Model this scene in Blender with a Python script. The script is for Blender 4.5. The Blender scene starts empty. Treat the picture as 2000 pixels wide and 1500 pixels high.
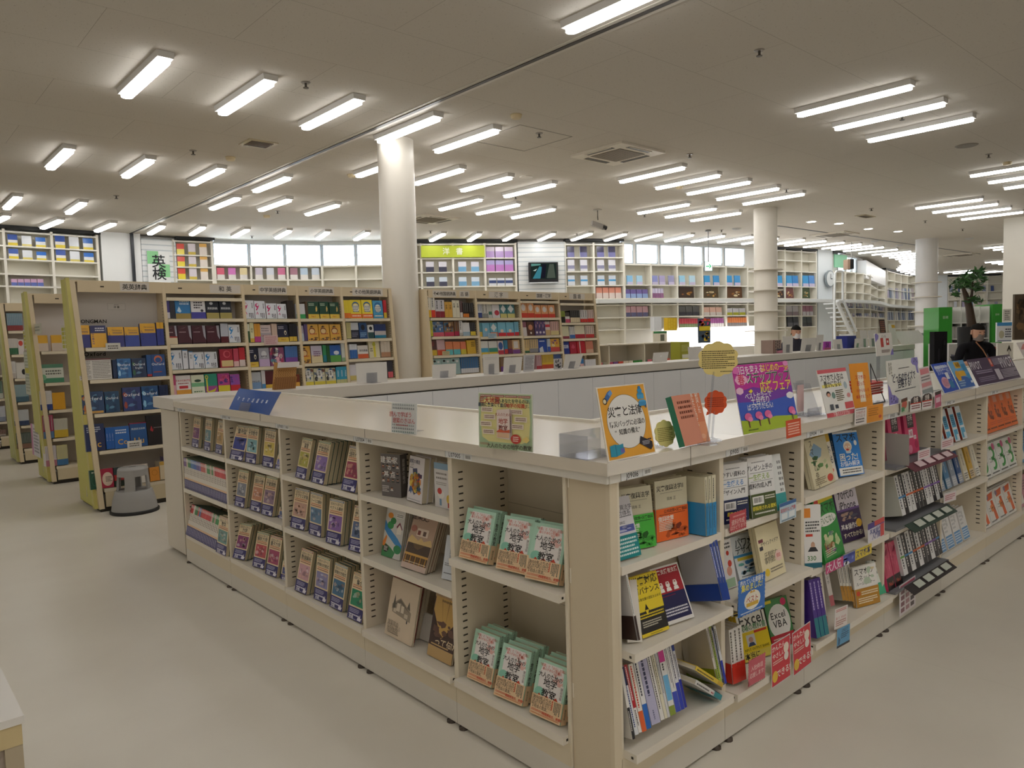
import bpy,math,random
from mathutils import Vector,Matrix
S=bpy.context.scene
COL=S.collection
rnd=random.Random(7)
# - camera, sky, exposure
FPX=1449.15
CAM=Vector((0,0,1.55))
_v1=Vector((-298-1000,693-750,FPX)).normalized()
_v2=Vector((2624-1000,611-750,FPX)).normalized()
_v2=(_v2-_v1*_v1.dot(_v2)).normalized()
_v3=_v2.cross(_v1)
if _v3.y>0:_v3=-_v3
def _w(d):return Vector((_v2.dot(d),_v1.dot(d),_v3.dot(d)))
CR,CU,CB=_w(Vector((1,0,0))),_w(Vector((0,-1,0))),_w(Vector((0,0,-1)))
cam=bpy.data.objects.new('camera',bpy.data.cameras.new('camera'))
COL.objects.link(cam)
cam.matrix_world=Matrix(((CR.x,CU.x,CB.x,CAM.x),(CR.y,CU.y,CB.y,CAM.y),(CR.z,CU.z,CB.z,CAM.z),(0,0,0,1)))
cam.data.sensor_width=36;cam.data.lens=FPX/2000*36
cam.data.clip_start=.05;cam.data.clip_end=200
S.camera=cam
S.view_settings.view_transform='Standard';S.view_settings.look='None'
S.view_settings.gamma=1;S.view_settings.use_curve_mapping=False
S.view_settings.exposure=EXPO=0.12
S.cycles.use_denoising=True
S.cycles.max_bounces=7;S.cycles.diffuse_bounces=5;S.cycles.glossy_bounces=3;S.cycles.transparent_max_bounces=12
S.cycles.sample_clamp_indirect=4
TUBE=13.0
wd=bpy.data.worlds.new('sky');S.world=wd;wd.use_nodes=True
bg=wd.node_tree.nodes['Background'];bg.inputs[0].default_value=(.80,.91,1,1);bg.inputs[1].default_value=26.0
H=4.1
def ray(px,py):
 return _w(Vector((px-1000,py-750,FPX)))
def onz(px,py,z):
 d=ray(px,py);return CAM+d*((z-CAM.z)/d.z)
def onx(px,py,x):
 d=ray(px,py);return CAM+d*((x-CAM.x)/d.x)
def ony(px,py,y):
 d=ray(px,py);return CAM+d*((y-CAM.y)/d.y)
def onpl(px,py,o,n):
 d=ray(px,py);return CAM+d*((o-CAM).dot(n)/d.dot(n))
def proj(p):
 q=Vector(p)-CAM
 f=-CB.dot(q);return 1000+FPX*CR.dot(q)/f,750-FPX*CU.dot(q)/f
def lin(h):
 if not isinstance(h,str):return tuple(h)
 h=h.lstrip('#')
 if len(h)==3:h=''.join(c*2 for c in h)
 def g(v):
  v/=255;return v/12.92 if v<=.04045 else((v+.055)/1.055)**2.4
 return tuple(g(int(h[i:i+2],16))for i in(0,2,4))+(1,)
_nf={}
def mixc(a,b,t):
 a,b=lin(a),lin(b);return tuple(x+(y-x)*t for x,y in zip(a,b))
 # - materials
def newmat(n):
 m=bpy.data.materials.new(n);m.use_nodes=True
 t=m.node_tree;b=t.nodes['Principled BSDF'];return m,t,b
def colmat(n,rough,spec=.4,var=.05,scale=9,bump=0):
 """procedural paint / paper: printed colour from the mesh, broken up by a little noise"""
 m,t,b=newmat(n);N=t.nodes;L=t.links
 a=N.new('ShaderNodeAttribute');a.attribute_name='Col'
 tc=N.new('ShaderNodeTexCoord');no=N.new('ShaderNodeTexNoise');no.inputs['Scale'].default_value=scale
 L.new(tc.outputs['Object'],no.inputs['Vector'])
 mr=N.new('ShaderNodeMapRange');mr.inputs['To Min'].default_value=1-var;mr.inputs['To Max'].default_value=1+var
 L.new(no.outputs['Fac'],mr.inputs['Value'])
 mx=N.new('ShaderNodeVectorMath');mx.operation='SCALE'
 L.new(a.outputs['Color'],mx.inputs[0]);L.new(mr.outputs[0],mx.inputs['Scale'])
 L.new(mx.outputs[0],b.inputs['Base Color'])
 b.inputs['Roughness'].default_value=rough;b.inputs['Specular IOR Level'].default_value=spec
 if bump:
  bp=N.new('ShaderNodeBump');bp.inputs['Strength'].default_value=bump;bp.inputs['Distance'].default_value=.002
  n2=N.new('ShaderNodeTexNoise');n2.inputs['Scale'].default_value=350
  L.new(tc.outputs['Object'],n2.inputs['Vector']);L.new(n2.outputs['Fac'],bp.inputs['Height']);L.new(bp.outputs[0],b.inputs['Normal'])
 return m
PAPER=colmat('printed_paper',.55,.3)
GLOSS=colmat('laminated_cover',.28,.5)
PAINT=colmat('enamel_paint',.38,.45,.03,3)
TOPM=colmat('glossy_laminate_worktop',.22,.5,.02,2)
PLAS=colmat('moulded_plastic',.5,.4,.04,12,.15)
CLOTH=colmat('cloth',.85,.2,.12,40)
SKIN=colmat('skin',.5,.35,.05,20)
def emat(n,col,st):
 m=bpy.data.materials.new(n);m.use_nodes=True;t=m.node_tree;t.nodes.clear()
 o=t.nodes.new('ShaderNodeOutputMaterial');e=t.nodes.new('ShaderNodeEmission')
 e.inputs[0].default_value=lin(col);e.inputs[1].default_value=st;t.links.new(e.outputs[0],o.inputs[0]);return m
LAMP=emat('lit_tube_diffuser',(1,.985,.96,1),TUBE)
DOWN=emat('lit_downlight',(1,.95,.86,1),16)
LBOX=emat('lit_panel',(1,.97,.95,1),9)
EXITM=None
def attr_emit(n,st):
 m=bpy.data.materials.new(n);m.use_nodes=True;t=m.node_tree;t.nodes.clear()
 o=t.nodes.new('ShaderNodeOutputMaterial');e=t.nodes.new('ShaderNodeEmission');a=t.nodes.new('ShaderNodeAttribute');a.attribute_name='Col'
 t.links.new(a.outputs['Color'],e.inputs[0]);e.inputs[1].default_value=st;t.links.new(e.outputs[0],o.inputs[0]);return m
SCREEN=attr_emit('lit_screen',.9)
SIGNL=attr_emit('lit_exit_sign',1.6)
def clearmat(n,tint=(.93,.95,.96,1),mixf=.14):
 m=bpy.data.materials.new(n);m.use_nodes=True;t=m.node_tree;t.nodes.clear();N=t.nodes;L=t.links
 o=N.new('ShaderNodeOutputMaterial');tr=N.new('ShaderNodeBsdfTransparent');tr.inputs[0].default_value=tint
 g=N.new('ShaderNodeBsdfGlossy');g.inputs['Roughness'].default_value=.08
 fr=N.new('ShaderNodeLayerWeight');fr.inputs[0].default_value=.25
 ad=N.new('ShaderNodeMath');ad.operation='MULTIPLY_ADD';ad.inputs[1].default_value=.35;ad.inputs[2].default_value=mixf*.4
 mx=N.new('ShaderNodeMixShader');L.new(fr.outputs['Facing'],ad.inputs[0]);L.new(ad.outputs[0],mx.inputs[0]);L.new(tr.outputs[0],mx.inputs[1]);L.new(g.outputs[0],mx.inputs[2]);L.new(mx.outputs[0],o.inputs[0]);return m
ACRYL=clearmat('clear_acrylic',(.86,.87,.90,1),.2)
PANE=clearmat('window_glass',(.97,.98,1,1),.02)
def blindmat():
 m=bpy.data.materials.new('translucent_blind_slat');m.use_nodes=True;t=m.node_tree;N=t.nodes;L=t.links;b=N['Principled BSDF']
 b.inputs['Base Color'].default_value=(.85,.88,.9,1);b.inputs['Roughness'].default_value=.5
 tr=N.new('ShaderNodeBsdfTranslucent');tr.inputs[0].default_value=(.85,.9,.95,1);mx=N.new('ShaderNodeMixShader');mx.inputs[0].default_value=.45
 L.new(b.outputs[0],mx.inputs[1]);L.new(tr.outputs[0],mx.inputs[2]);L.new(mx.outputs[0],N['Material Output'].inputs[0]);return m
BLIND=blindmat()
def floormat():
 m,t,b=newmat('vinyl_floor');N=t.nodes;L=t.links
 tc=N.new('ShaderNodeTexCoord');no=N.new('ShaderNodeTexNoise');no.inputs['Scale'].default_value=1.6;no.inputs['Detail'].default_value=6
 L.new(tc.outputs['Object'],no.inputs['Vector'])
 cr=N.new('ShaderNodeValToRGB');cr.color_ramp.elements[0].color=lin('d8d1c4');cr.color_ramp.elements[1].color=lin('e0dacd')
 cr.color_ramp.elements[0].position=.3;cr.color_ramp.elements[1].position=.7
 L.new(no.outputs['Fac'],cr.inputs[0])
 n2=N.new('ShaderNodeTexNoise');n2.inputs['Scale'].default_value=60;L.new(tc.outputs['Object'],n2.inputs['Vector'])
 sp=N.new('ShaderNodeMapRange');sp.inputs['From Min'].default_value=.74;sp.inputs['From Max'].default_value=.8;sp.inputs['To Max'].default_value=.1
 L.new(n2.outputs['Fac'],sp.inputs['Value'])
 mx=N.new('ShaderNodeMix');mx.data_type='RGBA';L.new(sp.outputs[0],mx.inputs[0]);L.new(cr.outputs[0],mx.inputs[6]);mx.inputs[7].default_value=lin('8d8578')
 br=N.new('ShaderNodeTexBrick');br.offset=0;br.inputs['Scale'].default_value=1;br.inputs['Brick Width'].default_value=1.8;br.inputs['Row Height'].default_value=9;br.inputs['Mortar Size'].default_value=.0012
 br.inputs['Color1'].default_value=(1,1,1,1);br.inputs['Color2'].default_value=(1,1,1,1);br.inputs['Mortar'].default_value=(.86,.86,.84,1)
 L.new(tc.outputs['Object'],br.inputs['Vector'])
 m2=N.new('ShaderNodeMix');m2.data_type='RGBA';m2.blend_type='MULTIPLY';m2.inputs[0].default_value=1;L.new(mx.outputs[2],m2.inputs[6]);L.new(br.outputs[0],m2.inputs[7])
 L.new(m2.outputs[2],b.inputs['Base Color']);b.inputs['Roughness'].default_value=.33;b.inputs['Specular IOR Level'].default_value=.4
 return m
def ceilmat():
 m,t,b=newmat('acoustic_ceiling_board');N=t.nodes;L=t.links
 tc=N.new('ShaderNodeTexCoord')
 br=N.new('ShaderNodeTexBrick');br.inputs['Scale'].default_value=1;br.inputs['Brick Width'].default_value=1.92;br.inputs['Row Height'].default_value=.96;br.inputs['Mortar Size'].default_value=.0022
 br.inputs['Color1'].default_value=lin('cdc8bf');br.inputs['Color2'].default_value=lin('cbc5bc');br.inputs['Mortar'].default_value=lin('a29c92')
 mp=N.new('ShaderNodeMapping');mp.inputs['Location'].default_value=(.3,.45,0);L.new(tc.outputs['Object'],mp.inputs[0]);L.new(mp.outputs[0],br.inputs['Vector'])
 mp2=N.new('ShaderNodeMapping');mp2.inputs['Scale'].default_value=(60,38,1);L.new(tc.outputs['Object'],mp2.inputs[0])
 no=N.new('ShaderNodeTexNoise');no.inputs['Scale'].default_value=1;no.inputs['Detail'].default_value=3;L.new(mp2.outputs[0],no.inputs['Vector'])
 sp=N.new('ShaderNodeMapRange');sp.inputs['From Min'].default_value=.64;sp.inputs['From Max'].default_value=.70;L.new(no.outputs['Fac'],sp.inputs['Value'])
 ml=N.new('ShaderNodeMath');ml.operation='MULTIPLY';ml.inputs[1].default_value=.45;L.new(sp.outputs[0],ml.inputs[0])
 mx=N.new('ShaderNodeMix');mx.data_type='RGBA';L.new(ml.outputs[0],mx.inputs[0]);L.new(br.outputs[0],mx.inputs[6]);mx.inputs[7].default_value=lin('8f877b')
 L.new(mx.outputs[2],b.inputs['Base Color']);b.inputs['Roughness'].default_value=.9;b.inputs['Specular IOR Level'].default_value=.1
 return m
def slatmat():
 m,t,b=newmat('white_slatwall');N=t.nodes;L=t.links
 tc=N.new('ShaderNodeTexCoord');w=N.new('ShaderNodeTexWave');w.wave_type='BANDS';w.bands_direction='Z';w.inputs['Scale'].default_value=2.6
 L.new(tc.outputs['Object'],w.inputs['Vector'])
 cr=N.new('ShaderNodeValToRGB');e=cr.color_ramp.elements;e[0].position=.0;e[0].color=lin('b9c2c8');e[1].position=.22;e[1].color=lin('e6e9ea');L.new(w.outputs['Fac'],cr.inputs[0])
 L.new(cr.outputs[0],b.inputs['Base Color']);b.inputs['Roughness'].default_value=.3
 bp=N.new('ShaderNodeBump');bp.inputs['Strength'].default_value=.6;bp.inputs['Distance'].default_value=.01;L.new(cr.outputs[0],bp.inputs['Height']);L.new(bp.outputs[0],b.inputs['Normal'])
 return m
FLOOR,CEIL,SLAT=floormat(),ceilmat(),slatmat()
# - mesh builder
_G={}
_fc=bpy.data.curves.new('glyphs','FONT');_fo=bpy.data.objects.new('glyphs',_fc);COL.objects.link(_fo)
_fc.resolution_u=2;_fc.fill_mode='FRONT'
def glyph(ch,bold=0):
 k=(ch,bold)
 if k not in _G:
  _fc.body=ch;_fc.offset=bold*.012
  dg=bpy.context.evaluated_depsgraph_get();dg.update();ev=_fo.evaluated_get(dg);me=ev.to_mesh()
  v=[(p.co.x,p.co.y)for p in me.vertices];f=[tuple(p.vertices)for p in me.polygons]
  ev.to_mesh_clear()
  x0=min([p[0]for p in v]or[0]);x1=max([p[0]for p in v]or[.3])
  _G[k]=(v,f,x0,x1)
 return _G[k]
_b=glyph('国');EM=(_b[3]-_b[2])/.86
_y0=min(p[1]for p in _b[0]);_y1=max(p[1]for p in _b[0]);YM=(_y0+_y1)/2
def wide(ch):return ord(ch)>0x2000
class MB:
 def __init__(s):s.v=[];s.f=[];s.c=[];s.m=[];s.sm=[]
 def face(s,pts,col,m=0,smooth=False):
  b=len(s.v);s.v.extend([tuple(p)for p in pts]);s.f.append(tuple(range(b,b+len(pts))));s.c.append(lin(col));s.m.append(m);s.sm.append(smooth);return s
 def grid(s,rows,col,m=0,closed=False,smooth=True,cols=None):
  """rows of points joined into quads"""
  b=len(s.v);n=len(rows[0])
  for r in rows:s.v.extend([tuple(p)for p in r])
  for i in range(len(rows)-1):
   for j in range(n if closed else n-1):
    k=(j+1)%n
    s.f.append((b+i*n+j,b+i*n+k,b+(i+1)*n+k,b+(i+1)*n+j));s.c.append(lin(cols[i]if cols else col));s.m.append(m);s.sm.append(smooth)
  return s
 def box(s,x0,x1,y0,y1,z0,z1,col,m=0,cols=None):
  if x0>x1:x0,x1=x1,x0
  if y0>y1:y0,y1=y1,y0
  P=[(x0,y0,z0),(x1,y0,z0),(x1,y1,z0),(x0,y1,z0),(x0,y0,z1),(x1,y0,z1),(x1,y1,z1),(x0,y1,z1)]
  b=len(s.v);s.v.extend(P);cols=cols or{}
  for k,q in(('-z',(3,2,1,0)),('+z',(4,5,6,7)),('-y',(0,1,5,4)),('+y',(2,3,7,6)),('-x',(3,0,4,7)),('+x',(1,2,6,5))):
   s.f.append(tuple(b+i for i in q));s.c.append(lin(cols.get(k,col)));s.m.append(m);s.sm.append(False)
  return s
 def obox(s,o,a,b_,c,col,m=0):
  """box from corner o with edge vectors a, b, c"""
  o,a,b_,c=Vector(o),Vector(a),Vector(b_),Vector(c)
  P=[o,o+a,o+a+b_,o+b_,o+c,o+a+c,o+a+b_+c,o+b_+c]
  b=len(s.v);s.v.extend([tuple(p)for p in P])
  for q in((3,2,1,0),(4,5,6,7),(0,1,5,4),(2,3,7,6),(3,0,4,7),(1,2,6,5)):
   s.f.append(tuple(b+i for i in q));s.c.append(lin(col));s.m.append(m);s.sm.append(False)
  return s
 def prism(s,pts,d,col,m=0,smooth=False):
  """polygon pts (3D) extruded by vector d"""
  d=Vector(d);A=[Vector(p)for p in pts];B=[p+d for p in A];n=len(A)
  s.face(list(reversed(A)),col,m);s.face(B,col,m)
  for i in range(n):
   j=(i+1)%n;s.face([A[i],A[j],B[j],B[i]],col,m,smooth)
  return s
 def lathe(s,prof,col,c=(0,0,0),n=24,m=0,cols=None,caps=True):
  rows=[[(c[0]+r*math.cos(2*math.pi*k/n),c[1]+r*math.sin(2*math.pi*k/n),c[2]+z)for k in range(n)]for r,z in prof]
  s.grid(rows,col,m,True,True,cols)
  if caps:
   s.face(list(reversed(rows[0])),cols[0]if cols else col,m);s.face(rows[-1],cols[-1]if cols else col,m)
  return s
 def tube(s,pts,r,col,n=8,m=0):
  pts=[Vector(p)for p in pts];rows=[]
  for i,p in enumerate(pts):
   t=(pts[min(i+1,len(pts)-1)]-pts[max(i-1,0)]).normalized()
   a=t.cross(Vector((0,0,1)))
   if a.length<1e-3:a=t.cross(Vector((1,0,0)))
   a.normalize();b=t.cross(a);rr=r[i]if isinstance(r,(list,tuple))else r
   rows.append([p+a*rr*math.cos(2*math.pi*k/n)+b*rr*math.sin(2*math.pi*k/n)for k in range(n)])
  s.grid(rows,col,m,True);s.face(list(reversed(rows[0])),col,m);s.face(rows[-1],col,m);return s
 def text(s,t,o,ux,uy,size,col,al='c',bold=0,vert=False,m=0,sq=1.0,gap=1.0):
  """text centred (or 'l') on o; ux, uy unit vectors; size = em"""
  o,ux,uy=Vector(o),Vector(ux),Vector(uy);k=size/EM;c=lin(col)
  adv=[]
  for ch in t:
   if ch==' ':adv.append(.35 if not vert else .5)
   elif wide(ch)or vert:adv.append(1.0)
   else:
    g=glyph(ch,bold);adv.append((g[3]-g[2])/EM+.09)
  tot=sum(adv)*size*gap
  pos=-tot/2 if al=='c' else 0
  for ch,a in zip(t,adv):
   g=glyph(ch,bold)if ch!=' ' else None
   if g:
    b=len(s.v)
    if vert:
     cx=0;cy=-(pos+a*size*gap/2)if al=='c' else-(pos+a*size*gap/2)
    else:
     cx=pos+a*size*gap/2;cy=0
    gx=(g[2]+g[3])/2 if not wide(ch)else(EM*.5+_b[2]-EM*.07)
    for x,y in g[0]:
     s.v.append(tuple(o+ux*((cx+(x-gx)*k)*(sq if not vert else 1))+uy*(cy+(y-YM)*k)))
    for f in g[1]:
     s.f.append(tuple(b+i for i in f));s.c.append(c);s.m.append(m);s.sm.append(False)
   pos+=a*size*gap
  return s
 def draw(s,els,O,ux,uy,n,eps=.00007,m=0):
  """printed elements on the rectangle O, ux, uy (full edge vectors), n outward"""
  O,ux,uy,n=Vector(O),Vector(ux),Vector(uy),Vector(n);W=ux.length;Hh=uy.length;U=ux/W;V=uy/Hh
  k=1
  for e in els:
   P=lambda x,y:O+ux*x+uy*y+n*(eps*k)
   c=e[0]
   if c=='r':
    s.face([P(e[1],e[2]),P(e[3],e[2]),P(e[3],e[4]),P(e[1],e[4])],e[5],m)
   elif c=='p':
    s.face([P(x,y)for x,y in e[1]],e[2],m)
   elif c=='c':
    q=e[6]if len(e)>6 else 18
    s.face([P(e[1]+e[3]*math.cos(2*math.pi*i/q),e[2]+e[4]*math.sin(2*math.pi*i/q))for i in range(q)],e[5],m)
   elif c=='k':
    q=e[5]*6;pts=[]
    for i in range(q):
     a=2*math.pi*i/q;w=1+.09*abs(math.sin(a*e[5]/2))-.05
     pts.append(P(e[1]+e[3]*w*math.cos(a),e[2]+e[4]*w*math.sin(a)))
    s.face(pts,e[6],m)
   elif c=='t' or c=='v':
    kw=e[6]if len(e)>6 else{}
    s.text(e[1],P(e[2],e[3]),U,V,e[4]*W,e[5],vert=(c=='v'),m=m,**kw)
   elif c=='l':
    r=random.Random(int((e[1]+e[2]*7+e[5])*1000));nr=e[5];hh=(e[4]-e[2])/nr
    cw=hh*Hh*.62/W
    for i in range(nr):
     y=e[4]-hh*(i+.72);x=e[1];end=e[3]-(r.random()*.3*(e[3]-e[1])if i%3==2 else 0)
     while x<end:
      w=cw*(.55+.7*r.random())
      s.face([P(x,y),P(min(x+w,end),y),P(min(x+w,end),y+hh*.52),P(x,y+hh*.52)],e[6],m);x+=w+cw*.28
   elif c=='w':
    r=random.Random(int((e[1]+e[2]*7+e[5])*1000));nc=e[5];ww=(e[3]-e[1])/nc;ch=ww*W*.62/Hh
    for i in range(nc):
     x=e[1]+ww*i;y=e[4];end=e[2]+(r.random()*.3*(e[4]-e[2])if i%3==0 else 0)
     while y>end:
      h=ch*(.55+.7*r.random());s.face([P(x,max(y-h,end)),P(x+ww*.55,max(y-h,end)),P(x+ww*.55,y),P(x,y)],e[6],m);y-=h+ch*.28
   elif c=='g':
    r=random.Random(e[7]if len(e)>7 else 3);dx=e[3]-e[1];dy=e[4]-e[2]
    for i in range(e[6]):
     cx=e[1]+dx*(.1+.8*r.random());cy=e[2]+dy*(.1+.8*r.random());q=r.randint(4,8);a0=r.random()*6
     rx=dx*(.06+.16*r.random());ry=dy*(.06+.16*r.random())
     pts=[]
     for j in range(q):
      a=a0+2*math.pi*j/q;w=.7+.5*r.random()
      pts.append((min(max(cx+rx*w*math.cos(a),e[1]),e[3]),min(max(cy+ry*w*math.sin(a),e[2]),e[4])))
     s.face([P(x,y)for x,y in pts],r.choice(e[5]),m)
   elif c=='b':
    s.face([P(e[1],e[2]),P(e[3],e[2]),P(e[3],e[4]),P(e[1],e[4])],'f4f2ee',m);k+=1
    P2=lambda x,y:O+ux*x+uy*y+n*(eps*k)
    r=random.Random(5);x=e[1]+.06*(e[3]-e[1]);st=(e[3]-e[1])/26;y0=e[2]+.15*(e[4]-e[2]);y1=e[4]-.1*(e[4]-e[2])
    while x<e[3]-2*st:
     w=st*r.choice((.6,.6,1.2));s.face([P2(x,y0),P2(x+w,y0),P2(x+w,y1),P2(x,y1)],'222',m);x+=w+st*r.choice((.7,1))
   k+=1 if c not in 'lwg' else 1
  return s
 def mesh(s,name,mats):
  me=bpy.data.meshes.new(name);me.from_pydata(s.v,[],s.f)
  at=me.color_attributes.new('Col','FLOAT_COLOR','CORNER')
  buf=[]
  for f,c in zip(s.f,s.c):
   c4=tuple(c)if len(c)==4 else tuple(c)+(1,)
   for _ in f:buf.extend(c4)
  at.data.foreach_set('color',buf)
  me.polygons.foreach_set('material_index',s.m);me.polygons.foreach_set('use_smooth',s.sm)
  for q in(mats if isinstance(mats,(list,tuple))else[mats]):me.materials.append(q)
  me.update();return me
 def build(s,name,mats=None,parent=None,mw=None,**tags):
  o=bpy.data.objects.new(name,s.mesh(name,mats or PAINT));COL.objects.link(o)
  if parent is not None:o.parent=parent
  if mw is not None:o.matrix_local=mw
  return tag(o,**tags)
def tag(o,label=None,cat=None,group=None,kind=None):
 if label:
  w=label.split()
  if len(w)>16:w=[q for q in w if q not in('the','a','an')]
  while len(w)>16:w.pop(4)
  o['label']=' '.join(w)
 if cat:o['category']=cat
 if group:o['group']=group
 if kind:o['kind']=kind
 return o
def empty(name,mw,**tags):
 o=bpy.data.objects.new(name,None);COL.objects.link(o);o.empty_display_size=.1
 o.matrix_local=mw if isinstance(mw,Matrix)else Matrix.Translation(mw)
 return tag(o,**tags)
def clone(o,mw,**tags):
 r=o.copy();COL.objects.link(r);r.matrix_local=mw
 for k in('label','group'):
  if k in r:del r[k]
 tag(r,**tags)
 for ch in o.children:
  c=ch.copy();COL.objects.link(c);c.parent=r;c.matrix_local=ch.matrix_local
  for g in ch.children:
   d=g.copy();COL.objects.link(d);d.parent=c;d.matrix_local=g.matrix_local
 return r
def frame(o,ux,uy=None):
 """matrix with local x along ux, local z as up as possible, local y = z x x"""
 x=Vector(ux).normalized();z=Vector((0,0,1));y=z.cross(x).normalized();z=x.cross(y)
 return Matrix(((x.x,y.x,z.x,o[0]),(x.y,y.y,z.y,o[1]),(x.z,y.z,z.z,o[2]),(0,0,0,1)))
ORD=['zeroth','first','second','third','fourth','fifth','sixth','seventh','eighth','ninth','tenth','eleventh','twelfth','thirteenth','fourteenth','fifteenth','sixteenth','seventeenth','eighteenth','nineteenth','twentieth']
def ordn(i):
 if i<=20:return ORD[i]
 t,u=divmod(i,10);T=['','','twent','thirt','fort','fift','sixt','sevent'][t]
 return T+'ieth' if u==0 else T+'y-'+ORD[u]
 # - colours
IV='e4d9c4';IV2='ddd0b6';WHT='e9e7e2';OFF='e3e0da';BEI='dccbb0'
# - room shell
WP=[Vector(p)for p in[(-5,17.3),(0,17.9),(2.45,18.2),(4.3,18.28),(5.9,18.22),(7.2,18.0),(9.0,17.3),(10.6,16.2),(12,15.35),(13.4,14.55),(14.6,13.75),(15.9,13.1),(18,12.5),(20.5,12.0),(22,11.75),(23.7,11.5),(25.4,11.4),(27.2,11.5),(29,11.9),(30.9,12.7),(34.2,13.5),(37.8,14.2),(41.1,14.6),(43.25,13.8),(45.2,12.0),(46.5,9),(47,5),(47,-6)]]
def onwall(px,py):
 d=ray(px,py);best=None
 for a,b in zip(WP,WP[1:]):
  e=b-a;det=d.x*-e.y+e.x*d.y
  if abs(det)<1e-9:continue
  rx,ry=a.x-CAM.x,a.y-CAM.y
  t=(rx*-e.y+e.x*ry)/det;s_=(d.x*ry-d.y*rx)/det
  if t>0 and-1e-6<=s_<=1+1e-6 and(best is None or t<best):best=t
 return CAM+d*best
def offs(k):
 """the wall line moved outwards (away from the shop) by k"""
 out=[]
 for i,p in enumerate(WP):
  a=WP[max(i-1,0)];b=WP[min(i+1,len(WP)-1)];t=(b-a).normalized()
  out.append(p+Vector((-t.y,t.x))*k)
 return out
def box_obj(name,x0,x1,y0,y1,z0,z1,col,mat=PAINT,parent=None,**t):
 return MB().box(x0,x1,y0,y1,z0,z1,col).build(name,mat,parent,**t)
XL,XR,YB=-4.0,47.0,-5.0
MB().face([(XL-1,YB-1,0),(XR+2,YB-1,0),(XR+2,20,0),(XL-1,20,0)],'ddd').build('floor',FLOOR,kind='structure')
ce=MB().box(XL-1,XR+2,YB-1,20,H,H+.1,'ddd');ce.build('ceiling',CEIL,kind='structure')
wo=offs(.34)
iwin=lambda z0,z1,i0,i1:None
wb=MB()
# windows: (px left, px right) of each glazed opening in the wall band 3.47 - 4.03
WIN=[(421,486),(488.5,557),(559,624.5),(626.5,692),(694,760),(1222,1250),(1255.5,1298),(1303,1346),(1351,1387),(1391,1426),(1431,1470),(1655,1668),(1671,1680),(1683,1690)]
def out_pt(px,k):
 """point on the wall line moved out by k, seen at pixel column px"""
 p=onwall(px,500);q=onwall(px+1,500);t=Vector((q.x-p.x,q.y-p.y)).normalized()
 return Vector((p.x-t.y*k,p.y+t.x*k))
zs0,zs1=3.47,4.03
line=wo
def wall_strip(pts,z0,z1,th=.08):
 for a,b in zip(pts,pts[1:]):
  t=(b-a).normalized();n=Vector((-t.y,t.x))*th
  wb.prism([(a.x,a.y,z0),(b.x,b.y,z0),(b.x+n.x,b.y+n.y,z0),(a.x+n.x,a.y+n.y,z0)],(0,0,z1-z0),WHT)
wall_strip(line,0,zs0)
# band at window height, broken by the openings
def param(p):
 best=None
 for i,(a,b)in enumerate(zip(line,line[1:])):
  e=b-a;t=max(0,min(1,(p-a).dot(e)/e.length_squared));d=(a+e*t-p).length
  if best is None or d<best[0]:best=(d,i+t)
 return best[1]
def at(u):
 i=min(int(u),len(line)-2);return line[i]+(line[i+1]-line[i])*(u-i)
cuts=sorted([(param(out_pt(a,.34)),param(out_pt(b,.34)))for a,b in WIN])
cur=0.0
for a,b in cuts+[(len(line)-1,None)]:
 if a>cur:
  us=[cur]+[i for i in range(int(cur)+1,int(a)+1)if i>cur and i<a]+[a]
  wall_strip([at(u)for u in us],zs0,zs1)
 if b is not None:cur=b
wall_strip(line,zs1,H)
wb.build('wall_back',PAINT,kind='structure')
w_=MB();w_.box(XL-.1,XL,YB,18.2,0,H,WHT);w_.build('wall_left',PAINT,kind='structure')
w_=MB();w_.box(XL,XR,YB-.1,YB,0,H,WHT);w_.build('wall_front',PAINT,kind='structure')
w_=MB();w_.box(XR+.34,XR+.44,YB,5,0,H,WHT);w_.build('wall_right',PAINT,kind='structure')
# windows with blinds
for i,(ua,ub)in enumerate(cuts):
 a,b=at(ua),at(ub);t=(b-a).normalized();n=Vector((-t.y,t.x));L=(b-a).length
 o=empty('window_%d'%(i+1),frame((a.x,a.y,zs0),(t.x,t.y,0)),kind='structure')
 f=MB();f.box(0,L,-.02,.06,0,.03,'c9d2d8').box(0,L,-.02,.06,zs1-zs0-.03,zs1-zs0,'c9d2d8').box(0,.03,-.02,.06,.03,zs1-zs0-.03,'aab4bc').box(L-.03,L,-.02,.06,.03,zs1-zs0-.03,'aab4bc')
 f.build('window_frame',PAINT,o)
 MB().face([(.03,.04,.03),(L-.03,.04,.03),(L-.03,.04,.53),(.03,.04,.53)],'fff').build('window_pane',PANE,o)
 full=i not in(0,2,4,5)
 bl=MB();bl.box(.035,L-.035,-.09,-.04,.52,.555,'dfe5e8',1)
 z=.50;k=0
 while z>(.06 if full else .36):
  bl.face([(.04,-.085,z-.008),(L-.04,-.085,z-.008),(L-.04,-.05,z+.008),(.04,-.05,z+.008)],'e8edf0',0);z-=.026
 for x in(.12*L+.03,.88*L-.03):bl.box(x,x+.006,-.07,-.066,z,.52,'cfd6da',1)
 where='behind the dictionary bookcases' if i<5 else 'above the shelves beside the TV wall' if i<11 else 'above the curved shelf wall'
 wi=['first','second','third','fourth','fifth'][i]if i<5 else ordn(i-4)if i<11 else ordn(i-10)
 bl.build('window_blind',[BLIND,PAINT],None,o.matrix_basis,label='white blind %s, %s window from the left %s'%('lowered' if full else 'half raised',wi,where),cat='blind',group='window blinds')
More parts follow.
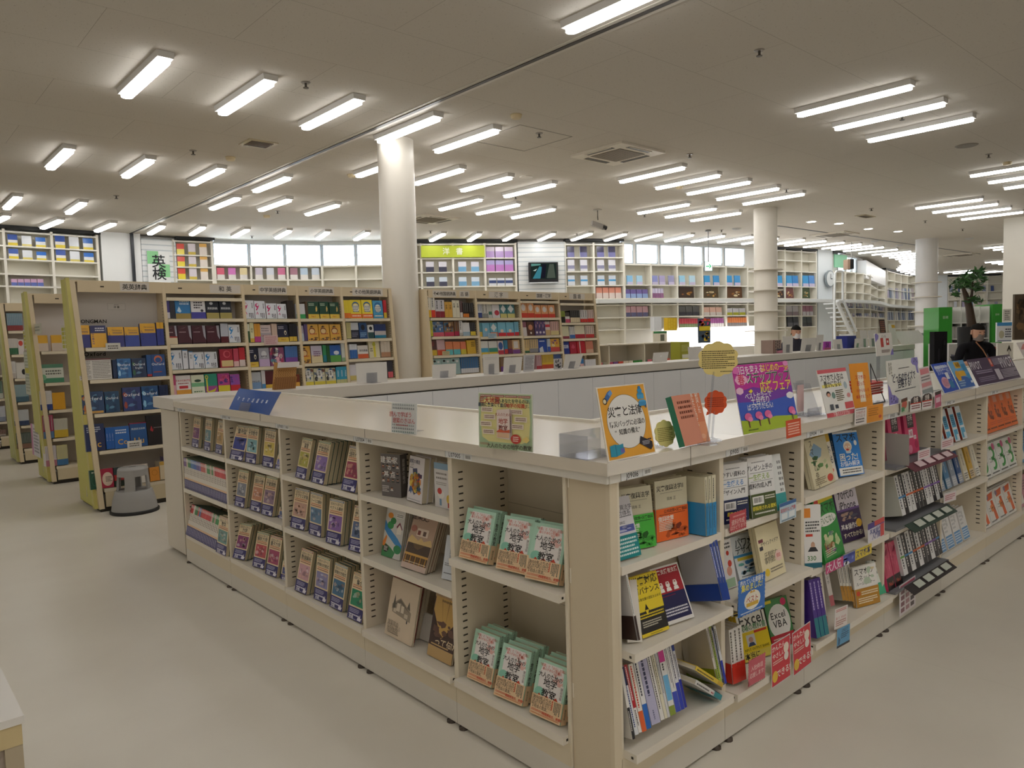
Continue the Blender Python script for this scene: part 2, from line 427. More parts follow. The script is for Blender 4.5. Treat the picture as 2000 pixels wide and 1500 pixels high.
 # black strips painted as the shaded gap above shelving, expansion joint across the ceiling
def strip_at(px0,px1,z0,z1,col,name,depth=.1,**t):
 a=onwall(px0,480);b=onwall(px1,480);m=MB();N=max(2,int((px1-px0)/25));pts=[onwall(px0+(px1-px0)*i/N,480)for i in range(N+1)]
 for p,q in zip(pts,pts[1:]):
  e=Vector((q.x-p.x,q.y-p.y)).normalized();n=Vector((-e.y,e.x,0))*depth
  m.prism([(p.x,p.y,z0),(q.x,q.y,z0),Vector((q.x,q.y,z0))+n,Vector((p.x,p.y,z0))+n],(0,0,z1-z0),col)
 return m.build(name,PAINT,**t)
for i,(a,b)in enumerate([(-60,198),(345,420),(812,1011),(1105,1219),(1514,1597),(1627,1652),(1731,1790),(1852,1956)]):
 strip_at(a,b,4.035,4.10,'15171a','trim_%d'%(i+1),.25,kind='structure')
jx=4.92
j=MB();j.box(jx-.035,jx+.012,-4,18.3,H-.012,H+.002,'241f1c');j.box(jx+.012,jx+.06,-4,18.3,H-.008,H+.002,'cfcac0');j.box(jx-.08,jx-.035,-4,18.3,H-.006,H+.002,'c8c3b8')
j.build('trim_20',PAINT,kind='structure')
p=onwall(257,470);MB().box(p.x-.03,p.x+.03,p.y-.06,p.y+.02,2.6,H,'20242a').build('trim_21',PAINT,kind='structure')
a,b=onz(1770,472.5,H),onz(1958,451,H)
MB().obox((17.4,9.4,H-.008),(14.0,-.4,0),(0,.06,0),(0,0,.008),'4b4d50').build('trim_22',PAINT,kind='structure')
# slat walls: left by the blue joint, the TV wall, the clock wall
def wallpanel(px0,px1,z0,z1,name,k=-.02,mat=SLAT,col=WHT):
 m=MB();N=max(1,int((px1-px0)/25));pts=[onwall(px0+(px1-px0)*i/N,500)for i in range(N+1)]
 for p,q in zip(pts,pts[1:]):
  e=Vector((q.x-p.x,q.y-p.y)).normalized();n=Vector((-e.y,e.x,0))*.3
  m.prism([(p.x,p.y,z0),(q.x,q.y,z0),Vector((q.x,q.y,z0))+n,Vector((p.x,p.y,z0))+n],(0,0,z1-z0),col)
 return m.build(name,mat,kind='structure')
wallpanel(199,276,0,H,'wall_panel',mat=PAINT,col='e8eaea')
wallpanel(277,344,0,4.0,'wall_slats')
wallpanel(1012,1104,0,4.02,'wall_slats')
wallpanel(1598,1626,0,H,'wall_panel',mat=PAINT,col='dfe6ea')
wallpanel(1791,1851,0,H,'wall_panel',mat=PAINT,col='e6ebee')
wallpanel(1692,1730,3.3,3.95,'wall_panel',mat=PAINT,col='eeeeee')
# round columns
for i,(x,y,r)in enumerate([(5.42,8.2,.232),(14.74,8.27,.24),(24.27,8.38,.30)]):
 m=MB().lathe([(r,0),(r,H)],'e3ddd2' if i!=2 else 'd9d8d8',(x,y,0),48)
 m.build('column_%d'%(i+1),PAINT,kind='structure')
 if i:
  for k,z in enumerate((2.79,2.36,1.92,1.50)):
   f=MB();f.lathe([(r+.004,0),(r+.11 if k<3 else r+.2,0),(r+.11 if k<3 else r+.2,.025),(r+.004,.025)],'dcd6cb',(x,y,z),40,caps=False)
   f.build('ring_shelf',PAINT,label='%s thin ring ledge from the top round the %s column'%(ordn(k+1),'beige second' if i==1 else 'grey far'),cat='ledge',group='column ledges')
   # square pier and wall at the right edge
pr=onz(1957,428,H);
MB().box(pr.x-.05,pr.x+.9,pr.y-.55,pr.y-.05,0,H,'e0dbd0').build('column_4',PAINT,kind='structure')
m=MB();m.box(pr.x-.3,pr.x+8,pr.y-1.2,pr.y-.75,0,H,'dad5ca');m.build('wall_right_pier',PAINT,kind='structure')
# - ceiling fittings
def make_light(L=1.27):
 r=empty('ceiling_light',(0,0,0))
 w=.075;h=MB();pr_=[(-w,-.0),(-w*.9,-.055),(w*.9,-.055),(w,0)]
 h.prism([(x,-L/2,z)for x,z in reversed(pr_)],(0,L,0),'d8d6d2');h.build('housing',PAINT,r)
 d=MB();q=8;pts=[]
 for k in range(q+1):
  a=math.pi*k/q;pts.append((.052*math.cos(a),L/2-.06+.052*math.sin(a)))
 for k in range(q+1):
  a=math.pi+math.pi*k/q;pts.append((.052*math.cos(a),-L/2+.06+.052*math.sin(a)))
 d.prism([(x,y,-.088)for x,y in pts],(0,0,.034),'fff')
 d.build('diffuser',LAMP,r);return r
rows=[([2.22,3.17,4.13,5.14,6.02],7.51),([2.24,3.19,4.14,5.14],11.33),([5.93,6.97,7.93,8.9],9.4),([2.24,3.19],15.1),([5.15],13.3),([5.93,6.87],12.97),([8.73,9.66,10.61],11.11),([9.66,10.62,11.54,12.5,13.43],7.38),([12.49,13.43,14.37],9.26),([17.22,18.2,19.13,20.06],5.54),([8.46,9.42,10.4],3.7),([14.34,15.3,16.23],3.65),([28.5,29.5,30.5],7.45),([35.2,36.1,37],9.3),([.6,1.6,2.6,4.57],3.69),([-1.4,-.4,.6,1.6,2.6,3.6,4.6,8.46],-.3),([-1.2,-2.4],5.5),([-1.2,-2.4],10),([22,23,24],4.6),([-1.4,-.4,.6,1.6,2.6,3.6,4.6],-3.6)]  # the unseen rows behind the camera are added to brighten the near area
LT=make_light();first=True
DESC=['row nearest the bookcases','second row back','row behind the first column','row by the high white shelf','lone place beside the ceiling joint','pair beyond the joint','row in front of the TV wall','row before the second column','row beside the second column','row beyond the downlights','row over the counter aisle','row by the right wall','far row behind the grey column','farthest row','row overhead','row behind','row aside','row aside further back','row by the pier','row at the entrance']
wl=[((1239.5,471),(1294,457.5)),((1298,472),(1355,459)),((1349.5,473),(1415.5,461)),((1402.5,474),(1470,463)),((1533,480),(1612.5,471)),((1568.5,483),(1649,474)),((841,471),(868,457)),((915,471.5),(938,457)),((983,471),(1012,456)),((1051,471),(1084,456)),((1116,470),(1156,456)),((1180,471),(1224,457)),((455.5,464),(485,448.5)),((539,466),(567,451)),((619,468.5),(642,453)),((693,469.6),(720,454.7)),((80,447),(122,430)),((186,453),(225,436.5)),((291,458),(319,442)),((373,459.5),(398,444)),((-20,440),(15,423)),((1448,477),(1520,466)),((1500,479),(1570,469)),((1604,486),(1683,477)),((1624,488),(1705,480)),((1646,491),(1727,483)),((1675,495),(1755,487)),((1703,498),(1779,491))]
spots=[]
for xs,y in rows:
 for i,x in enumerate(xs):spots.append((x,y,0,'lit ceiling tube, %s from the left in the %s'%(ordn(i+1),DESC[rows.index((xs,y))])))
wls=sorted(wl,key=lambda e:e[0][0])
for i,(a,b)in enumerate(wls):
 A,B=onz(*a,H-.07),onz(*b,H-.07);c=(A+B)/2;d=A-B
 spots.append((c.x,c.y,math.atan2(-d.x,d.y),'lit ceiling tube along the curved back wall, %s from the left'%ordn(i+1)))
 # the run that follows the wall round the far bend
bend=[((1717.5,500),1),((1731.7,503),1),((1744,506),1),((1751,509.5),1),((1753,512.5),1),((1756,516),1),((1753,519),1),((1750,522),1),((1747,525),1),((1748,528),1),((1755,531),1),((1764,534),1),((1775,536.5),1),((1858,534.5),1),((1885,533.5),1),((1915,532.5),1),((1840,532),1)]
for i,(p,_)in enumerate(bend):
 A=onz(*p,H-.07);A.x+=.25
 spots.append((A.x,A.y-.62,0,'lit ceiling tube in the far wall bend, %s from the front'%ordn(i+1)))
for x,y,rz,lb in spots:
 M=Matrix.Translation((x,y,H))@Matrix.Rotation(rz,4,'Z')
 if first:LT.matrix_local=M;tag(LT,label=lb,cat='light',group='linear ceiling lights');first=False
 else:clone(LT,M,label=lb,group='linear ceiling lights')
 # round downlights
for i,(px,py)in enumerate([(1585,433),(1638.5,436.5),(1696,447),(1754,452)]):
 p=onz(px,py,H);r=empty('downlight',p,label='round white lit downlight, %s from the left of four'%ordn(i+1),cat='light',group='downlights')
 MB().lathe([(.10,-.004),(.13,-.004),(.13,0),(.10,0)],'eee',(0,0,0),24,caps=False).build('rim',PAINT,r)
 MB().lathe([(.1,-.006),(.1,-.002)],'fff',(0,0,0),24).build('lamp',DOWN,r)
 # air conditioners
def ac(px,py,lb,s=.95):
 p=onz(px,py,H);r=empty('air_conditioner',p,label=lb,cat='air conditioner',group='ceiling air conditioners');h=s/2
 m=MB();m.box(-h,h,-h,h,-.03,0,'d9d2c4');m.build('panel',PAINT,r)
 g=MB();k=.27;g.box(-k,k,-k,k,-.036,-.028,'8d8374')
 for i in range(14):g.box(-k,k,-k+i*2*k/14,-k+i*2*k/14+.006,-.039,-.034,'7a7062')
 g.build('intake_grille',PAINT,r)
 for a in range(4):
  v=MB();v.box(-.24,.24,-h+.06,-h+.13,-.034,-.026,'2a211a');v.box(-.24,.24,-h+.05,-h+.062,-.04,-.026,'cfc8ba')
  v.build('air_slot',PAINT,r,Matrix.Rotation(a*math.pi/2,4,'Z'))
ac(1206,299,'cream four-way ceiling air conditioner in front of the second column')
ac(838,427,'cream ceiling air conditioner just beyond the first column')
ac(1630,457,'cream ceiling air conditioner below the round downlights')
ac(1878,497,'flat ceiling air conditioner beyond the grey far column')
def vent(px,py,sx,sy,lb):
 p=onz(px,py,H);r=empty('ceiling_vent',p,label=lb,cat='vent')
 MB().box(-sx,sx,-sy,sy,-.015,0,'b9ad90').build('vent_frame',PAINT,r)
 m=MB();m.box(-sx*.75,sx*.75,-sy*.75,sy*.75,-.018,-.012,'5a4a38')
 for i in range(7):m.box(-sx*.75,sx*.75,-sy*.75+i*sy*1.5/7,-sy*.75+i*sy*1.5/7+.008,-.022,-.015,'6d5c48')
 m.build('louvre',PAINT,r)
vent(505,280,.19,.17,'brown louvred ceiling vent near the dark ceiling joint')
vent(1690,422,.3,.12,'dark slot ceiling vent near the round downlights')
# smoke detectors, sprinklers, flat discs
for i,(px,py,lb)in enumerate([(450,309,'above the dictionary bookcases'),(1008,226,'right of the first column near the hatch'),(687,343,'left of the first column'),(521,423,'above the left windows'),(1327,366,'between tubes before the second column'),(1967,319,'by the right wall tubes')]):
 p=onz(px,py-2,H);r=empty('smoke_detector',p,label='small cream smoke detector on the ceiling '+lb,cat='smoke detector',group='smoke detectors')
 MB().lathe([(.05,-.045),(.062,-.03),(.062,-.008)],'d8c7a2',(0,0,0),20).build('sensor',PLAS,r)
 MB().lathe([(.07,-.008),(.07,0)],'c9b892',(0,0,0),20).build('base',PLAS,r)
for i,(px,py,lb)in enumerate([(1488,400,''),(1338,447,''),(1708,432,''),(1757,478,'')]):
 p=onz((1439,1708.5,1757,1893)[i],(446,470,478,465)[i],H);MB().lathe([(.03,-.05),(.1,-.03),(.12,0)],'c3c4c4',p,20).build('speaker_dome',PLAS,label='round white ceiling speaker %s'%('beside the exit sign','under the second air conditioner','by the dark ceiling line','beyond the grey column')[i],cat='speaker',group='ceiling speakers')
for i,(px,py)in enumerate([(597,162),(377,295),(227,383),(1483,99),(1762,227),(1931,302),(1347,302),(1536,371),(1053,261),(1007,384),(1259,420),(1702,408),(1807,432),(1880,448),(542,413),(841,452),(1127,457),(1409,450),(492,462)]):
 p=onz(px,py-1,H);r=empty('sprinkler_head',p,label='small dark sprinkler head on the ceiling, %s'%('above the left tubes','beside the left middle tubes','over the left back','alone at top centre right','between the two upper right tubes','near the flat disc at right','left of five tubes','right of five tubes','by the square hatch','in the middle tubes','beside three tubes','near the slot vent','above the right tubes','past the grey column','by the left detector','by the first column','over the TV wall','by the exit sign','over the left windows')[i],cat='sprinkler',group='sprinkler heads')
 MB().lathe([(.04,-.008),(.05,0)],'8b857c',(0,0,0),14).build('escutcheon',PAINT,r)
 m=MB();m.lathe([(.012,-.05),(.012,-.008)],'4a443c',(0,0,0),8);m.lathe([(.028,-.056),(.028,-.05)],'4a443c',(0,0,0),12);m.build('nozzle',PAINT,r)
p=onz(1888,284,H);MB().lathe([(.13,-.012),(.15,0)],'7d776e',p,24).build('ceiling_disc',PLAS,label='flat grey round cover on the ceiling beyond the upper tubes',cat='cover')
p=onz(1028,345,H);MB().lathe([(.1,-.012),(.11,0)],'cfc9be',p,24).build('ceiling_disc',PLAS,label='flat pale round cover on the ceiling between the middle tubes',cat='cover')
p=onz(1020,271,H)
m=MB()
for x0,x1,y0,y1 in((-.46,.46,-.46,-.45),(-.46,.46,.45,.46),(-.46,-.45,-.46,.46),(.45,.46,-.46,.46)):m.box(x0,x1,y0,y1,-.004,0,'8a857c')
m.build('ceiling_hatch',PAINT,None,Matrix.Translation(p),label='square access hatch outline in the ceiling near the first column',cat='hatch')
# CCTV camera
p=onz(1167,409,H);r=empty('security_camera',p,label='small grey security camera hanging from the ceiling',cat='camera')
MB().lathe([(.09,-.02),(.09,0)],'b9b4ab',(0,0,0),16).build('mount_plate',PLAS,r)
MB().tube([(0,0,-.02),(0,0,-.16),(-.05,-.05,-.22)],.012,'5e5a55').build('bracket',PLAS,r)
m=MB();m.obox((-.22,-.05,-.34),(.26,-.1,-.08),(.04,.09,0),(.02,0,.09),'a29d96');m.build('camera_body',PLAS,r)
MB().tube([(.02,-.11,-.37),(.1,-.14,-.39)],.045,'222222').build('lens',PLAS,r)
# exit sign
p=onz(1383,449,H);c=p.copy();r=empty('exit_sign',p,label='green and white lit exit sign with an arrow hanging from the ceiling',cat='sign')
sc=(p-CAM).dot(-CB)/FPX
MB().lathe([(.07,-.04),(.07,0)],'8b8d8f',(0,0,0),12).build('ceiling_mount',PLAS,r)
MB().tube([(0,0,0),(0,0,-(61*sc))],.012,'9a9c9e').build('rod',PLAS,r)
w=7*sc*1.15;h=19*sc;yy=Vector((CR.x,CR.y,0)).normalized()
M=frame((-yy.x*w,-yy.y*w,-(61*sc)-h),(yy.x,yy.y,0))
MB().box(0,2*w,0,.06,0,h,'7d8588').build('sign_case',PLAS,r,M)
m=MB();m.draw([('r',.06,.05,.94,.95,'eafff2'),('r',.18,.45,.62,.55,'0d9b57'),('p',[(.5,.28),(.62,.28),(.86,.5),(.62,.72),(.5,.72),(.7,.5)],'0d9b57')],(0,-.004,0),(2*w,0,0),(0,0,h),(0,-1,0),.0015);m.build('sign_face',SIGNL,r,M)
# speaker box hanging at the far right
p=onz(1663,473,H);r=empty('speaker_box',p,label='black and tan box speaker hanging on a thin rod before the curved wall',cat='speaker');sc=(p-CAM).dot(-CB)/FPX
MB().tube([(0,0,0),(0,0,-30*sc)],.015,'b5b5b5').build('rod',PLAS,r)
M=frame((-5*sc,0,-52*sc),(CR.x,CR.y,0));MB().box(0,7*sc,0,.3,0,19*sc,'1f2022',cols={'-x':'b08f78'}).box(-5*sc,0,.0,.3,0,19*sc,'b59a86').build('cabinet',PLAS,r,M)
# - low shelving island
TOPZ=1.155
LD=[1.685,2.312,3.016,3.85,4.65,5.48]
RD=[1.77,2.362,2.975,3.812,4.612,5.42,6.22,7.02,7.82,8.62,9.42,10.2]
LX,RY=1.725,1.506
def shelf_unit(run,a,b,zs,label,over,D=.30):
 """run 'L': a<b are y; run 'R': a<b are x.  Local: x along the face (viewer's left to right), y into the unit, z up"""
 if run=='L':M=frame((LX,b,0),(0,-1,0))
 else:M=frame((a,RY,0),(1,0,0))
 L=b-a
 r=empty('low_bookcase',M,label=label,cat='bookcase',group='low bookcases of the island')
 for s in(0,1):
  m=MB();x=0 if s==0 else L-.013
  m.box(x,x+.013,0,D,.10,1.1135,IV)
  if(s==0 and run=='L')or(s==1 and run=='R'):
   xi=x+.0135 if s==0 else x-.0005
   z=.25
   while z<1.02:
    for yy in(.03,D-.055):
     m.box(xi-.0004,xi+.0004,yy,yy+.022,z,z+.006,'3a342c')
    z+=.0285
  m.build('side_panel',PAINT,r)
 m=MB();m.box(.013,L-.013,D-.012,D,.10,1.1135,'ded2bd')
 for z in(.5,.86):m.box(.013,L-.013,D-.0125,D-.011,z,z+.003,'b9ad99')
 m.build('back_panel',PAINT,r)
 for i,z in enumerate(zs):
  o=over[i]
  m=MB();m.box(.0135,L-.0135,-o,D-.013,z-.028,z,'e6dfd2')
  m.box(.0135,L-.0135,-o-.002,-o,z-.028,z,'e9e1d3');m.build('shelf',PAINT,r)
  if o>.01:
   for x in(.0125,L-.0135):MB().box(x,x+.0012,-o+.012,-o+.02,z-.018,z-.010,'2b2620').build('bolt_hole',PAINT,r)
 MB().box(0.001,L-.001,-.004,.02,.10,min(zs)-.028,IV2).build('kick_panel',PAINT,r)
 MB().box(0.001,L-.001,-.004,.04,.014,.10,'d9d3c8').build('base_beam',PAINT,r)
 for x in(.03,L-.05):
  m=MB();m.lathe([(.02,0),(.02,.008),(.008,.010),(.008,.02)],'4b4036',(x,.004,0),10);m.build('levelling_foot',PLAS,r)
 return r
zl={0:([.693,.205],(.028,.022)),1:([.845,.548,.205],(.004,.004,.022)),2:([.835,.543,.205],(.004,.004,.012)),3:([.838,.545,.205],(.004,.004,.004)),4:([.838,.54,.205],(.004,.004,.004))}
for i in range(5):
 shelf_unit('L',LD[i],LD[i+1],zl[i][0],'ivory low bookcase under the label L0700%d facing the aisle'%(5-i),zl[i][1])
zr=[([.81,.54,.21],(.004,.05,.05)),([.815,.545,.20],(.004,.05,.05)),([.83,.52,.205],(.004,.03,.05)),([.83,.52,.2],(.004,.03,.03)),([.837,.565,.2],(.004,.012,.012)),([.82,.52,.19],(.004,.004,.004))]
for i in range(9):
 lb='ivory low bookcase under the label J0%d'%(9016-i)if i<6 else 'ivory low bookcase at the far right end of the island, %s past the orange books'%ordn(i-5)
 z,o=zr[min(i,5)];shelf_unit('R',RD[i],RD[i+1],z,lb,o,.172 if i==0 else .3)
 # corner filler
m=MB();m.box(1.733,1.745,RY+.012,LD[0]-.002,.014,1.1135,'d5c6ab');m.box(1.733,1.7685,RY-.004,RY+.012,.014,1.1135,'d9cbb1')
for z in(.34,.73,1.05):m.box(1.7322,1.7335,LD[0]-.010,LD[0]-.004,z,z+.05,'efe6d4')
m.build('corner_post',PAINT,label='plain beige corner panel joining the two bookcase runs under J09016',cat='panel')
# end panel and backs
MB().box(1.735,2.46,5.485,5.515,.03,1.1135,IV).build('closing_board',PAINT,label='ivory end panel closing the left run at its far end',cat='panel')
# worktops
def worktop(name,label,x0,x1,y0,y1,lips,rail):
 r=empty(name,((x0+x1)/2,(y0+y1)/2,1.115),label=label,cat='worktop')
 ox,oy=(x0+x1)/2,(y0+y1)/2
 m=MB();m.box(x0-ox,x1-ox,y0-oy,y1-oy,0,.04,'d6ccbc');m.build('slab',TOPM,r)
 for a in lips:MB().box(a[0]-ox,a[1]-ox,a[2]-oy,a[3]-oy,.04,.052,'ece5d8').build('rear_lip',PAINT,r)
 for a in rail:MB().box(a[0]-ox,a[1]-ox,a[2]-oy,a[3]-oy,-.028,0,'ddd8cf').build('label_rail',PAINT,r)
 return r,ox,oy
WL,lox,loy=worktop('worktop','long glossy cream worktop over the left bookcase run',1.70,2.475,1.4805,5.52,[(2.45,2.475,2.2,5.515)],[(1.709,1.72,1.492,5.515)])
WR,rox,roy=worktop('worktop','long glossy cream worktop over the right bookcase run',2.4765,10.2,1.4805,2.25,[(2.4765,10.2,2.225,2.25)],[(1.72,10.2,1.489,1.50)])
MB().box(1.7-1e-3,2.4755,1.479,1.4805,1.115,1.155,'e0d8cc').build('corner_edge',PAINT,WL,Matrix.Translation((-lox,-loy,-1.115)))
for y in(4.03,2.9):MB().box(1.6985,1.6995,y,y+.003,1.115,1.155,'8c8478').build('slab_joint',PAINT,WL,Matrix.Translation((-lox,-loy,-1.115)))
for x in(2.13,5.1):MB().box(x,x+.003,1.478,1.4795,1.087,1.155,'8c8478').build('slab_joint',PAINT,WR,Matrix.Translation((-rox,-roy,-1.115)))
for i in range(5):
 y=LD[5-i]+(.005 if i else-.02);m=MB()
 O=Vector((1.7085,y,1.0885));m.draw([('r',0,0,1,1,'dfe0e0'),('r',0,0,.012,1,'777'),('t','L0700%d'%(i+1),.36,.5,.135,'26262b',{'bold':1}),('r',.69,0,.7,1,'888'),('b',.76,.12,.98,.8)],O,(0,-.165,0),(0,0,.0255),(-1,0,0))
 m.build('shelf_label',PAPER,WL,Matrix.Translation((-lox,-loy,-1.115)))
for i in range(6):
 x=RD[i]+.002;m=MB()
 O=Vector((x,1.4885,1.0885));m.draw([('r',0,0,1,1,'dfe0e0'),('r',0,0,.012,1,'777'),('t','J0%d'%(9016-i),.36,.5,.145,'26262b',{'bold':1}),('r',.69,0,.7,1,'888'),('b',.76,.12,.98,.8)],O,(.155,0,0),(0,0,.0255),(0,-1,0))
 m.build('shelf_label',PAPER,WR,Matrix.Translation((-rox,-roy,-1.115)))
 # far run: white panelled backs with a worktop, seen over the island
PY=5.53
r=empty('back_counter',(1.72,PY,0),label='long white panelled counter back closing the island behind both worktops',cat='counter')
T_=Matrix.Translation((-1.72,-PY,0));xe=onz(1786,674,1.165).x
xe=ony(1786,690,PY).x
m=MB();xs=[ony(740+q/3.95,740,PY).x for q in(60,410,765,1090,1383,1648,1895)]
while xs[-1]<xe:xs.append(xs[-1]+.545)
xs=[2.48]+xs;xs[-1]=xe
for a,b in zip(xs,xs[1:]):m.box(a+.002,b-.002,PY,PY+.02,.05,1.068,'e9eaee')
m.box(2.48,xe,PY+.012,PY+.03,.05,1.075,'55534f');m.build('back_panels',PAINT,r,T_)
MB().box(1.74,xe,PY+.03,PY+.42,0.03,1.075,'d8cfc0').build('carcass',PAINT,r,T_)
MB().box(2.48,xe,PY-.005,PY+.03,1.082,1.09,'cfcac2').box(1.70,xe,PY-.008,PY+.46,1.09,1.172,'d6d0c7').build('top_slab',PAINT,r,T_)
# - books
class BK:pass
def book_meshes(W,Hh,T,front,spine,back,bind,cover,pages,band,key,seed=1):
 """meshes for one book: x 0..W, y 0..T (front cover at y=0), z 0..H"""
 t=min(.0022,T*.12);ov=.0025
 c=MB();sx=0 if bind=='L' else W
 c.box(0,W,0,t,0,Hh,cover);c.box(0,W,T-t,T,0,Hh,back or cover)
 if bind=='L':c.box(0,t,t,T-t,0,Hh,cover)
 else:c.box(W-t,W,t,T-t,0,Hh,cover)
 if front:c.draw(front,(0,0,0),(W,0,0),(0,0,Hh),(0,-1,0))
 if spine:
  if bind=='L':c.draw(spine,(0,T,0),(0,-T,0),(0,0,Hh),(-1,0,0))
  else:c.draw(spine,(W,0,0),(0,T,0),(0,0,Hh),(1,0,0))
 p=MB();x0,x1=(t,W-ov)if bind=='L' else(ov,W-t)
 p.box(x0,x1,t,T-t,ov,Hh-ov,pages)
 n=max(2,int(T/.006))
 for i in range(1,n):
  y=t+(T-2*t)*i/n
  p.box(x0+.001,x1-.001,y,y+.0006,Hh-ov,Hh-ov+.0002,'b8ab92')
  xx=x1 if bind=='L' else x0
  p.box(xx-.0002,xx+.0002,y,y+.0006,ov,Hh-ov,'bdb097')
 b=None
 if band:
  h,bc,fe,se=band;b=MB();g=.0024
  b.face([(0,-g,0),(W,-g,0),(W,-g,h),(0,-g,h)],bc)
  b.face([(0,T+g,0),(0,T+g,h),(W,T+g,h),(W,T+g,0)],bc)
  if bind=='L':b.face([(-g,T,0),(-g,0,0),(-g,0,h),(-g,T,h)],bc)
  else:b.face([(W+g,0,0),(W+g,T,0),(W+g,T,h),(W+g,0,h)],bc)
  if fe:b.draw(fe,(0,-g,0),(W,0,0),(0,0,h),(0,-1,0))
  if se:
   if bind=='L':b.draw(se,(-g,T,0),(0,-T,0),(0,0,h),(-1,0,0))
   else:b.draw(se,(W+g,0,0),(0,T,0),(0,0,h),(1,0,0))
 return c,p,b
def make_book(name,label,group,W,Hh,T,M,front=None,spine=None,back=None,bind='L',cover='ddd',pages='d9cfb8',band=None,mat=None,cat='book'):
 c,p,b=book_meshes(W,Hh,T,front,spine,back,bind,cover,pages,band,None)
 o=c.build(name,mat or GLOSS,None,M,label=label,cat=cat,group=group)
 p.build('page_block',PAPER,o)
 if b:b.build('paper_band',mat or GLOSS,o)
 return o
def solve(BL,BR,TL,z,run):
 """corner pixels of a face-out cover standing at height z -> matrix, width, height"""
 a,b=onz(BL[0],BL[1],z),onz(BR[0],BR[1],z);u=(b-a);W=u.length;u.normalize()
 n=Vector((0,0,1)).cross(u)
 P=onpl(TL[0],TL[1],a,u);q=P-a;up=q.z;bk=q.dot(n)
 th=math.atan2(bk,up)if up>0 else .2
 th=max(.0,min(th,.42))
 # height for this lean that meets the top pixel row
 lo,hi=.02,.8
 for _ in range(40):
  mid=(lo+hi)/2;X=a+(Vector((0,0,1))*math.cos(th)+n*math.sin(th))*mid
  if proj(X)[1]>TL[1]:lo=mid
  else:hi=mid
 M=frame(a,u)@Matrix.Rotation(-th,4,'X');return M,W,lo,th
def lab_behind(lab,i):
 w=lab.split();w=w if len(w)<=12 else w[:12]
 while w[-1]in('the','of','on','from','a','its','and','with','up','little','in','big'):w.pop()
 return '%s copy behind the %s'%(ordn(i),' '.join(w))
def faceout(z,BL,BR,TL,T,label,group=None,n=1,name='book',minw=.10,wmax=None,fixw=None,lift=.0015,right=False,**kw):
 M,W,Hh,th=solve(BL,BR,TL,z,None)
 M,W,Hh,th=solve(BL,BR,TL,z+T*math.sin(th),None)
 if fixw:
  if right:M=M@Matrix.Translation((W-fixw,0,0))
  W=fixw
 M=Matrix.Translation((0,0,lift))@M
 o=make_book(name,label,group,W,Hh,T,M,**kw)
 for i in range(1,n):
  clone(o,M@Matrix.Translation((.002*((i*7)%3-1),(T+.0016)*i,(T+.0016)*i*math.tan(th))),label=lab_behind(label,i),group=group)
 return o
def C(ox,oy,s):return lambda x,y:(ox+x/s,oy+y/s)
# --- mint geology books on the bay L07005
MINT='b5dcc6';RED='d0492f';PCH='eac9a0'
geo_f=[('r',.03,.03,.97,.97,MINT),('p',[(.12,.30),(.12,.78),(.2,.95),(.8,.95),(.88,.85),(.88,.30)],'efe9e6'),('g',.55,.62,.93,.9,['e8b9b0','f3d5cf','efc9c2'],14,4),('c',.2,.42,.16,.09,'8ecbb4'),('p',[(.05,.27),(.2,.4),(.3,.34),(.45,.4),(.6,.33),(.75,.42),(.93,.27)],RED),('p',[(.5,.27),(.66,.37),(.85,.27)],'9c3524'),('t','「地震」と「火山」の国に',.5,.905,.075,RED),('t','暮らすあなたに贈る',.5,.845,.07,RED),('t','大人のための',.48,.74,.13,'2b2523',{'bold':1}),('t','地学',.5,.62,.22,'221d1b',{'bold':1}),('t','の',.5,.52,.1,'221d1b'),('t','教室',.5,.42,.235,'221d1b',{'bold':1}),('r',.84,.36,.93,.66,'f3eee9'),('v','鎌田浩毅',.885,.515,.075,'222')]
geo_band=(.07,PCH,[('w',.03,.35,.1,.95,2,'6b5845'),('t','1000年ぶりの',.36,.86,.095,'3a2f28',{'bold':1}),('t','「大地変動の時代」',.36,.70,.085,'3a2f28'),('t','に知っておきたい',.36,.56,.085,'3a2f28'),('t','地球の真実。',.36,.42,.085,'3a2f28'),('w',.66,.36,.72,.95,1,RED),('w',.74,.36,.96,.95,5,'4d5b52'),('l',.04,.19,.62,.3,2,RED),('t','西成活裕氏、絶賛!!',.72,.22,.075,RED,{'bold':1}),('l',.04,.05,.95,.14,1,'d88a5a')],[('v','鎌田浩毅',.5,.5,.3,'3a2f28')])
geo_s=[('r',0,0,1,1,MINT),('v','大人のための',.5,.86,.35,'2b2523'),('v','地学の教室',.5,.58,.55,'221d1b',{'bold':1})]
G5='mint geology books'
ck=C(860,880,5);kw=dict(front=geo_f,spine=geo_s,bind='R',cover=MINT,band=geo_band,group=G5)
faceout(.693,ck(183,1042),ck(460,1117),ck(270,558),.030,'mint geology book on the middle shelf of L07005, first from the left',n=2,**kw)
kb=dict(kw);kb['band']=(.07,PCH,geo_band[2],geo_band[3])
faceout(.693,ck(543,1150),ck(838,1222),ck(632,632),.030,'mint geology book with its band slipped up on the middle shelf of L07005',n=2,**kw)
faceout(.693,ck(828,1247),ck(1150,1322),ck(925,702),.030,'mint geology book on the middle shelf of L07005, nearest the corner post',n=2,**kw)
ck=C(860,1180,4.6875)
faceout(.205,ck(245,670),ck(466,770),ck(325,222),.030,'mint geology book on the bottom shelf of L07005, farthest from the corner',n=3,**kw)
faceout(.205,ck(490,828),ck(748,940),ck(580,352),.030,'mint geology book in the middle of the bottom shelf of L07005',n=3,**kw)
faceout(.205,ck(818,992),ck(1095,1118),ck(903,490),.030,'mint geology book on the bottom shelf of L07005, nearest the corner post',n=3,**kw)
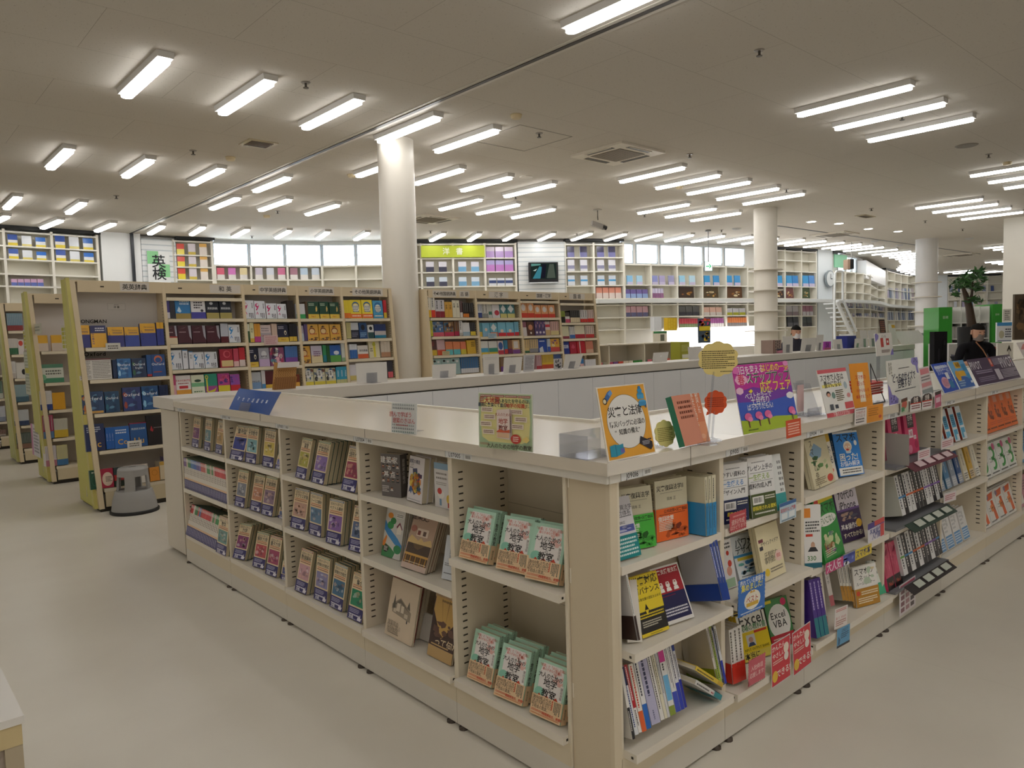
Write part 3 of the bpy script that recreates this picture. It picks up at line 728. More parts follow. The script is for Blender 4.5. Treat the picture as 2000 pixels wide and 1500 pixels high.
# --- architecture books on the bay L07004
ck=C(680,840,7.143);ppl=[]
for i,(x,y)in enumerate([(.32,.86),(.62,.86),(.12,.70),(.34,.70),(.66,.70),(.87,.70),(.12,.53),(.52,.53),(.86,.53),(.12,.37),(.38,.37),(.62,.37),(.87,.37),(.55,.17)]):
 ppl+=[('c',x,y+.03,.055,.025,'d9a98b',10),('c',x,y+.045,.058,.02,['2a2422','6b4a35','3b3530'][i%3],8),('p',[(x-.08,y-.03),(x+.08,y-.03),(x+.05,y+.01),(x-.05,y+.01)],['33373f','cfcac4','7b4a3a','4a5148'][i%4])]
faceout(.845,ck(475,915),ck(742,950),ck(450,328),.045,'thick grey architects book with small portraits on the top shelf of L07004',n=1,bind='R',cover='6f6866',front=[('r',0,0,1,1,'6f6866')]+ppl+[('t','建築家',.45,.86,.27,'efece8',{'bold':1,'gap':1.15}),('t','の',.46,.68,.2,'efece8',{'bold':1}),('t','基点',.46,.52,.26,'efece8',{'bold':1,'gap':1.3}),('l',.06,.1,.4,.26,4,'d8d3cd')],spine=[('r',0,0,1,1,'5f5957'),('v','建築家の基点',.5,.6,.42,'cfcac4')])
faceout(.845,ck(818,972),ck(1022,1040),ck(865,355),.028,'white book with a colourful building picture on the top shelf of L07004',n=2,cover='e6e0e0',front=[('r',0,0,1,1,'e3dcdd'),('p',[(.25,.72),(.55,.75),(.62,.58),(.85,.5),(.8,.35),(.92,.22),(.6,.2),(.45,.15),(.3,.25),(.08,.18),(.18,.4),(.12,.52),(.3,.6)],'3a3f66'),('g',.1,.16,.9,.66,['c23b2a','e38a2c','2d5d9b','2a7a55','3b2c55','e6c84a','d9d2d2'],40,8),('t','建築の構造',.36,.885,.14,'2b2f4d',{'bold':1}),('t','入門',.2,.8,.11,'8b8378'),('l',.06,.72,.3,.76,1,'555'),('l',.06,.03,.9,.06,1,'999')])
faceout(.845,ck(1215,1067),ck(1440,1122),ck(1190,450),.026,'pale blue and white book with a child drawing beside the L07005 divider',bind='R',cover='d9dce2',front=[('r',0,0,1,1,'e2dedd'),('r',0,.86,1,1,'8fb2cf'),('l',.12,.72,.8,.80,1,'8b8580'),('l',.12,.62,.8,.7,1,'8b8580'),('l',.12,.5,.75,.58,2,'a39d97'),('c',.4,.3,.2,.1,'f2ede8'),('c',.32,.37,.14,.07,'c9332b'),('r',.3,.05,.42,.2,'6a93b8'),('c',.86,.22,.13,.1,'e8c23a'),('r',.8,.03,.95,.14,'b5372e')])
ck=C(680,1040,7.143)
faceout(.548,ck(460,318),ck(717,400),(757,992),.010,'white book with a green map and a little house on the middle shelf of L07004',n=4,cover='d9d6d0',front=[('r',0,0,1,1,'d6d3cf'),('p',[(0,.0),(0,.3),(.4,.22),(.7,.12),(.6,0)],'3f8a55'),('p',[(.0,.75),(.25,.6),(.75,.42),(1,.3),(1,.2),(.6,.3),(.2,.45),(0,.55)],'3f8fd0'),('c',.3,.66,.17,.08,'3c9b57'),('c',.42,.76,.15,.07,'338a4d'),('c',.25,.86,.14,.06,'e8963a'),('c',.8,.2,.2,.09,'37905a'),('p',[(0,.3),(.15,.45),(.2,.4),(.12,.2),(0,.22)],'ee8f3c'),('p',[(.62,.66),(.78,.76),(.95,.62),(.88,.6),(.78,.68),(.68,.6)],'7d2a45'),('p',[(.66,.5),(.66,.62),(.78,.71),(.9,.62),(.9,.52)],'efe7dd'),('c',.2,.17,.15,.075,'26231f'),('l',.1,.12,.3,.22,4,'e8e4de'),('r',.55,.84,.95,.93,'efedea'),('l',.58,.85,.92,.92,2,'555')])
faceout(.548,ck(730,472),ck(1068,587),(811,1001),.012,'brown architecture history book with an old temple on the middle shelf of L07004',n=4,cover='8d7766',front=[('r',0,0,1,1,'b99b84'),('r',0,0,1,.1,'cdb5a8'),('r',.04,.10,.97,.52,'4a3523'),('p',[(.02,.52),(.12,.60),(.42,.52),(.52,.58),(.64,.52),(.9,.58),(.98,.5),(.98,.46),(.02,.46)],'d5b67a'),('p',[(.25,.46),(.35,.38),(.5,.36),(.6,.4),(.75,.46)],'6b5030'),('r',.03,.24,.97,.28,'c99a4a')]+[('p',[(.06+.1*i,.1),(.08+.1*i,.24),(.12+.1*i,.24),(.13+.1*i,.1)],['a8772e','6d4a1c'][i%2])for i in range(9)]+[('l',.1,.115,.95,.14,1,'e8d9b8'),('r',.3,.6,.75,.74,'e0cdbb'),('r',.33,.62,.45,.7,'7b3a2e'),('r',.55,.62,.67,.7,'5e4030'),('t','建築史!',.3,.95,.22,'3d2418',{'bold':1}),('c',.15,.72,.12,.06,'a96a5a')],spine=[('r',0,0,1,1,'1d1a20')])
faceout(.548,(862,1130),(893,1138),(873,1045),.014,'white thin book standing against the L07005 divider on the middle shelf',cover='d6dbe3',front=[('v','建築書',.42,.62,.22,'4c505a'),('l',.1,.3,.8,.38,2,'6b7078'),('l',.1,.12,.6,.16,1,'44474f')])
faceout(.205,(750.7,1236.5),(803.5,1264.5),(768,1127),.010,'beige paperback with a line drawn cabin on the bottom shelf of L07004',n=1,cover='d8c6ae',front=[('r',0,0,1,1,'d6c3aa'),('p',[(.12,.55),(.4,.70),(.82,.52),(.82,.36),(.16,.42)],'9a8b78'),('p',[(.16,.53),(.4,.68),(.80,.5),(.8,.5),(.42,.62)],'6f6558'),('r',.3,.46,.42,.6,'d9cbb7'),('r',.46,.46,.56,.58,'d9cbb7'),('r',.2,.43,.3,.5,'cdbfa9'),('r',.6,.4,.72,.47,'cdbfa9'),('p',[(.14,.48),(.2,.74),(.26,.5)],'5d574c'),('p',[(.66,.58),(.72,.7),(.78,.55)],'6c6558'),('r',.7,.32,.74,.37,'333'),('t','建築家の',.26,.235,.1,'8d7f6d'),('t','住宅に学ぶ',.3,.175,.1,'8d7f6d'),('t','設計製図',.27,.115,.1,'8d7f6d'),('l',.1,.05,.5,.075,1,'6b6052')],group='architecture paperbacks')
faceout(.205,(753,1229.5),(806,1257),(772,1120),.009,'red edged paperback behind the beige cabin drawing book',cover='a8202b',front=[],fixw=None)
faceout(.205,(757,1223),(812,1250),(777,1114),.016,'cream paperback stack behind the red edged book on L07004',n=2,cover='d9ccb5',front=[])
faceout(.205,(818,1247),(846,1259),(828,1196),.012,'small white booklet half hidden behind the brown and gold book',cover='e3dfd6',front=[])
faceout(.205,(833.8,1278),(881,1302),(853,1152),.012,'dark brown book with a big golden triangle on the bottom shelf of L07004',n=2,cover='3f2620',front=[('r',0,0,1,1,'3f2620'),('r',0,.9,1,1,'b09066'),('p',[(.05,.92),(.98,.92),(.95,.62),(.45,.3),(.02,.7)],'c9a155'),('l',.3,.84,.95,.9,1,'7a6030'),('p',[(.3,.9),(.32,.9),(.45,.5)],'8e6c30'),('p',[(.6,.9),(.63,.9),(.55,.5)],'8e6c30'),('g',.05,.28,.95,.6,['5a3a30','6b4a3d'],10,6),('t','って何?',.62,.25,.24,'e0cba6',{'bold':1}),('r',0,0,1,.17,'c2a06a'),('r',.0,.17,1,.22,'3f2620'),('r',.1,.19,.8,.21,'c2a06a')],spine=[('r',0,0,1,1,'17120f')])
# --- the university mathematics series, L07001 - L07003
NAVY='2e2a6b';MPK='ecc79f'
def mbook(z,BL,BR,TL,title,img,top,lab,n=1,T=.022,seed=1,cream='ecd9b4'):
 f=[('r',0,0,1,1,cream),('r',.03,.945,.97,.985,top),('r',.08,.955,.92,.975,'d9d6c6'),('t','初めから学べる',.5,.89,.13,'4a3b33',{'sq':.9}),('t',title,.5,.80,min(.21,.9/len(title)),'241d1a',{'bold':1}),('r',.06,.66,.94,.75,MPK),('l',.1,.715,.9,.745,1,'b5562f'),('l',.08,.67,.92,.705,1,'6b2f24'),('r',.06,.3,.94,.645,img),('g',.1,.32,.9,.62,[mixc(img,'ffffff',.35),mixc(img,'2b2040',.45),mixc(img,'e8c0a0',.4),mixc(img,'303030',.3)],12,seed),('r',.0,0,1,.02,'e9dcc0')]
 band=(None,NAVY,[('l',.1,.55,.75,.9,3,'b9b6d6'),('l',.1,.3,.8,.5,1,'e3e1ee'),('t','合格',.26,.2,.15,'f0eff5',{'bold':1}),('p',[(.66,.08),(.74,.5),(.79,.3),(.85,.6),(.88,.3),(.96,.35),(.9,.08)],'e8e4ee'),('l',.08,.04,.6,.12,1,'c9c7de')],None)
 M,W,Hh,th=solve(BL,BR,TL,z,None)
 M,W,Hh,th=solve(BL,BR,TL,z+T*math.sin(th),None)
 W=max(W,.125)
 M=Matrix.Translation((0,0,.0015))@M
 o=make_book('textbook',lab,'university mathematics textbooks',W,Hh,T,M,front=f,bind='L',cover='d9c9a6',back='2f5a57',pages='cdbf9f',band=(Hh*.27,)+band[1:],cat='book')
 for i in range(1,n):clone(o,M@Matrix.Translation((0,(T+.0015)*i,(T+.0015)*i*math.tan(th))),label=lab_behind(lab,i),group='university mathematics textbooks')
ck=C(330,740,3)
M3=[(.835,(742,575),(800,594),(785,342),'演習','b8b04a','6d8a4a',1),(.835,(835,604),(906,624),(880,360),'確率統計','8b6fae','5b8a4c',7),(.835,(1010,650),(1090,670),(1060,390),'線形代数','9b3550','7a6fa5',1),(.543,(712,867),(795,892),(742,635),'ラプラス変換','c9a08f','5f6f9c',3),(.543,(822,907),(893,932),(830,660),'フーリエ解析','5b7fa0','5f6f9c',4),(.543,(920,957),(1005,982),(945,700),'ベクトル解析','8a63a8','5f6f9c',4),(.543,(1052,1002),(1128,1023),(1090,740),'複素関数','5d6f93','a05a50',2),(.205,(738,1237),(797,1264),(780,990),'数値解析','d0a0a8','b04a4a',4),(.205,(850,1287),(912,1314),(870,1030),'偏微分方程式','8f8ab5','5b8a4c',4),(.205,(942,1332),(1012,1367),(975,1075),'常微分方程式','3c6f93','5f8a9c',3),(.205,(1045,1397),(1130,1436),(1085,1130),'集合','1f8a62','c98a50',2)]
for i,(z,bl,br,tl,t,img,top,n)in enumerate(M3):
 sh='top' if z>.8 else 'middle' if z>.5 else 'bottom';k=[q[0]for q in M3[:i]].count(z)+1
 mbook(z,ck(*bl),ck(*br),ck(*tl),t,img,top,'mathematics textbook, %s from the left on the %s shelf of L07003'%(ordn(k),sh),n,seed=i+3)
M2=[(.838,(355,467),(432,484),(400,268),'集合論','2b3a94','3c3c34',1),(.838,(447,487),(510,502),(465,275),'大学数学','7fb0b8','5b7a3c',3),(.838,(548,510),(612,524),(565,290),'確率統計','d8c05a','3c3c34',1),(.838,(622,524),(690,540),(640,440),'統計','6b6fae','5b8a4c',1),(.545,(385,742),(440,758),(412,530),'微分積分','8a8d99','5b8a4c',3),(.545,(475,767),(535,785),(505,555),'線形代数','c98a6a','5b7a3c',1),(.545,(540,792),(600,808),(572,568),'複素関数','93788f','5b8a4c',3),(.545,(640,815),(700,832),(650,750),'物理数学','5f6f9c','5b8a4c',1),(.205,(375,1047),(440,1064),(420,842),'力学','8b3f74','4a7a3c',4),(.205,(490,1097),(545,1114),(520,892),'解析力学','c2525a','4a7a3c',4),(.205,(565,1142),(622,1163),(598,915),'量子力学','a8456a','c04a4a',2),(.205,(655,1172),(715,1190),(668,1062),'熱力学','5a62a0','4a7a3c',1)]
for i,(z,bl,br,tl,t,img,top,n)in enumerate(M2):
 sh='top' if z>.8 else 'middle' if z>.5 else 'bottom';k=[q[0]for q in M2[:i]].count(z)+1
 mbook(z,ck(*bl),ck(*br),ck(*tl),t,img,top,'mathematics textbook, %s from the left on the %s shelf of L07002'%(ordn(k),sh),n,seed=i+33)
for i,(bl,br,tl,img,n,t)in enumerate([((374.8,871.8),(387.6,875.5),(379.6,813.6),'7d3f7a',1,'微分積分'),((398.8,878.6),(409.5,881.9),(402.4,816.4),'5f8a94',2,'線形代数'),((420.8,884),(433,888),(426.8,820.8),'c29a5a',2,'数学')]):
 mbook(.838,bl,br,tl,t,img,'4a4a44','mathematics textbook facing out, %s from the left on the top shelf of L07001'%ordn(i+1),n,seed=i+53)
 # spine-out rows of the same series on L07001
def spine_book(T,D,Hh,topc,n_=0):
 c=MB();t=.0015
 c.box(0,T,0,t,0,Hh,'ead8b6');c.box(0,t,t,D,0,Hh,'3a5f5c');c.box(T-t,T,t,D,0,Hh,'ead8b6')
 els=[('r',0,.72,1,1,topc),('r',0,.36,1,.72,'e9e2d8'),('w',.2,.38,.85,.70,1,'7b6a5f'),('r',0,0,1,.36,MPK),('r',.1,.88,.9,.97,mixc(topc,'ffffff',.5))]
 c.draw(els,(0,0,0),(T,0,0),(0,0,Hh),(0,-1,0))
 p=MB();p.box(t,T-t,t,D-.003,.002,Hh-.003,'cdbf9f')
 for i in range(3):p.box(t+.002,T-t-.002,.02+.03*i,.021+.03*i,Hh-.003,Hh-.0028,'a99b80')
 b=MB();g=.0014;h=Hh*.3;b.box(.0002,T-.0002,-g,.05,0,h,NAVY);b.draw([('w',.15,.06,.9,.92,2,'b9b6d6')],(0,-g,0),(T,0,0),(0,0,h),(0,-1,0))
 return c.mesh('textbook',GLOSS),p.mesh('page_block',PAPER),b.mesh('paper_band',GLOSS)
tops=['7d5a9c','7d5a9c','d8c9b0','3f8a5a','3f8a5a','4a86c0','4a86c0','3f6fc0','3f6fc0','6a5fa8','6a5fa8','8a70b8','d0605a','d0605a','d0605a','e8c0b8','3f9a5a','3f9a5a','c9b0a0','5a9a60','d8b0a8','c8404a','d8404a','d8404a','e0505a','d8404a','d8404a','b8404a']
sm={c:spine_book(.0272,.15,.215,c)for c in set(tops)|{'e8dcd0','4a9a60'}}
def spines(n,y0,step,x,z,tilt,lab,order):
 for i in range(n):
  ms=sm[order[i%len(order)]]
  M=Matrix.Translation((x,y0-step*i,z+.001))@frame((0,0,0),(0,-1,0))@Matrix.Rotation(-tilt,4,'X')
  o=bpy.data.objects.new('textbook',ms[0]);COL.objects.link(o);o.matrix_local=M
  tag(o,label='slim textbook, %s from the left in the spine row on the %s shelf of L07001'%(ordn(i+1),lab),cat='book',group='university mathematics textbooks')
  for nm,me in(('page_block',ms[1]),('paper_band',ms[2])):
   q=bpy.data.objects.new(nm,me);COL.objects.link(q);q.parent=o
spines(28,5.462,.0284,1.73,.54,0,'middle',tops)
spines(23,5.462,.0284,1.715,.205,.26,'bottom',['c8404a','d8404a','e8dcd0','4a9a60','3f8a5a','d0605a','4a86c0']+tops[::-1])
mbook(.205,(422,1078),(441.5,1087.5),(429,1007),'数学','6f9a94','b04a4a','mathematics textbook turned face out at the end of the bottom spine row of L07001',2,seed=70)
# - books on the right-hand run
def spined(z,pts,D,label,Hh=None,lean=.0,name='book',group=None,cols=None,**kw):
 """spine-out books: pts = [(bottom left px, bottom right px, top left px)...]"""
 for i,(bl,br,tl)in enumerate(pts):
  a,b=onz(*bl,z),onz(*br,z);u=(b-a);T=max(u.length,.006)
  M,W,h,th=solve(bl,br,tl,z,None)
  k=dict(kw);k.update((cols[i]if cols else{}))
  M=Matrix.Translation((0,0,.0015+D*math.sin(th)))@M
  # local: x = thickness direction, spine faces the viewer
  R=M@Matrix(((0,1,0,0),(1,0,0,0),(0,0,1,0),(0,0,0,1)))
  R=M@Matrix.Translation((0,0,0))@Matrix.Rotation(math.pi/2,4,'Z')@Matrix.Translation((0,-T,0))
  make_book(name,label[i]if isinstance(label,list)else label%ordn(i+1),group,D,h,T*.97,R,bind='L',**k)
GR='d6cfb4'
def law(col,dark,title,pic):
 f=[('r',0,0,1,1,GR),('t',title,.5,.865,.148 if len(title)<7 else .13,'23201d',{'bold':1}),('l',.15,.775,.85,.795,1,'9c9584'),('t','岡本 正',.5,.68,.085,'33302b')]
 b=(.115,col,[('t','公共政策×災害復興',.6,.9,.085,'14200f' if pic=='g' else '2b120a',{'bold':1}),('l',.1,.78,.9,.83,1,dark),('g',.25,.02,.98,.55,[dark,mixc(col,dark,.5)],14,5),('t','復興政策',.3,.68,.12,'f0efe6',{'bold':1}),('l',.08,.3,.5,.6,6,'e8ead8')],None)
 return f,b
ck=C(1180,860,5.77);G16='law books on J09016'
f,b=law('4ab63f','1d5a1a','災害復興法学','g')
faceout(.81,ck(227,1262),ck(587,1190),ck(160,562),.022,'cream law book with a green paper band on the top shelf of J09016',n=2,front=f,band=b,cover=GR,spine=[('v','災害復興法学',.5,.7,.6,'333')],wmax=None)
f,b=law('ea6a24','7a2a10','災害復興法学Ⅱ','o')
faceout(.81,ck(592,1157),ck(948,1072),ck(567,472),.026,'cream law book with an orange paper band on the top shelf of J09016',n=2,front=f,band=b,cover=GR,spine=[('v','災害復興法学Ⅱ',.5,.7,.6,'333')])
faceout(.81,ck(70,1397),ck(415,1293),ck(-70,700),.018,'white law book with a teal band leaning at the corner of J09016',n=1,cover='dcd9de',front=[('r',0,0,1,1,'dbd8dd'),('r',.02,.42,.97,.53,'5560a8'),('g',.05,.43,.95,.52,['7d86c4','b8bcd8','434c90'],10,2),('t','災害復興法学',.62,.82,.13,'3a3740'),('t','の体系',.75,.73,.13,'3a3740'),('l',.3,.66,.95,.69,1,'555'),('t','岡本正',.6,.58,.07,'444')],band=(.075,'17868a',[('l',.1,.1,.95,.9,5,'d8ecea')],None))
tl0=[ck(1130,432),ck(1172,415),ck(1212,402)];bl0=[(ck(1150,1094),ck(1182,1082)),(ck(1184,1080),ck(1216,1069)),(ck(1218,1068),ck(1262,1053))]
spined(.81,[(bl0[i][0],bl0[i][1],tl0[i])for i in range(3)],.135,'cream and blue law book standing spine out on J09016, %s of three',cover=GR,back=GR,group=G16,band=(.118,'2f8fc8',None,[('w',.3,.1,.7,.9,1,'1d5f90')]),spine=[('w',.3,.55,.75,.95,1,'4b473d')])
# the cover that shows at the left of the three
ck=C(1180,1070,6.523)
faceout(.54,ck(495,1162),ck(832,1036),ck(322,392),.020,'yellow and black disaster response book on the middle shelf of J09016',n=1,cover='e6cc2f',front=[('r',0,0,1,1,'e6cc2f'),('r',0,.055,1,.40,'2a2724'),('p',[(.18,.4),(.1,.28),(.9,.4)],'2a2724'),('p',[(.2,.3),(.36,.52),(.52,.3)],'1e1b18'),('p',[(.29,.42),(.43,.42),(.36,.33)],'e6cc2f'),('t','災害対応',.48,.90,.235,'221e1a',{'bold':1}),('t','ガバナンス',.5,.735,.19,'221e1a',{'bold':1}),('t','被災者支援の混乱を止める',.5,.60,.078,'3a342a'),('l',.06,.28,.95,.37,2,'e6cc2f'),('l',.1,.14,.8,.25,3,'cfc9b5'),('l',.3,.015,.75,.035,1,'6b5f20')])
faceout(.54,ck(800,1002),ck(1150,882),ck(562,282),.016,'red and navy book with white helmet figures on the middle shelf of J09016',n=1,cover='e3e0dc',front=[('r',0,0,1,1,'e3e0dc'),('r',0,.52,.96,.97,'a5212f'),('r',0,.06,.96,.52,'23234f'),('t','災害支援者支援',.5,.90,.125,'f0e8e0',{'bold':1})]+sum([[('c',x,.66,.075,.045,'f1ece6',12),('p',[(x-.09,.55),(x-.07,.615),(x+.07,.615),(x+.09,.55)],'f1ece6'),('p',[(x-.075,.67),(x-.05,.72),(x+.05,.72),(x+.075,.67)],'e8d8d0'),('r',x-.02,.68,x+.02,.705,'a5212f')]for x in(.2,.44,.7)],[])+[('l',.06,.12,.9,.27,3,'e4e2ea'),('l',.06,.46,.6,.49,1,'8a1f3a')])
tls=[ck(1330,88),ck(1372,72),ck(1412,56)];bls=[(ck(1508,842),ck(1540,830)),(ck(1542,829),ck(1572,818)),(ck(1574,816),ck(1602,806))]
spined(.54,[(bls[i][0],bls[i][1],tls[i])for i in range(3)],.165,'grey and blue disaster book standing spine out on J09016, %s of three',cover='b8bac6',back='c0c0c8',group=G16,spine=[('r',0,0,1,1,'2b4596'),('w',.25,.3,.75,.9,1,'d8dcec')],band=(.06,'23459c',None,None))
faceout(.54,ck(300,1215),ck(488,1202),ck(228,420),.016,'white book with an orange flower spine behind the brown band book on J09016',cover='e6e0d6',front=[('r',0,.3,.5,1,'e4a63f')],spine=[('r',0,.32,1,1,'e0a844'),('w',.2,.4,.8,.9,1,'4a3a20'),('w',.2,.05,.8,.28,1,'555')])
spined(.54,[(ck(432,1338),ck(456,1330),ck(275,492))],.15,['white book with a dark brown band standing by the corner post on J09016'],cover='dcd8d6',back='dbd7d6',spine=[('w',.2,.3,.8,.95,1,'6b7a62')],band=(.075,'3d2b26',None,None))
# bottom shelf of J09016: spines leaning back
ck=C(1180,1250,6)
row=[(335,366,1308,190,490,'black and white','e6e2dc',[('r',0,0,1,.45,'26252b'),('w',.2,.05,.8,.4,1,'c9c6c0')]),(368,408,1290,196,492,'white with dark blue print','dfe0e4',[('r',0,.72,1,1,'23254a'),('w',.2,.1,.8,.95,1,'2b3a7a')]),(410,446,1268,232,470,'red and white','ece6e2',[('r',0,.36,1,1,'b5202c'),('w',.2,.4,.8,.97,1,'f0dcd8'),('w',.2,.05,.8,.33,1,'3a3436')]),(448,500,1243,285,448,'orange footed white','ece4da',[('r',0,0,1,.3,'e0622e'),('w',.25,.35,.8,.97,1,'d0442a')]),(502,556,1205,340,412,'blue footed white','e6e4e4',[('r',0,0,1,.36,'2468c0'),('w',.25,.4,.8,.97,1,'3d3f4a')]),(560,664,1172,382,370,'thick lavender','b9b6d2',[('w',.3,.35,.75,.97,1,'3c3f60'),('w',.4,.05,.65,.2,1,'6a6c90')]),(668,712,1112,490,325,'white','e4e1dc',[('w',.25,.1,.8,.95,1,'55524e')]),(714,748,1082,545,300,'cream','e2dcc4',[('w',.25,.2,.8,.95,1,'5f5a4a')]),(750,776,1062,585,278,'grey','d2d2d4',[('w',.25,.2,.8,.95,1,'6b6b70')]),(778,842,1035,622,258,'pink topped white','e4e2e0',[('r',0,.8,1,1,'d23f94'),('r',.05,.22,.95,.6,'6fb2dc'),('r',0,0,1,.14,'8a9a3c'),('w',.25,.62,.75,.78,1,'444')]),(846,902,1000,680,225,'white with blue foot','e6e4e2',[('r',0,0,1,.3,'3f50b8'),('w',.25,.35,.8,.95,2,'5a5460')]),(904,944,972,736,190,'blue footed pale','dfdee2',[('r',0,0,1,.4,'2f3fb0'),('w',.25,.45,.8,.95,1,'44424e')]),(946,974,945,778,165,'narrow dark blue','d2d2da',[('r',0,0,1,.42,'2630a0'),('r',0,.85,1,1,'2c3c8a'),('w',.25,.45,.8,.8,1,'3f3d4a')])]
for i,(x0,x1,y,tx,ty,nm,cv,sp)in enumerate(row):
 spined(.21,[(ck(x0,y),ck(x1,y-(x1-x0)*.42),ck(tx,ty))],.15,['%s book spine out, %s from the corner post on the bottom shelf of J09016'%(nm,ordn(i+1))],cover=cv,back=cv,spine=sp,group='leaning spines on J09016')
 # two books fallen against the last ones
def lying(name,label,px,py,z,L,W,T,ax,tilt,**kw):
 p=onz(px,py,z);M=Matrix.Translation(p)@Matrix.Rotation(ax,4,'Z')@Matrix.Rotation(tilt,4,'Y')
 make_book(name,label,None,W,L,T,M,**kw)
p1=onz(*ck(1310,700),.212)
M=Matrix.Translation((p1.x-.002,RY-.045,.214))@Matrix.Rotation(-.95,4,'Y')@Matrix.Rotation(math.pi/2,4,'Z')@Matrix.Translation((0,-.024,0))
make_book('book','white book with a teal band fallen over on the bottom shelf of J09016',None,.13,.19,.018,M@Matrix.Translation((0,.003,0)),cover='dcdad6',back='d8d4d0',bind='L',spine=[('w',.25,.4,.8,.95,1,'444'),('w',.25,.28,.8,.4,1,'b5303a')],band=(.055,'1f8a96',None,None))
make_book('book','yellow spined book lying on the fallen teal banded book on J09016',None,.13,.205,.016,Matrix.Translation((.0,0,.0225))@M@Matrix.Translation((0,-.0195,0)),cover='e2c33a',back='dcd5c8',bind='L',spine=[('r',0,0,1,1,'e6c83e'),('w',.25,.35,.8,.95,1,'33301f'),('r',0,.0,1,.2,'caa52e')])
spined(.21,[(ck(1330,672),ck(1352,664),ck(1190,5)),(ck(1354,664),ck(1388,652),ck(1222,-10)),(ck(1390,652),ck(1412,640),ck(1255,-20)),(ck(1414,640),ck(1440,628),ck(1280,-32))],.16,['grey backed book with an olive band by the divider at the end of J09016','lime spined book by the divider at the end of J09016','navy patterned book by the divider at the end of J09016','blue footed book touching the divider at the end of J09016'],back='c9c4bd',group='upright books at the end of J09016',cols=[dict(cover='d8d3cb',band=(.055,'7d8f2a',None,None),spine=[('w',.2,.4,.8,.95,1,'444')]),dict(cover='a8c04a',spine=[('w',.2,.1,.8,.95,1,'3a4a1a')]),dict(cover='27304a',spine=[('w',.2,.1,.8,.95,1,'b8c0d8')]),dict(cover='d8dadf',spine=[('r',0,0,1,.4,'2b3aa8'),('w',.2,.45,.8,.95,1,'333')])])
# --- J09015: slides and spreadsheets
ck=C(1180,860,2.345)
def slide(t1,t2,t3,bc,lab,bl,br,tl,n,c2):
 faceout(.815,bl,br,tl,.014,lab,n=n,cover='e9e8e6',front=[('r',0,0,1,1,'eae9e8'),('l',.15,.9,.7,.93,1,'777'),('t',t1,.45,.82,.155,'2b2d33',{'bold':1}),('r',.05,.735,.95,.745,'999'),('t',t2,.42,.665,.17,c2,{'bold':1}),('r',.05,.59,.95,.6,'999'),('t',t3,.42,.52,.155,'2b2d33',{'bold':1})],band=(.09,bc,[('r',.05,.55,.5,.9,'e6e6e4'),('b',.08,.58,.45,.88),('l',.55,.7,.95,.9,2,'e8e6d8'),('t','最強の入門書' if bc=='1e2a55' else '即採用される資料',.5,.38,.12,'f0e04a',{'bold':1}),('l',.1,.1,.9,.22,1,'e6e6e0')],None),group=None)
slide('やすい資料の','一生使える','デザイン入門','1e2a55','white slide design book with a navy band on the top shelf of J09015',ck(546,388),ck(662,364),ck(538,116),3,'2d7fc4')
slide('プレゼン上手の','一生使える','資料作成入門','4d5a2e','white presentation book with an olive band on the top shelf of J09015',ck(680,360),ck(792,334),ck(654,86),3,'8aa82e')
faceout(.815,ck(790,326),ck(842,312),ck(752,72),.012,'pale teal footed book behind the olive banded book on J09015',cover='e2e4e2',front=[('r',0,0,1,.3,'3f9fa0'),('l',.6,.3,.95,.9,6,'888')],n=1)
faceout(.545,ck(622,642),ck(742,606),ck(570,450),.016,'white and blue slide design book with katakana title on J09015',cover='dfe6ec',front=[('r',0,0,1,1,'e6ebee'),('r',0,.5,1,.56,'4a9ad0'),('t','パワポ',.5,.83,.24,'2b3a44',{'bold':1}),('t','デザイン',.5,.66,.2,'2b3a44',{'bold':1}),('r',.1,.42,.9,.49,'e0c84a'),('g',.08,.08,.92,.4,['6fb0a8','4a86c0','e8e8e8','7fc49a','9cb8cc'],16,7),('l',.1,.03,.7,.07,1,'555')],n=2)
faceout(.545,ck(735,652),ck(834,604),ck(688,405),.014,'cream design ideas book with a pink circle on the middle shelf of J09015',cover='e6d9b0',front=[('r',0,0,1,1,'e6dab4'),('r',.05,.7,.25,.76,'7a3a44'),('t','デザインアイデア',.52,.66,.1,'2a2622',{'bold':1}),('r',.05,.56,.2,.63,'33303a'),('t','圧倒的な',.5,.44,.15,'3a3630'),('t','事例数!',.4,.34,.15,'3a3630'),('c',.8,.36,.16,.1,'f0cfc4'),('t','100',.8,.37,.12,'d0404a',{'bold':1}),('c',.2,.14,.1,.07,'e8c83a'),('l',.35,.1,.9,.2,2,'8a8070')],n=2)
faceout(.545,ck(548,692),ck(612,668),ck(512,470),.014,'white book with red fruit drawings beside the divider on J09015',cover='ece6e2',front=[('r',0,0,1,1,'ece8e6'),('c',.65,.72,.1,.05,'d0402e'),('c',.7,.5,.14,.07,'d0402e'),('l',.5,.8,.9,.95,2,'333'),('c',.6,.35,.18,.1,'e0a08a'),('r',.1,.02,.9,.2,'a8c4a0')],n=1)
faceout(.2,ck(648,1022),ck(776,978),ck(600,812),.02,'yellow spreadsheet textbook with a portrait on the bottom shelf of J09015',cover='f0d234',front=[('r',0,0,1,.62,'ecd032'),('r',0,.62,1,1,'e6e3d8'),('t','Excel',.5,.88,.36,'2a2826',{'bold':1}),('t','現場の教科書',.5,.70,.155,'2f7a3a',{'bold':1}),('r',.2,.3,.5,.55,'d8d6d2'),('c',.35,.44,.08,.06,'c99a80'),('p',[(.22,.3),(.28,.38),(.42,.38),(.48,.3)],'3a4a6a'),('r',.5,.56,.95,.61,'d0402e'),('t','INPUT OUTPUT SHARE',.5,.24,.08,'3a3420'),('r',0,.0,1,.18,'e8d460'),('t','本当に',.3,.1,.18,'2a2826',{'bold':1})],spine=[('v','Excel',.5,.7,.7,'222')],n=2)
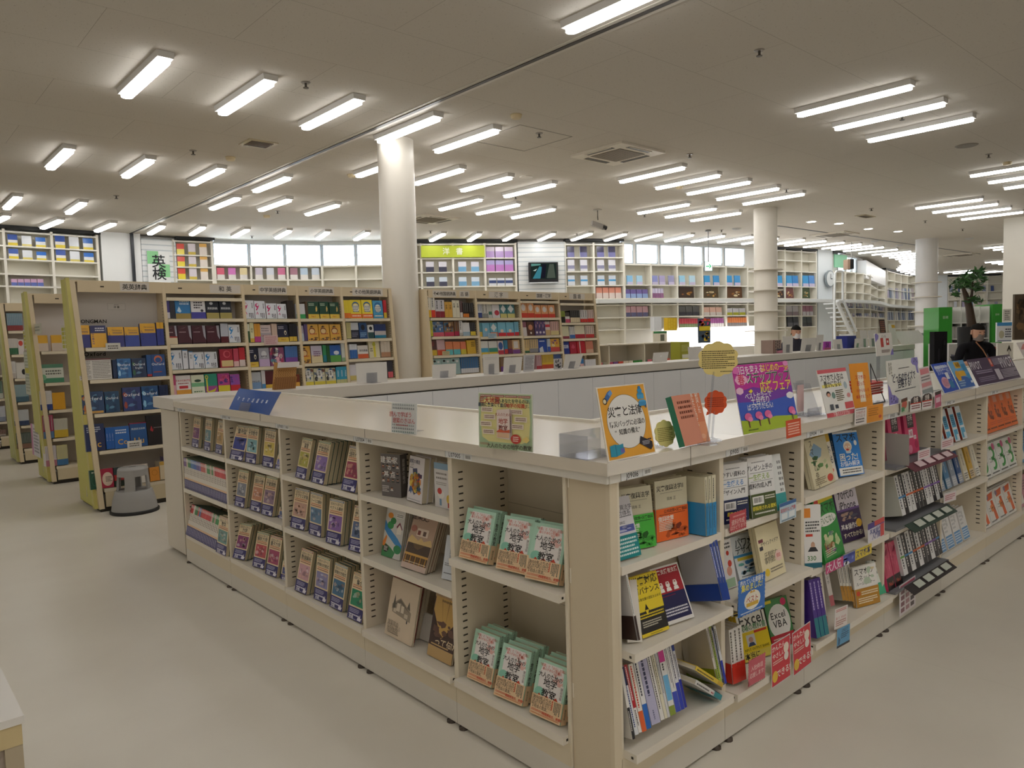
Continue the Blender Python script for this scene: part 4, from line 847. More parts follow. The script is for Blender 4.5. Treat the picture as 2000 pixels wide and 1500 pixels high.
faceout(.2,ck(775,962),ck(880,925),ck(728,742),.022,'white and red macro programming book on the bottom shelf of J09015',cover='3c7a44',front=[('r',0,0,1,1,'4a8a52'),('c',.5,.52,.46,.36,'ece9e4',24),('t','Excel',.48,.66,.26,'2a2826',{'bold':1}),('t','VBA',.5,.48,.28,'2a2826',{'bold':1}),('r',0,0,1,.26,'c22a3a'),('c',.8,.9,.12,.08,'d83a6a'),('l',.1,.05,.8,.2,3,'f0d8d0'),('r',.0,.93,.3,.99,'e8d23a')],spine=[('r',0,0,1,1,'3a4a3a'),('v','ExcelVBA',.5,.55,.6,'e6e6e0',{'bold':1})],n=1)
spined(.2,[(ck(590+20*i,1136-8*i),ck(610+20*i,1128-8*i),ck(570+19*i,888-9*i))for i in range(3)],.15,'white spreadsheet book with a red band spine out on J09015, %s of three',cover='e8e4de',back='e2ddd6',group='red banded spreadsheet books',spine=[('w',.2,.3,.8,.95,1,'6b655c'),('r',0,0,1,.3,'c8392e')],band=(.075,'d23a2c',None,None))
ck=C(1540,780,2.885)
spined(.2,[(ck(160+24*i,1385-8*i),ck(182+24*i,1376-8*i),ck(110+22*i,1056-4*i))for i in range(3)],.155,'purple and teal book spine out at the end of J09015, %s of three',cover='4a2f86',back='49308a',group='purple and teal books',spine=[('r',0,0,1,.34,'2a7a86'),('w',.25,.4,.75,.95,1,'b8a8d8')],band=None)
# --- J09014: smartphone guides
faceout(.83,ck(150,512),ck(266,462),ck(85,238),.014,'cream phone guide with a painted landscape leaning on the top shelf of J09014',cover='e2d8b8',front=[('r',0,0,1,1,'e0d6b4'),('p',[(.1,.7),(.4,.9),(.7,.75),(.6,.6),(.3,.55)],'8fb0cc'),('g',.1,.3,.9,.65,['6b9a5a','3a6a44','c8d0a0'],9,4),('v','スマホの使い方',.25,.4,.15,'4a3f30'),('c',.8,.12,.14,.08,'cf4a3a'),('l',.1,.05,.6,.2,4,'8a7a5a')],n=2)
faceout(.83,ck(196,486),ck(282,452),ck(134,214),.014,'white and yellow phone practice book on the top shelf of J09014',cover='efe6c4',front=[('r',0,0,1,1,'eee8da'),('r',0,.82,1,1,'d8b02e'),('t','スマホ',.55,.66,.24,'2a2826',{'bold':1}),('t','練習帖',.6,.44,.22,'2a2826',{'bold':1}),('g',.3,.1,.95,.35,['d8603a','4a8a6a','e8c84a'],8,3),('l',.1,.3,.5,.36,1,'666')],n=1)
faceout(.83,ck(290,440),ck(428,420),ck(244,190),.024,'bright blue phone troubles book with a worried face on the top shelf of J09014',cover='2a7fd0',front=[('r',0,0,1,1,'2a80d2'),('r',0,.96,1,1,'e6e6e6'),('t','スマホ',.5,.86,.27,'15181f',{'bold':1}),('c',.52,.66,.17,.12,'efe8dc'),('c',.52,.64,.13,.095,'e8c4a6'),('c',.46,.65,.03,.014,'f8f8f8'),('c',.58,.65,.03,.014,'f8f8f8'),('p',[(.4,.55),(.64,.55),(.6,.5),(.44,.5)],'c8d8e4'),('c',.5,.585,.06,.022,'c8383a'),('t','困った!',.5,.42,.23,'f2ecd8',{'bold':1}),('t','お悩み解決',.5,.27,.16,'f0f0f0',{'bold':1}),('r',.03,.02,.97,.19,'f0eee8'),('l',.15,.05,.9,.16,2,'333'),('c',.85,.72,.06,.06,'f0f0ee')],spine=[('r',0,0,1,1,'2c5f96'),('v','スマホで困った!',.5,.6,.5,'f0f0f0',{'bold':1})],n=3)
faceout(.52,ck(92,955),ck(190,948),ck(82,600),.014,'white phone magazine with a large 330 at its foot beside the divider on J09014',cover='e6e4e0',front=[('r',0,0,1,1,'e6e4e2'),('r',.0,.0,1,.08,'17677a'),('t','330',.42,.155,.34,'3f7a34',{'bold':1}),('c',.5,.36,.12,.055,'c9a088'),('p',[(.2,.26),(.35,.33),(.65,.33),(.8,.26)],'2a2a32'),('r',.1,.5,.5,.54,'d0402e'),('l',.1,.56,.9,.75,4,'444'),('r',.0,.8,.4,.95,'e08a2e')],n=1)
faceout(.52,ck(212,935),ck(320,870),ck(130,568),.012,'green phone manual magazine with a big white title on the middle shelf of J09014',cover='2f8a3c',front=[('r',0,0,1,1,'2f8f3e'),('t','スマホ',.6,.8,.24,'16301a',{'bold':1}),('c',.2,.92,.16,.06,'d83a2e'),('r',.25,.9,.98,.97,'e8d23a'),('c',.5,.62,.45,.09,'eaeae2'),('t','使いこなし',.5,.62,.15,'2a6a34',{'bold':1}),('g',.05,.1,.95,.45,['c8d8a0','7a3a8a','e0d8b0','a86a3a','3a6a8a'],16,9),('l',.1,.08,.6,.2,4,'e6e2c8')],n=3)
faceout(.52,ck(312,815),ck(432,775),ck(252,520),.024,'purple phone guide for seniors with a pale title panel on the middle shelf of J09014',cover='6a4a86',front=[('r',0,0,1,.58,'3a2a4a'),('r',0,.58,1,1,'d8d0da'),('t','70代の',.5,.88,.24,'2a2430',{'bold':1}),('t','iPhone',.5,.69,.26,'2a2430',{'bold':1}),('r',.0,.58,1,.62,'6a4a86'),('g',.1,.38,.9,.56,['c8a088','7a6a5a','a88a78','4a4a5a'],12,5),('t','基本操作が',.42,.28,.16,'f0ece4',{'bold':1}),('t','すべてわかる!',.5,.12,.14,'f0e8c8',{'bold':1}),('c',.85,.3,.13,.08,'d8a83a')],spine=[('r',0,0,1,1,'7a5a94'),('w',.25,.1,.75,.95,1,'e0d8e4')],n=2)
faceout(.205,ck(385,1178),ck(516,1142),ck(358,952),.016,'white internet manners book with a gold band on the bottom shelf of J09014',cover='ebe8e0',front=[('r',0,0,1,1,'ebe8e2'),('t','スマホの',.45,.86,.2,'33302c',{'bold':1}),('t','ネット',.5,.70,.19,'33302c'),('t','ルールとマナー',.5,.56,.115,'33302c'),('g',.05,.5,.95,.95,['d8c8a0','b8c8b0'],4,2)],band=(.085,'b8842a',[('c',.12,.75,.08,.14,'d04a2a'),('l',.25,.6,.95,.85,2,'f0e4c8'),('l',.1,.15,.9,.5,3,'f4ead0')],[('w',.2,.1,.8,.9,1,'f0e0b8')]),spine=[('w',.25,.1,.75,.95,1,'555')],n=1,group='internet manners books')
spined(.205,[(ck(305+17*i,1182-1.5*i),ck(321+17*i,1180-1.5*i),ck(268+19*i,978-5*i))for i in range(4)],.14,'gold banded manners book standing spine out on J09014, %s of four',cover='e8e4da',group='internet manners books',spine=[('w',.25,.4,.75,.95,1,'555'),('r',0,0,1,.4,'b8842a')])
spined(.205,[(ck(238,1205),ck(262,1196),ck(200,1010)),(ck(186,1310),ck(222,1290),ck(150,1000))],.14,['white and pink phone book standing spine out on the bottom shelf of J09014','white phone book with a red foot leaning at the start of J09014'],group=None,cols=[dict(cover='e6e0dc',spine=[('v','スマホ',.5,.8,.6,'444'),('r',0,0,1,.3,'c06a70')]),dict(cover='e4ddcc',spine=[('v','スマホの',.5,.6,.6,'333',{'bold':1}),('r',0,0,1,.15,'d03a3a')])])
faceout(.205,ck(512,1105),ck(552,1090),ck(458,918),.012,'pale green phone operation book behind the gold banded one on J09014',cover='dfe4da',front=[('r',0,0,1,.35,'4ab086'),('t','スマホ',.55,.85,.25,'333',{'bold':1}),('t','操作',.6,.65,.25,'333')],n=2)
# --- J09013: pink study books in trays, black and white spines
def tray(z,x0,x1,lab,cover,spn,n,Hh,D,pile,band=None,off=.03):
 p=None
 for i in range(n):
  x=x0+(x1-x0)*i/n;T=(x1-x0)/n*.95
  M=Matrix.Translation((x+T,RY-off,z+.022+D*math.sin(.22)))@Matrix.Rotation(-.22,4,'X')@Matrix.Rotation(math.pi/2,4,'Z')
  make_book('book','%s, %s from the left'%(lab,ordn(i+1)),None,D,Hh,T*.97,M,cover=cover,back=pile,spine=spn[i%len(spn)],band=band and(band[0],band[1+i%(len(band)-1)],None,None))
bw=[[('w',.2,.12,.8,.95,1,'d8d8d8')],[('w',.2,.12,.8,.95,1,'333')]]
WS=[[('r',0,0,1,1,'e4e2e2'),('w',.25,.1,.75,.95,1,'3a3a40'),('r',0,.42,1,.47,c)]for c in('3a8ac8','e0662e','8a5ab8','6ab04a')]
BS=[[('r',0,0,1,1,'2a262c'),('w',.25,.1,.75,.95,1,'e0dcd8'),('r',0,.42,1,.47,c)]for c in('3a8ac8','e0662e','8a5ab8')]
tray(.52,3.97,4.56,'black and white test prep book on the middle shelf of J09013','cfd0cc',[WS[0],BS[0],WS[1],WS[1],BS[1],BS[1],BS[1],WS[2],WS[2],BS[2],WS[2],BS[2]],12,.205,.15,'c8c8be')
tray(.20,4.0,4.56,'black and white test prep book on the bottom shelf of J09013','d8d4d4',[WS[3],BS[0],WS[0],BS[1],WS[1],BS[1],BS[2],WS[2],BS[2],BS[0]],10,.205,.15,'d0cccc')
PK='d03f6c'
pkf=[('r',0,0,1,1,PK),('r',.25,.62,.75,.98,'2a2226'),('t','合格',.5,.86,.2,'f0e8e4',{'bold':1}),('t','テスト',.5,.72,.14,'f0e8e4'),('r',.3,.38,.62,.58,'f0e8ea'),('t','3級',.46,.48,.17,'b02a54',{'bold':1}),('r',.65,.33,.85,.42,'f0e8ea'),('c',.3,.12,.16,.1,'e88aa8'),('c',.8,.2,.14,.1,'b02a54'),('t','見本',.75,.37,.09,'b02a54')]
for i,(x,w)in enumerate([(3.96,.17),(4.17,.17)]):
 make_book('book','bright pink test prep book standing in the tray on the top shelf of J09013, %s of two'%ordn(i+1),'pink test prep books',w,.225,.02,Matrix.Translation((x,RY+.02,.858))@Matrix.Rotation(-.12,4,'X'),cover=PK,front=pkf)
make_book('book','dark pink test prep book half hidden behind the grey tray side on J09013',None,.1,.22,.02,Matrix.Translation((3.85,RY+.035,.86))@Matrix.Rotation(-.1,4,'X'),cover='8a2f4a',front=[('l',.1,.6,.9,.9,3,'e0c8d0')])
for i,x in enumerate((3.83,3.925)):
 make_book('book','pink and black test prep book at the start of the bottom shelf of J09013, %s of two'%ordn(i+1),'pink test prep books',.088,.225,.02,Matrix.Translation((x,RY-.02,.212))@Matrix.Rotation(-.2,4,'X'),cover=PK,front=[('r',0,0,1,1,'c8506c'),('g',.0,.3,1,.95,['d86a84','b83a5a'],8,3),('r',0,0,1,.28,'2a2022'),('t','No.1',.5,.14,.3,'d8583a',{'bold':1})])
def cardtray(z,lab,lift,side):
 r=empty('card_tray',(3.835,RY-.03,z+.001),label=lab,cat='display tray',group='cardboard display trays on J09013')
 MB().box(.0,.76,-.02,.14,.0,.012,'7c7c80').build('tray_base',PAPER,r)
 if side:MB().box(.105,.109,-.04,.15,.012,side,'a5a29c').build('tray_side',PAPER,r)
 m=MB();m.obox((.11,-.02,.012),(.62,0,0),(0,-.05,-.03),(0,0,.003),'6a3a44' if z>.7 else '3a4a40' if z>.4 else '3a3434')
 for i in range(4):m.obox((.2+.13*i,-.03,.0135),(.09,0,0),(0,-.03,-.018),(0,0,.003),'d8c0c4' if z>.7 else 'c8ccc0')
 m.build('front_flap',PAPER,r)
cardtray(.83,'grey and pink cardboard tray on the top shelf of J09013',.0,.17)
cardtray(.52,'grey and green cardboard tray on the middle shelf of J09013',.0,None)
cardtray(.20,'grey and black cardboard tray on the bottom shelf of J09013',.0,None)
# --- J09012, J09011 and on
ck=C(1540,780,2.885)
def rowface(z,x0,x1,n,H_,col,lab,front,T=.02,lean=.25,name='book',k=1,gap=.95,w=None,off=.02,side=None):
 for i in range(n):
  w_=w or(x1-x0)/n*gap;x=x0+(x1-x0)*i/n
  M=Matrix.Translation((x,RY+off,z+.002+T*math.sin(lean)))@Matrix.Rotation(-lean,4,'X')
  o=make_book(name,'%s, %s from the left'%(lab,ordn(i+1)),lab+'s',w_,H_,T,M,cover=side or col,front=[('r',0,0,1,1,col)]+front)
  for j in range(1,k):clone(o,M@Matrix.Translation((.0,(T+.002)*j,(T+.002)*j*math.tan(lean))),label='%s copy behind the %s, %s from the left'%(ordn(j),lab,ordn(i+1)),group=lab+'s')
rowface(.837,4.66,5.16,4,.205,'dfe4e8','white and blue exam book on the top shelf of J09012',[('r',.12,.42,.88,.8,'4aa0c8'),('l',.18,.48,.82,.76,5,'2a4a6a'),('r',.12,.05,.5,.35,'5aaad0'),('r',.5,.2,.88,.35,'5aaad0')],k=2,w=.085,side='8a3a2e')
for i,(c,t)in enumerate([('3a5f8a','e0dcd0'),('4a7aa0','d8d8d8'),('8a93a0','ddd'),('2f4f80','e6e0d4'),('d8d0b8','333'),('c8a040','333'),('e0dac8','555')]):
 make_book('book','%s book leaning on the middle shelf of J09012, %s from the left'%(['blue','mid blue','grey','dark blue','cream','gold','pale'][i],ordn(i+1)),'mixed books on J09012',.075,.195,.022,Matrix.Translation((4.66+.105*i,RY+.015,.57+.012))@Matrix.Rotation(-.26,4,'X'),cover=c,front=[('r',0,0,1,.3,mixc(c,'ffffff',.3)),('v','資格試験',.5,.66,.25,t),('l',.1,.05,.9,.25,3,t)])
rowface(.2,4.67,5.22,4,.20,'e2e0de','white book with a pale blue band on the bottom shelf of J09012',[('r',.05,.02,.95,.38,'5a94c8'),('l',.1,.06,.9,.34,4,'e0eaf2'),('v','実務',.6,.75,.2,'888'),('l',.1,.45,.5,.9,4,'bbb')],k=3,w=.115)
OR='e8702a'
rowface(.82,5.44,6.2,5,.235,OR,'orange certificate textbook on the top shelf of J09011',[('r',.3,.8,.8,.98,'e0a088'),('g',.2,.3,.85,.75,['7a3018','8a3a1e'],10,4),('t','検定',.5,.5,.3,'6b2a14',{'bold':1}),('l',.08,.06,.95,.14,1,'5a2410'),('l',.1,.18,.9,.28,2,'c8562a')],k=2,gap=.98)
GN=[('c',.5,.7,.34,.2,'3aa04a'),('c',.45,.68,.2,.11,'e6e6e2'),('c',.5,.36,.34,.2,'3aa04a'),('c',.45,.36,.2,.11,'e6e6e2'),('r',.05,.2,.35,.85,'e6e6e2'),('c',.82,.86,.16,.11,'d0568a'),('t','コンサル',.5,.48,.2,'2a2826',{'bold':1}),('l',.1,.04,.9,.12,1,'555')]
rowface(.52,5.44,6.2,4,.215,'e6e6e2','white book with a large green three on the middle shelf of J09011',GN,k=2,gap=.97)
OG=[('p',[(.1,.9),(.9,.95),(.75,.75),(.2,.72)],'e0622a'),('p',[(.45,.7),(.7,.7),(.9,.1),(.6,.08)],'e0622a'),('p',[(.3,.55),(.55,.6),(.7,.4),(.4,.35)],'e88a4a'),('t','コンサル',.45,.45,.18,'2a2826',{'bold':1}),('l',.1,.04,.7,.12,1,'555'),('c',.2,.85,.12,.08,'8a7a9a')]
rowface(.19,5.44,6.2,4,.215,'e6e3de','white book with an orange figure on the bottom shelf of J09011',OG,k=2,gap=.97)
for b_ in range(2):
 for j,z in enumerate((.82,.52,.19)):
  rowface(z,RD[6+b_]+.03,RD[7+b_]-.03,4,.21,[['d8d0c8','6a9ac0','c88a9a'],['b0c4a0','e0d0a0','8a9ab8']][b_][j],'book with %s cover on the %s shelf, %s bay past J09011'%([['a beige','a sky blue','a dusty pink'],['a sage','a straw','a slate blue']][b_][j],['top','middle','bottom'][j],ordn(b_+1)),[('l',.1,.5,.9,.85,4,'555'),('r',.1,.1,.9,.4,'e8e4dc')])
  # --- small price cards clipped to the shelf edges
def card(pts,label,els,z=None,y=None,shape=None,col='d8d8d8',name='price_card',clip=True):
 """thin card facing the viewer in the plane y=const; pts = px of BL, BR, TL"""
 a,b,t=ony(*pts[0],y),ony(*pts[1],y),ony(*pts[2],y)
 u=b-a;v=t-a;v.x*=.6
 w,h=u.length,v.length;U=u.normalized();V=(v-U*v.dot(U)).normalized();n=U.cross(V).normalized()
 M=Matrix(((U.x,-n.x,V.x,a.x),(U.y,-n.y,V.y,a.y),(U.z,-n.z,V.z,a.z),(0,0,0,1)))
 m=MB()
 if shape=='scal':
  q=[];k=9
  for i in range(k):q+=[(w*(i+.0)/k,.004),(w*(i+.5)/k,0)]
  q+=[(w,.004)]
  for i in range(k):q+=[(w,h*(i+.5)/k),(w-.003,h*(i+1)/k)]
  for i in range(k):q+=[(w-w*(i+.5)/k,h),(w-w*(i+1)/k,h-.004)]
  for i in range(k):q+=[(0,h-h*(i+.5)/k),(.003,h-h*(i+1)/k)]
  m.prism([(x,0,z_)for x,z_ in q],(0,.001,0),col)
 elif shape=='kumo':
  q=[]
  for i in range(72):
   aa=2*math.pi*i/72;r_=1+.10*abs(math.sin(aa*5))-.08;q.append((w/2+w/2*r_*math.cos(aa),0,h/2+h/2*r_*math.sin(aa)))
  m.prism(q,(0,.001,0),col)
 else:m.box(0,w,0,.001,0,h,col)
 m.draw(els,(0,0,0),(w,0,0),(0,0,h),(0,-1,0))
 o=m.build(name,GLOSS,None,M,label=label,cat='price card' if name=='price_card' else 'sign')
 if clip:MB().box(w*.35,w*.65,.0012,.012,h*.72,h*.72+.014,'cfd4d8').build('clip',ACRYL,o)
 return o
ck=C(1180,860,2.345)
card((ck(575,428),ck(652,400),ck(572,338)),'round cornered red card in front of the navy banded slide book',[('r',.04,.04,.96,.96,'c0454e'),('l',.2,.7,.9,.85,1,'e0a0a0'),('t','資料作成',.5,.48,.2,'f0d8d0'),('t','はかどります!',.5,.22,.15,'f0d8d0')],y=RY-.015,shape='scal',col='c8505a')
card((ck(805,382),ck(880,352),ck(806,292)),'blue and white card at the shelf edge below the teal footed book',[('r',.02,.02,.98,.98,'b8d0e0'),('r',.0,.82,1,1,'3a6aa8'),('t','実践的な入門書',.5,.6,.13,'c03a48',{'bold':1}),('r',.1,.15,.45,.45,'e8eef2'),('r',.55,.15,.9,.45,'e8eef2'),('l',.1,.04,.9,.12,1,'456')],y=RY-.02)
card((ck(612,818),ck(736,765),ck(580,662)),'blue bestseller card with white lettering above the spreadsheet books',[('r',.02,.02,.98,.98,'2a6fc4'),('t','売れている書籍を',.5,.88,.11,'f0f0ea',{'bold':1}),('t','集めました!',.5,.73,.15,'f4e63a',{'bold':1}),('c',.52,.36,.3,.26,'efe9da'),('p',[(.42,.55),(.46,.63),(.52,.57),(.58,.63),(.62,.55)],'d8a83a'),('t','ベスト',.52,.38,.15,'b5403a',{'bold':1}),('r',.3,.2,.74,.3,'d8b03a'),('l',.1,.04,.9,.1,1,'dfe8f0')],y=RY-.058,shape='scal',col='2f74c8')
ck2=C(1180,860,2.345)
for i,(bl,br,tl)in enumerate([((768,1138),(854,1078),(730,962)),((868,1082),(950,1018),(830,908))]):
 card((ck2(*bl),ck2(*br),ck2(*tl)),'red card with yellow and white lettering hanging at the foot of J09015, %s of two'%ordn(i+1),[('r',.02,.02,.98,.98,'d0283c'),('t','かんたん',.38,.86,.17,'f4f0ea',{'bold':1}),('t','やさしい!',.4,.68,.16,'f4f0ea',{'bold':1}),('c',.78,.74,.14,.12,'f0e0d0'),('c',.78,.55,.12,.1,'e8e0d8'),('l',.08,.48,.6,.58,2,'f2d6c8'),('c',.18,.22,.14,.13,'e8c03a'),('t','できる!',.62,.24,.22,'f8f4ee',{'bold':1})],y=RY-.062)
card((ck2(660,1132),ck2(738,1088),ck2(642,1022)),'pink scalloped card hanging at the foot of the yellow spreadsheet book',[('r',.05,.05,.95,.95,'c85a68'),('t','入社1年目',.5,.62,.17,'f4e2dc'),('t','応援します!',.5,.36,.16,'f4e2dc')],y=RY-.062,shape='scal',col='cf6472')
ck=C(1540,780,2.885)
card((ck(210,988),ck(468,866),ck(196,936)),'long pink blue and yellow glittering strip on the shelf edge of J09014',[('r',0,0,.36,1,'c83a7a'),('r',.36,0,.62,1,'4a5ab0'),('r',.62,0,1,1,'e0c83a'),('g',.36,0,.62,1,['8a9ad8','e8e8f0','2a3a90'],10,3),('t','大人気',.17,.5,.1,'f4e0ec',{'bold':1}),('t','スマホ本',.8,.5,.085,'3a3a6a',{'bold':1})],y=RY-.05)
card((ck(448,816),ck(540,766),ck(430,716)),'red and white card with blue lettering at the right of the J09014 middle shelf',[('r',.02,.02,.98,.98,'e0dce4'),('r',0,.7,1,1,'4a3a8a'),('r',.4,.75,1,1,'d04a4a'),('t','基本操作',.45,.5,.17,'2a3a8a',{'bold':1}),('t','入門書',.5,.25,.17,'2a3a8a',{'bold':1}),('r',.75,.05,.98,.7,'d04a4a')],y=RY-.03)
card((ck(258,1300),ck(330,1268),ck(244,1196)),'white card with red lines hanging below the bottom shelf of J09014',[('r',0,0,1,1,'ece4e0'),('l',.1,.8,.9,.95,2,'c83a3a'),('t','届いて、まもれる',.5,.5,.1,'c04040'),('l',.1,.1,.9,.4,3,'b06a60')],y=RY-.058)
card((ck(272,1406),ck(344,1366),ck(256,1312)),'blue card hanging under the white one at the foot of J09014',[('r',0,0,1,1,'5aa0cc'),('t','LINEの',.6,.82,.17,'1f3a5a'),('l',.3,.4,.9,.7,3,'1f3a5a'),('r',0,0,1,.12,'2a2a34'),('p',[(.1,.15),(.1,.6),(.25,.4),(.2,.15)],'2f5f86')],y=RY-.058)
card((ck(626,1226),ck(716,1158),ck(614,1060)),'white sheet with small pink book pictures hanging at the foot of J09013',[('r',0,0,1,1,'e4dcdf'),('r',.05,.88,.95,.96,'c05a70')]+[('r',.08+.3*(i%3),.08+.2*(i//3),.3+.3*(i%3),.22+.2*(i//3),['8a5a66','b88a94','5a4a52'][i%3])for i in range(12)],y=RY-.04)
for i,(x,z)in enumerate([(4.16,.855),(4.5,.87),(4.55,.56)]):
 p=proj((x,RY-.06,z));card(((p[0]-10,p[1]+6),(p[0]+14,p[1]-2),(p[0]-12,p[1]-12)),'small white and pink tag on the shelf edge of J09013, %s of three'%ordn(i+1),[('r',.05,.1,.95,.9,'e8d8da'),('l',.1,.2,.9,.8,3,'b04a60')],y=RY-.06)
 # - signs and small displays on the worktops
ZT=TOPZ+.0015
def sign(label,BL,BR,TL,els,col='e6e6e6',z=ZT,name='display_sign',cat='sign',stand=True,th=.003,mat=None,poly=None,minlean=0):
 M,W,Hh,t=solve(BL,BR,TL,z,None)
 if poly:
  m=MB();m.prism([(x*W,th,y*Hh)for x,y in poly],(0,-th,0),col)
 else:m=MB().box(0,W,0,th,0,Hh,col)
 if els:m.draw(els,(0,0,0),(W,0,0),(0,0,Hh),(0,-1,0),.00012)
 M=Matrix.Translation((0,0,th*math.sin(t)))@M
 o=m.build(name,mat or GLOSS,None,M,label=label,cat=cat)
 if stand:
  s=MB();w0,w1=W*.3,W*.7
  s.box(w0,w1,th+.001,th+.003,.004,min(Hh*.55,.11),'ffffff')
  c,sn=math.cos(t),math.sin(t)
  s.obox((w0,th+.001,.004),(w1-w0,0,0),(0,.085*c,.085*sn),(0,.002*-sn,.002*c),'ffffff')
  s.build('acrylic_stand',ACRYL,o)
 return o,W,Hh
ck=C(330,690,4)
# blue glossy publisher sign, bent paper
def bluesign():
 a,b=onz(447,799,ZT),onz(526,811,ZT);W=(b-a).length;M,W,Hh,t=solve((447,799),(526,811),(461,756),ZT,None)
 m=MB();N=12;rows=[]
 for k in range(N+1):
  zz=Hh*k/N;yy=.12*(zz)+.25*zz*zz
  rows.append([(W*j/10+(.0 if j else 0)+.10*zz*(j/10-.2),yy+.02*math.sin(math.pi*j/10),zz)for j in range(11)])
 m.grid(rows,'1d4f9e',0,False,True)
 for k,ch in enumerate('マセマ出版の本'):m.text(ch,(W*(.14+.115*k),.057*.12+Hh*.03-.008+.012*math.sin(math.pi*(.14+.115*k))-.004,Hh*.52),(1,0,0),(0,.2,.98),.028,'f0f2f6',bold=1)
 for k in range(8):m.face([(W*(.1+.1*k),-.002,Hh*.1),(W*(.17+.1*k),-.002,Hh*.1),(W*(.17+.1*k),-.002,Hh*.11),(W*(.1+.1*k),-.002,Hh*.11)],'2f68ba')
 o=m.build('display_sign',GLOSS,None,M,label='glossy blue curved publisher sign at the far end of the left worktop',cat='sign')
 MB().box(W*.3,W*.55,-.012,-.008,0,.05,'fff').box(W*.3,W*.55,-.012,.06,0,.003,'fff').build('acrylic_stand',ACRYL,o)
bluesign()
ck=C(420,730,2.5)
tri=[]
for i in range(12):
 for j in range(9):
  x,y=.04+.078*i,.03+.11*j
  if not(.2<y<.78 and .02<x<.98 and 2<j<8)or j in(0,1,8):tri.append(('p',[(x,y),(x+.055,y),(x+.027,y+.075)],['5a7a78','6a6e70','8a9494'][(i*3+j)%3]))
sign('small pale sign with a triangle pattern and red lettering on the left worktop',ck(860,287),ck(982,298),ck(863,140),[('r',0,0,1,1,'dcdedd')]+tri+[('t','読んで学ぼう',.42,.62,.15,'b04a48',{'bold':1}),('t','建築のきほん',.55,.42,.15,'b04a48',{'bold':1}),('l',.25,.24,.72,.3,1,'b04a48')],col='dcdedd')
ck=C(750,680,4);SG='a9bf98'
bub=[]
for x,y in((.17,.70),(.22,.57),(.15,.44),(.2,.3),(.72,.68),(.8,.55),(.74,.42)):
 bub+=[('r',x-.11,y-.045,x+.11,y+.045,'e6d8c8'),('l',x-.09,y-.03,x+.09,y+.03,2,'7a4a3a')]
geo_book=[('p',[(.36,.2),(.36,.7),(.6,.73),(.6,.18)],'e6d4cc'),('p',[(.6,.18),(.6,.73),(.64,.7),(.64,.2)],'b8a49c'),('t','大人のための',.48,.62,.05,'b04034'),('t','地学',.48,.5,.085,'b84a3a',{'bold':1}),('t','教室',.48,.38,.085,'7a2a22',{'bold':1}),('p',[(.36,.32),(.42,.36),(.5,.33),(.6,.36),(.6,.3),(.36,.3)],'d0603f'),('r',.37,.21,.59,.29,'e0b894'),('w',.61,.3,.635,.6,1,'5a4a44')]
sign('green and yellow geology poster with red and black lettering on the left worktop',ck(742,772),ck(1164,812),ck(736,346),[('r',0,0,1,1,'d9dccf'),('r',.015,.0,.985,.985,SG),('p',[(.04,.5),(.06,.85),(.2,.93),(.8,.93),(.94,.85),(.96,.5),(.93,.18),(.8,.12),(.2,.12),(.07,.2)],'e2d894')]+[('r',.04+.235*i,.925,.26+.235*i,.965,'9a2f34')for i in range(4)]+[('l',.05+.235*i,.93,.25+.235*i,.96,1,'e8d8c8')for i in range(4)]+[('t','巨大地震',.22,.865,.098,'b8302c',{'bold':1}),('t','からあなたを守るのは、',.66,.865,.062,'2f4a44',{'bold':1}),('t','最高に奥深くて面白い',.3,.785,.06,'2f3f5a',{'bold':1}),('t','「地学の知識」',.7,.785,.068,'c0392c',{'bold':1}),('t','だ。',.93,.785,.05,'2f4a44')]+bub+geo_book+[('c',.71,.2,.09,.085,'c03a30'),('l',.66,.15,.76,.25,3,'f0e0d0'),('p',[(.82,.2),(.9,.26),(.96,.2),(.9,.14)],'e6cc7a'),('t','大人のための地学の教室',.58,.055,.075,'4a3a34',{'bold':1}),('l',.04,.06,.2,.1,2,'a04a3a')],col='cfd2c4')
ck=C(1130,650,4);OY='e3a43c'
torch=[('p',[(.10,.82),(.16,.78),(.30,.90),(.27,.95),(.2,.92)],'3f6aa8'),('p',[(.2,.90),(.27,.95),(.3,.9),(.24,.86)],'6a9ad0'),('c',.125,.8,.045,.045,'2f2a2a'),('c',.12,.8,.03,.03,'e6d8b0')]
jug=[('c',.87,.83,.075,.05,'3a8fc0'),('r',.8,.78,.94,.84,'4a9fd0'),('c',.87,.9,.05,.035,'3a8fc0'),('r',.845,.92,.895,.96,'2f78b0'),('c',.89,.73,.085,.04,'55a8d8'),('r',.81,.68,.97,.74,'3f90c4'),('r',.93,.65,.96,.69,'2f5f8a')]
wallet=[('p',[(.06,.06),(.07,.2),(.17,.215),(.25,.2),(.34,.21),(.33,.08),(.17,.05)],'2f93b0'),('p',[(.17,.05),(.17,.215),(.19,.21),(.19,.055)],'237a96'),('r',.27,.09,.35,.15,'6a6ab0')]
radio=[('p',[(.68,.17),(.72,.27),(.95,.17),(.95,.10),(.9,.06)],'353038'),('l',.74,.14,.9,.2,3,'b0b0b8'),('r',.86,.2,.94,.22,'4a3a3a')]
sign('orange A4 sign with a white oval and emergency goods on the corner of the worktops',(1188.3,903.5),(1281,884.5),(1163.5,757.5),[('r',0,0,1,1,'e6ddd0'),('r',.025,.018,.985,.985,OY),('c',.5,.5,.40,.372,'4a3a22',40),('c',.5,.5,.394,.367,'e6e3de',40),('t','災害と法律',.5,.64,.142,'26221f',{'bold':1}),('t','防災バッグに必須の',.51,.475,.082,'26221f',{'bold':1}),('t','“知識の備え”',.51,.365,.082,'26221f',{'bold':1})]+torch+jug+wallet+radio,col='e0d8cc')
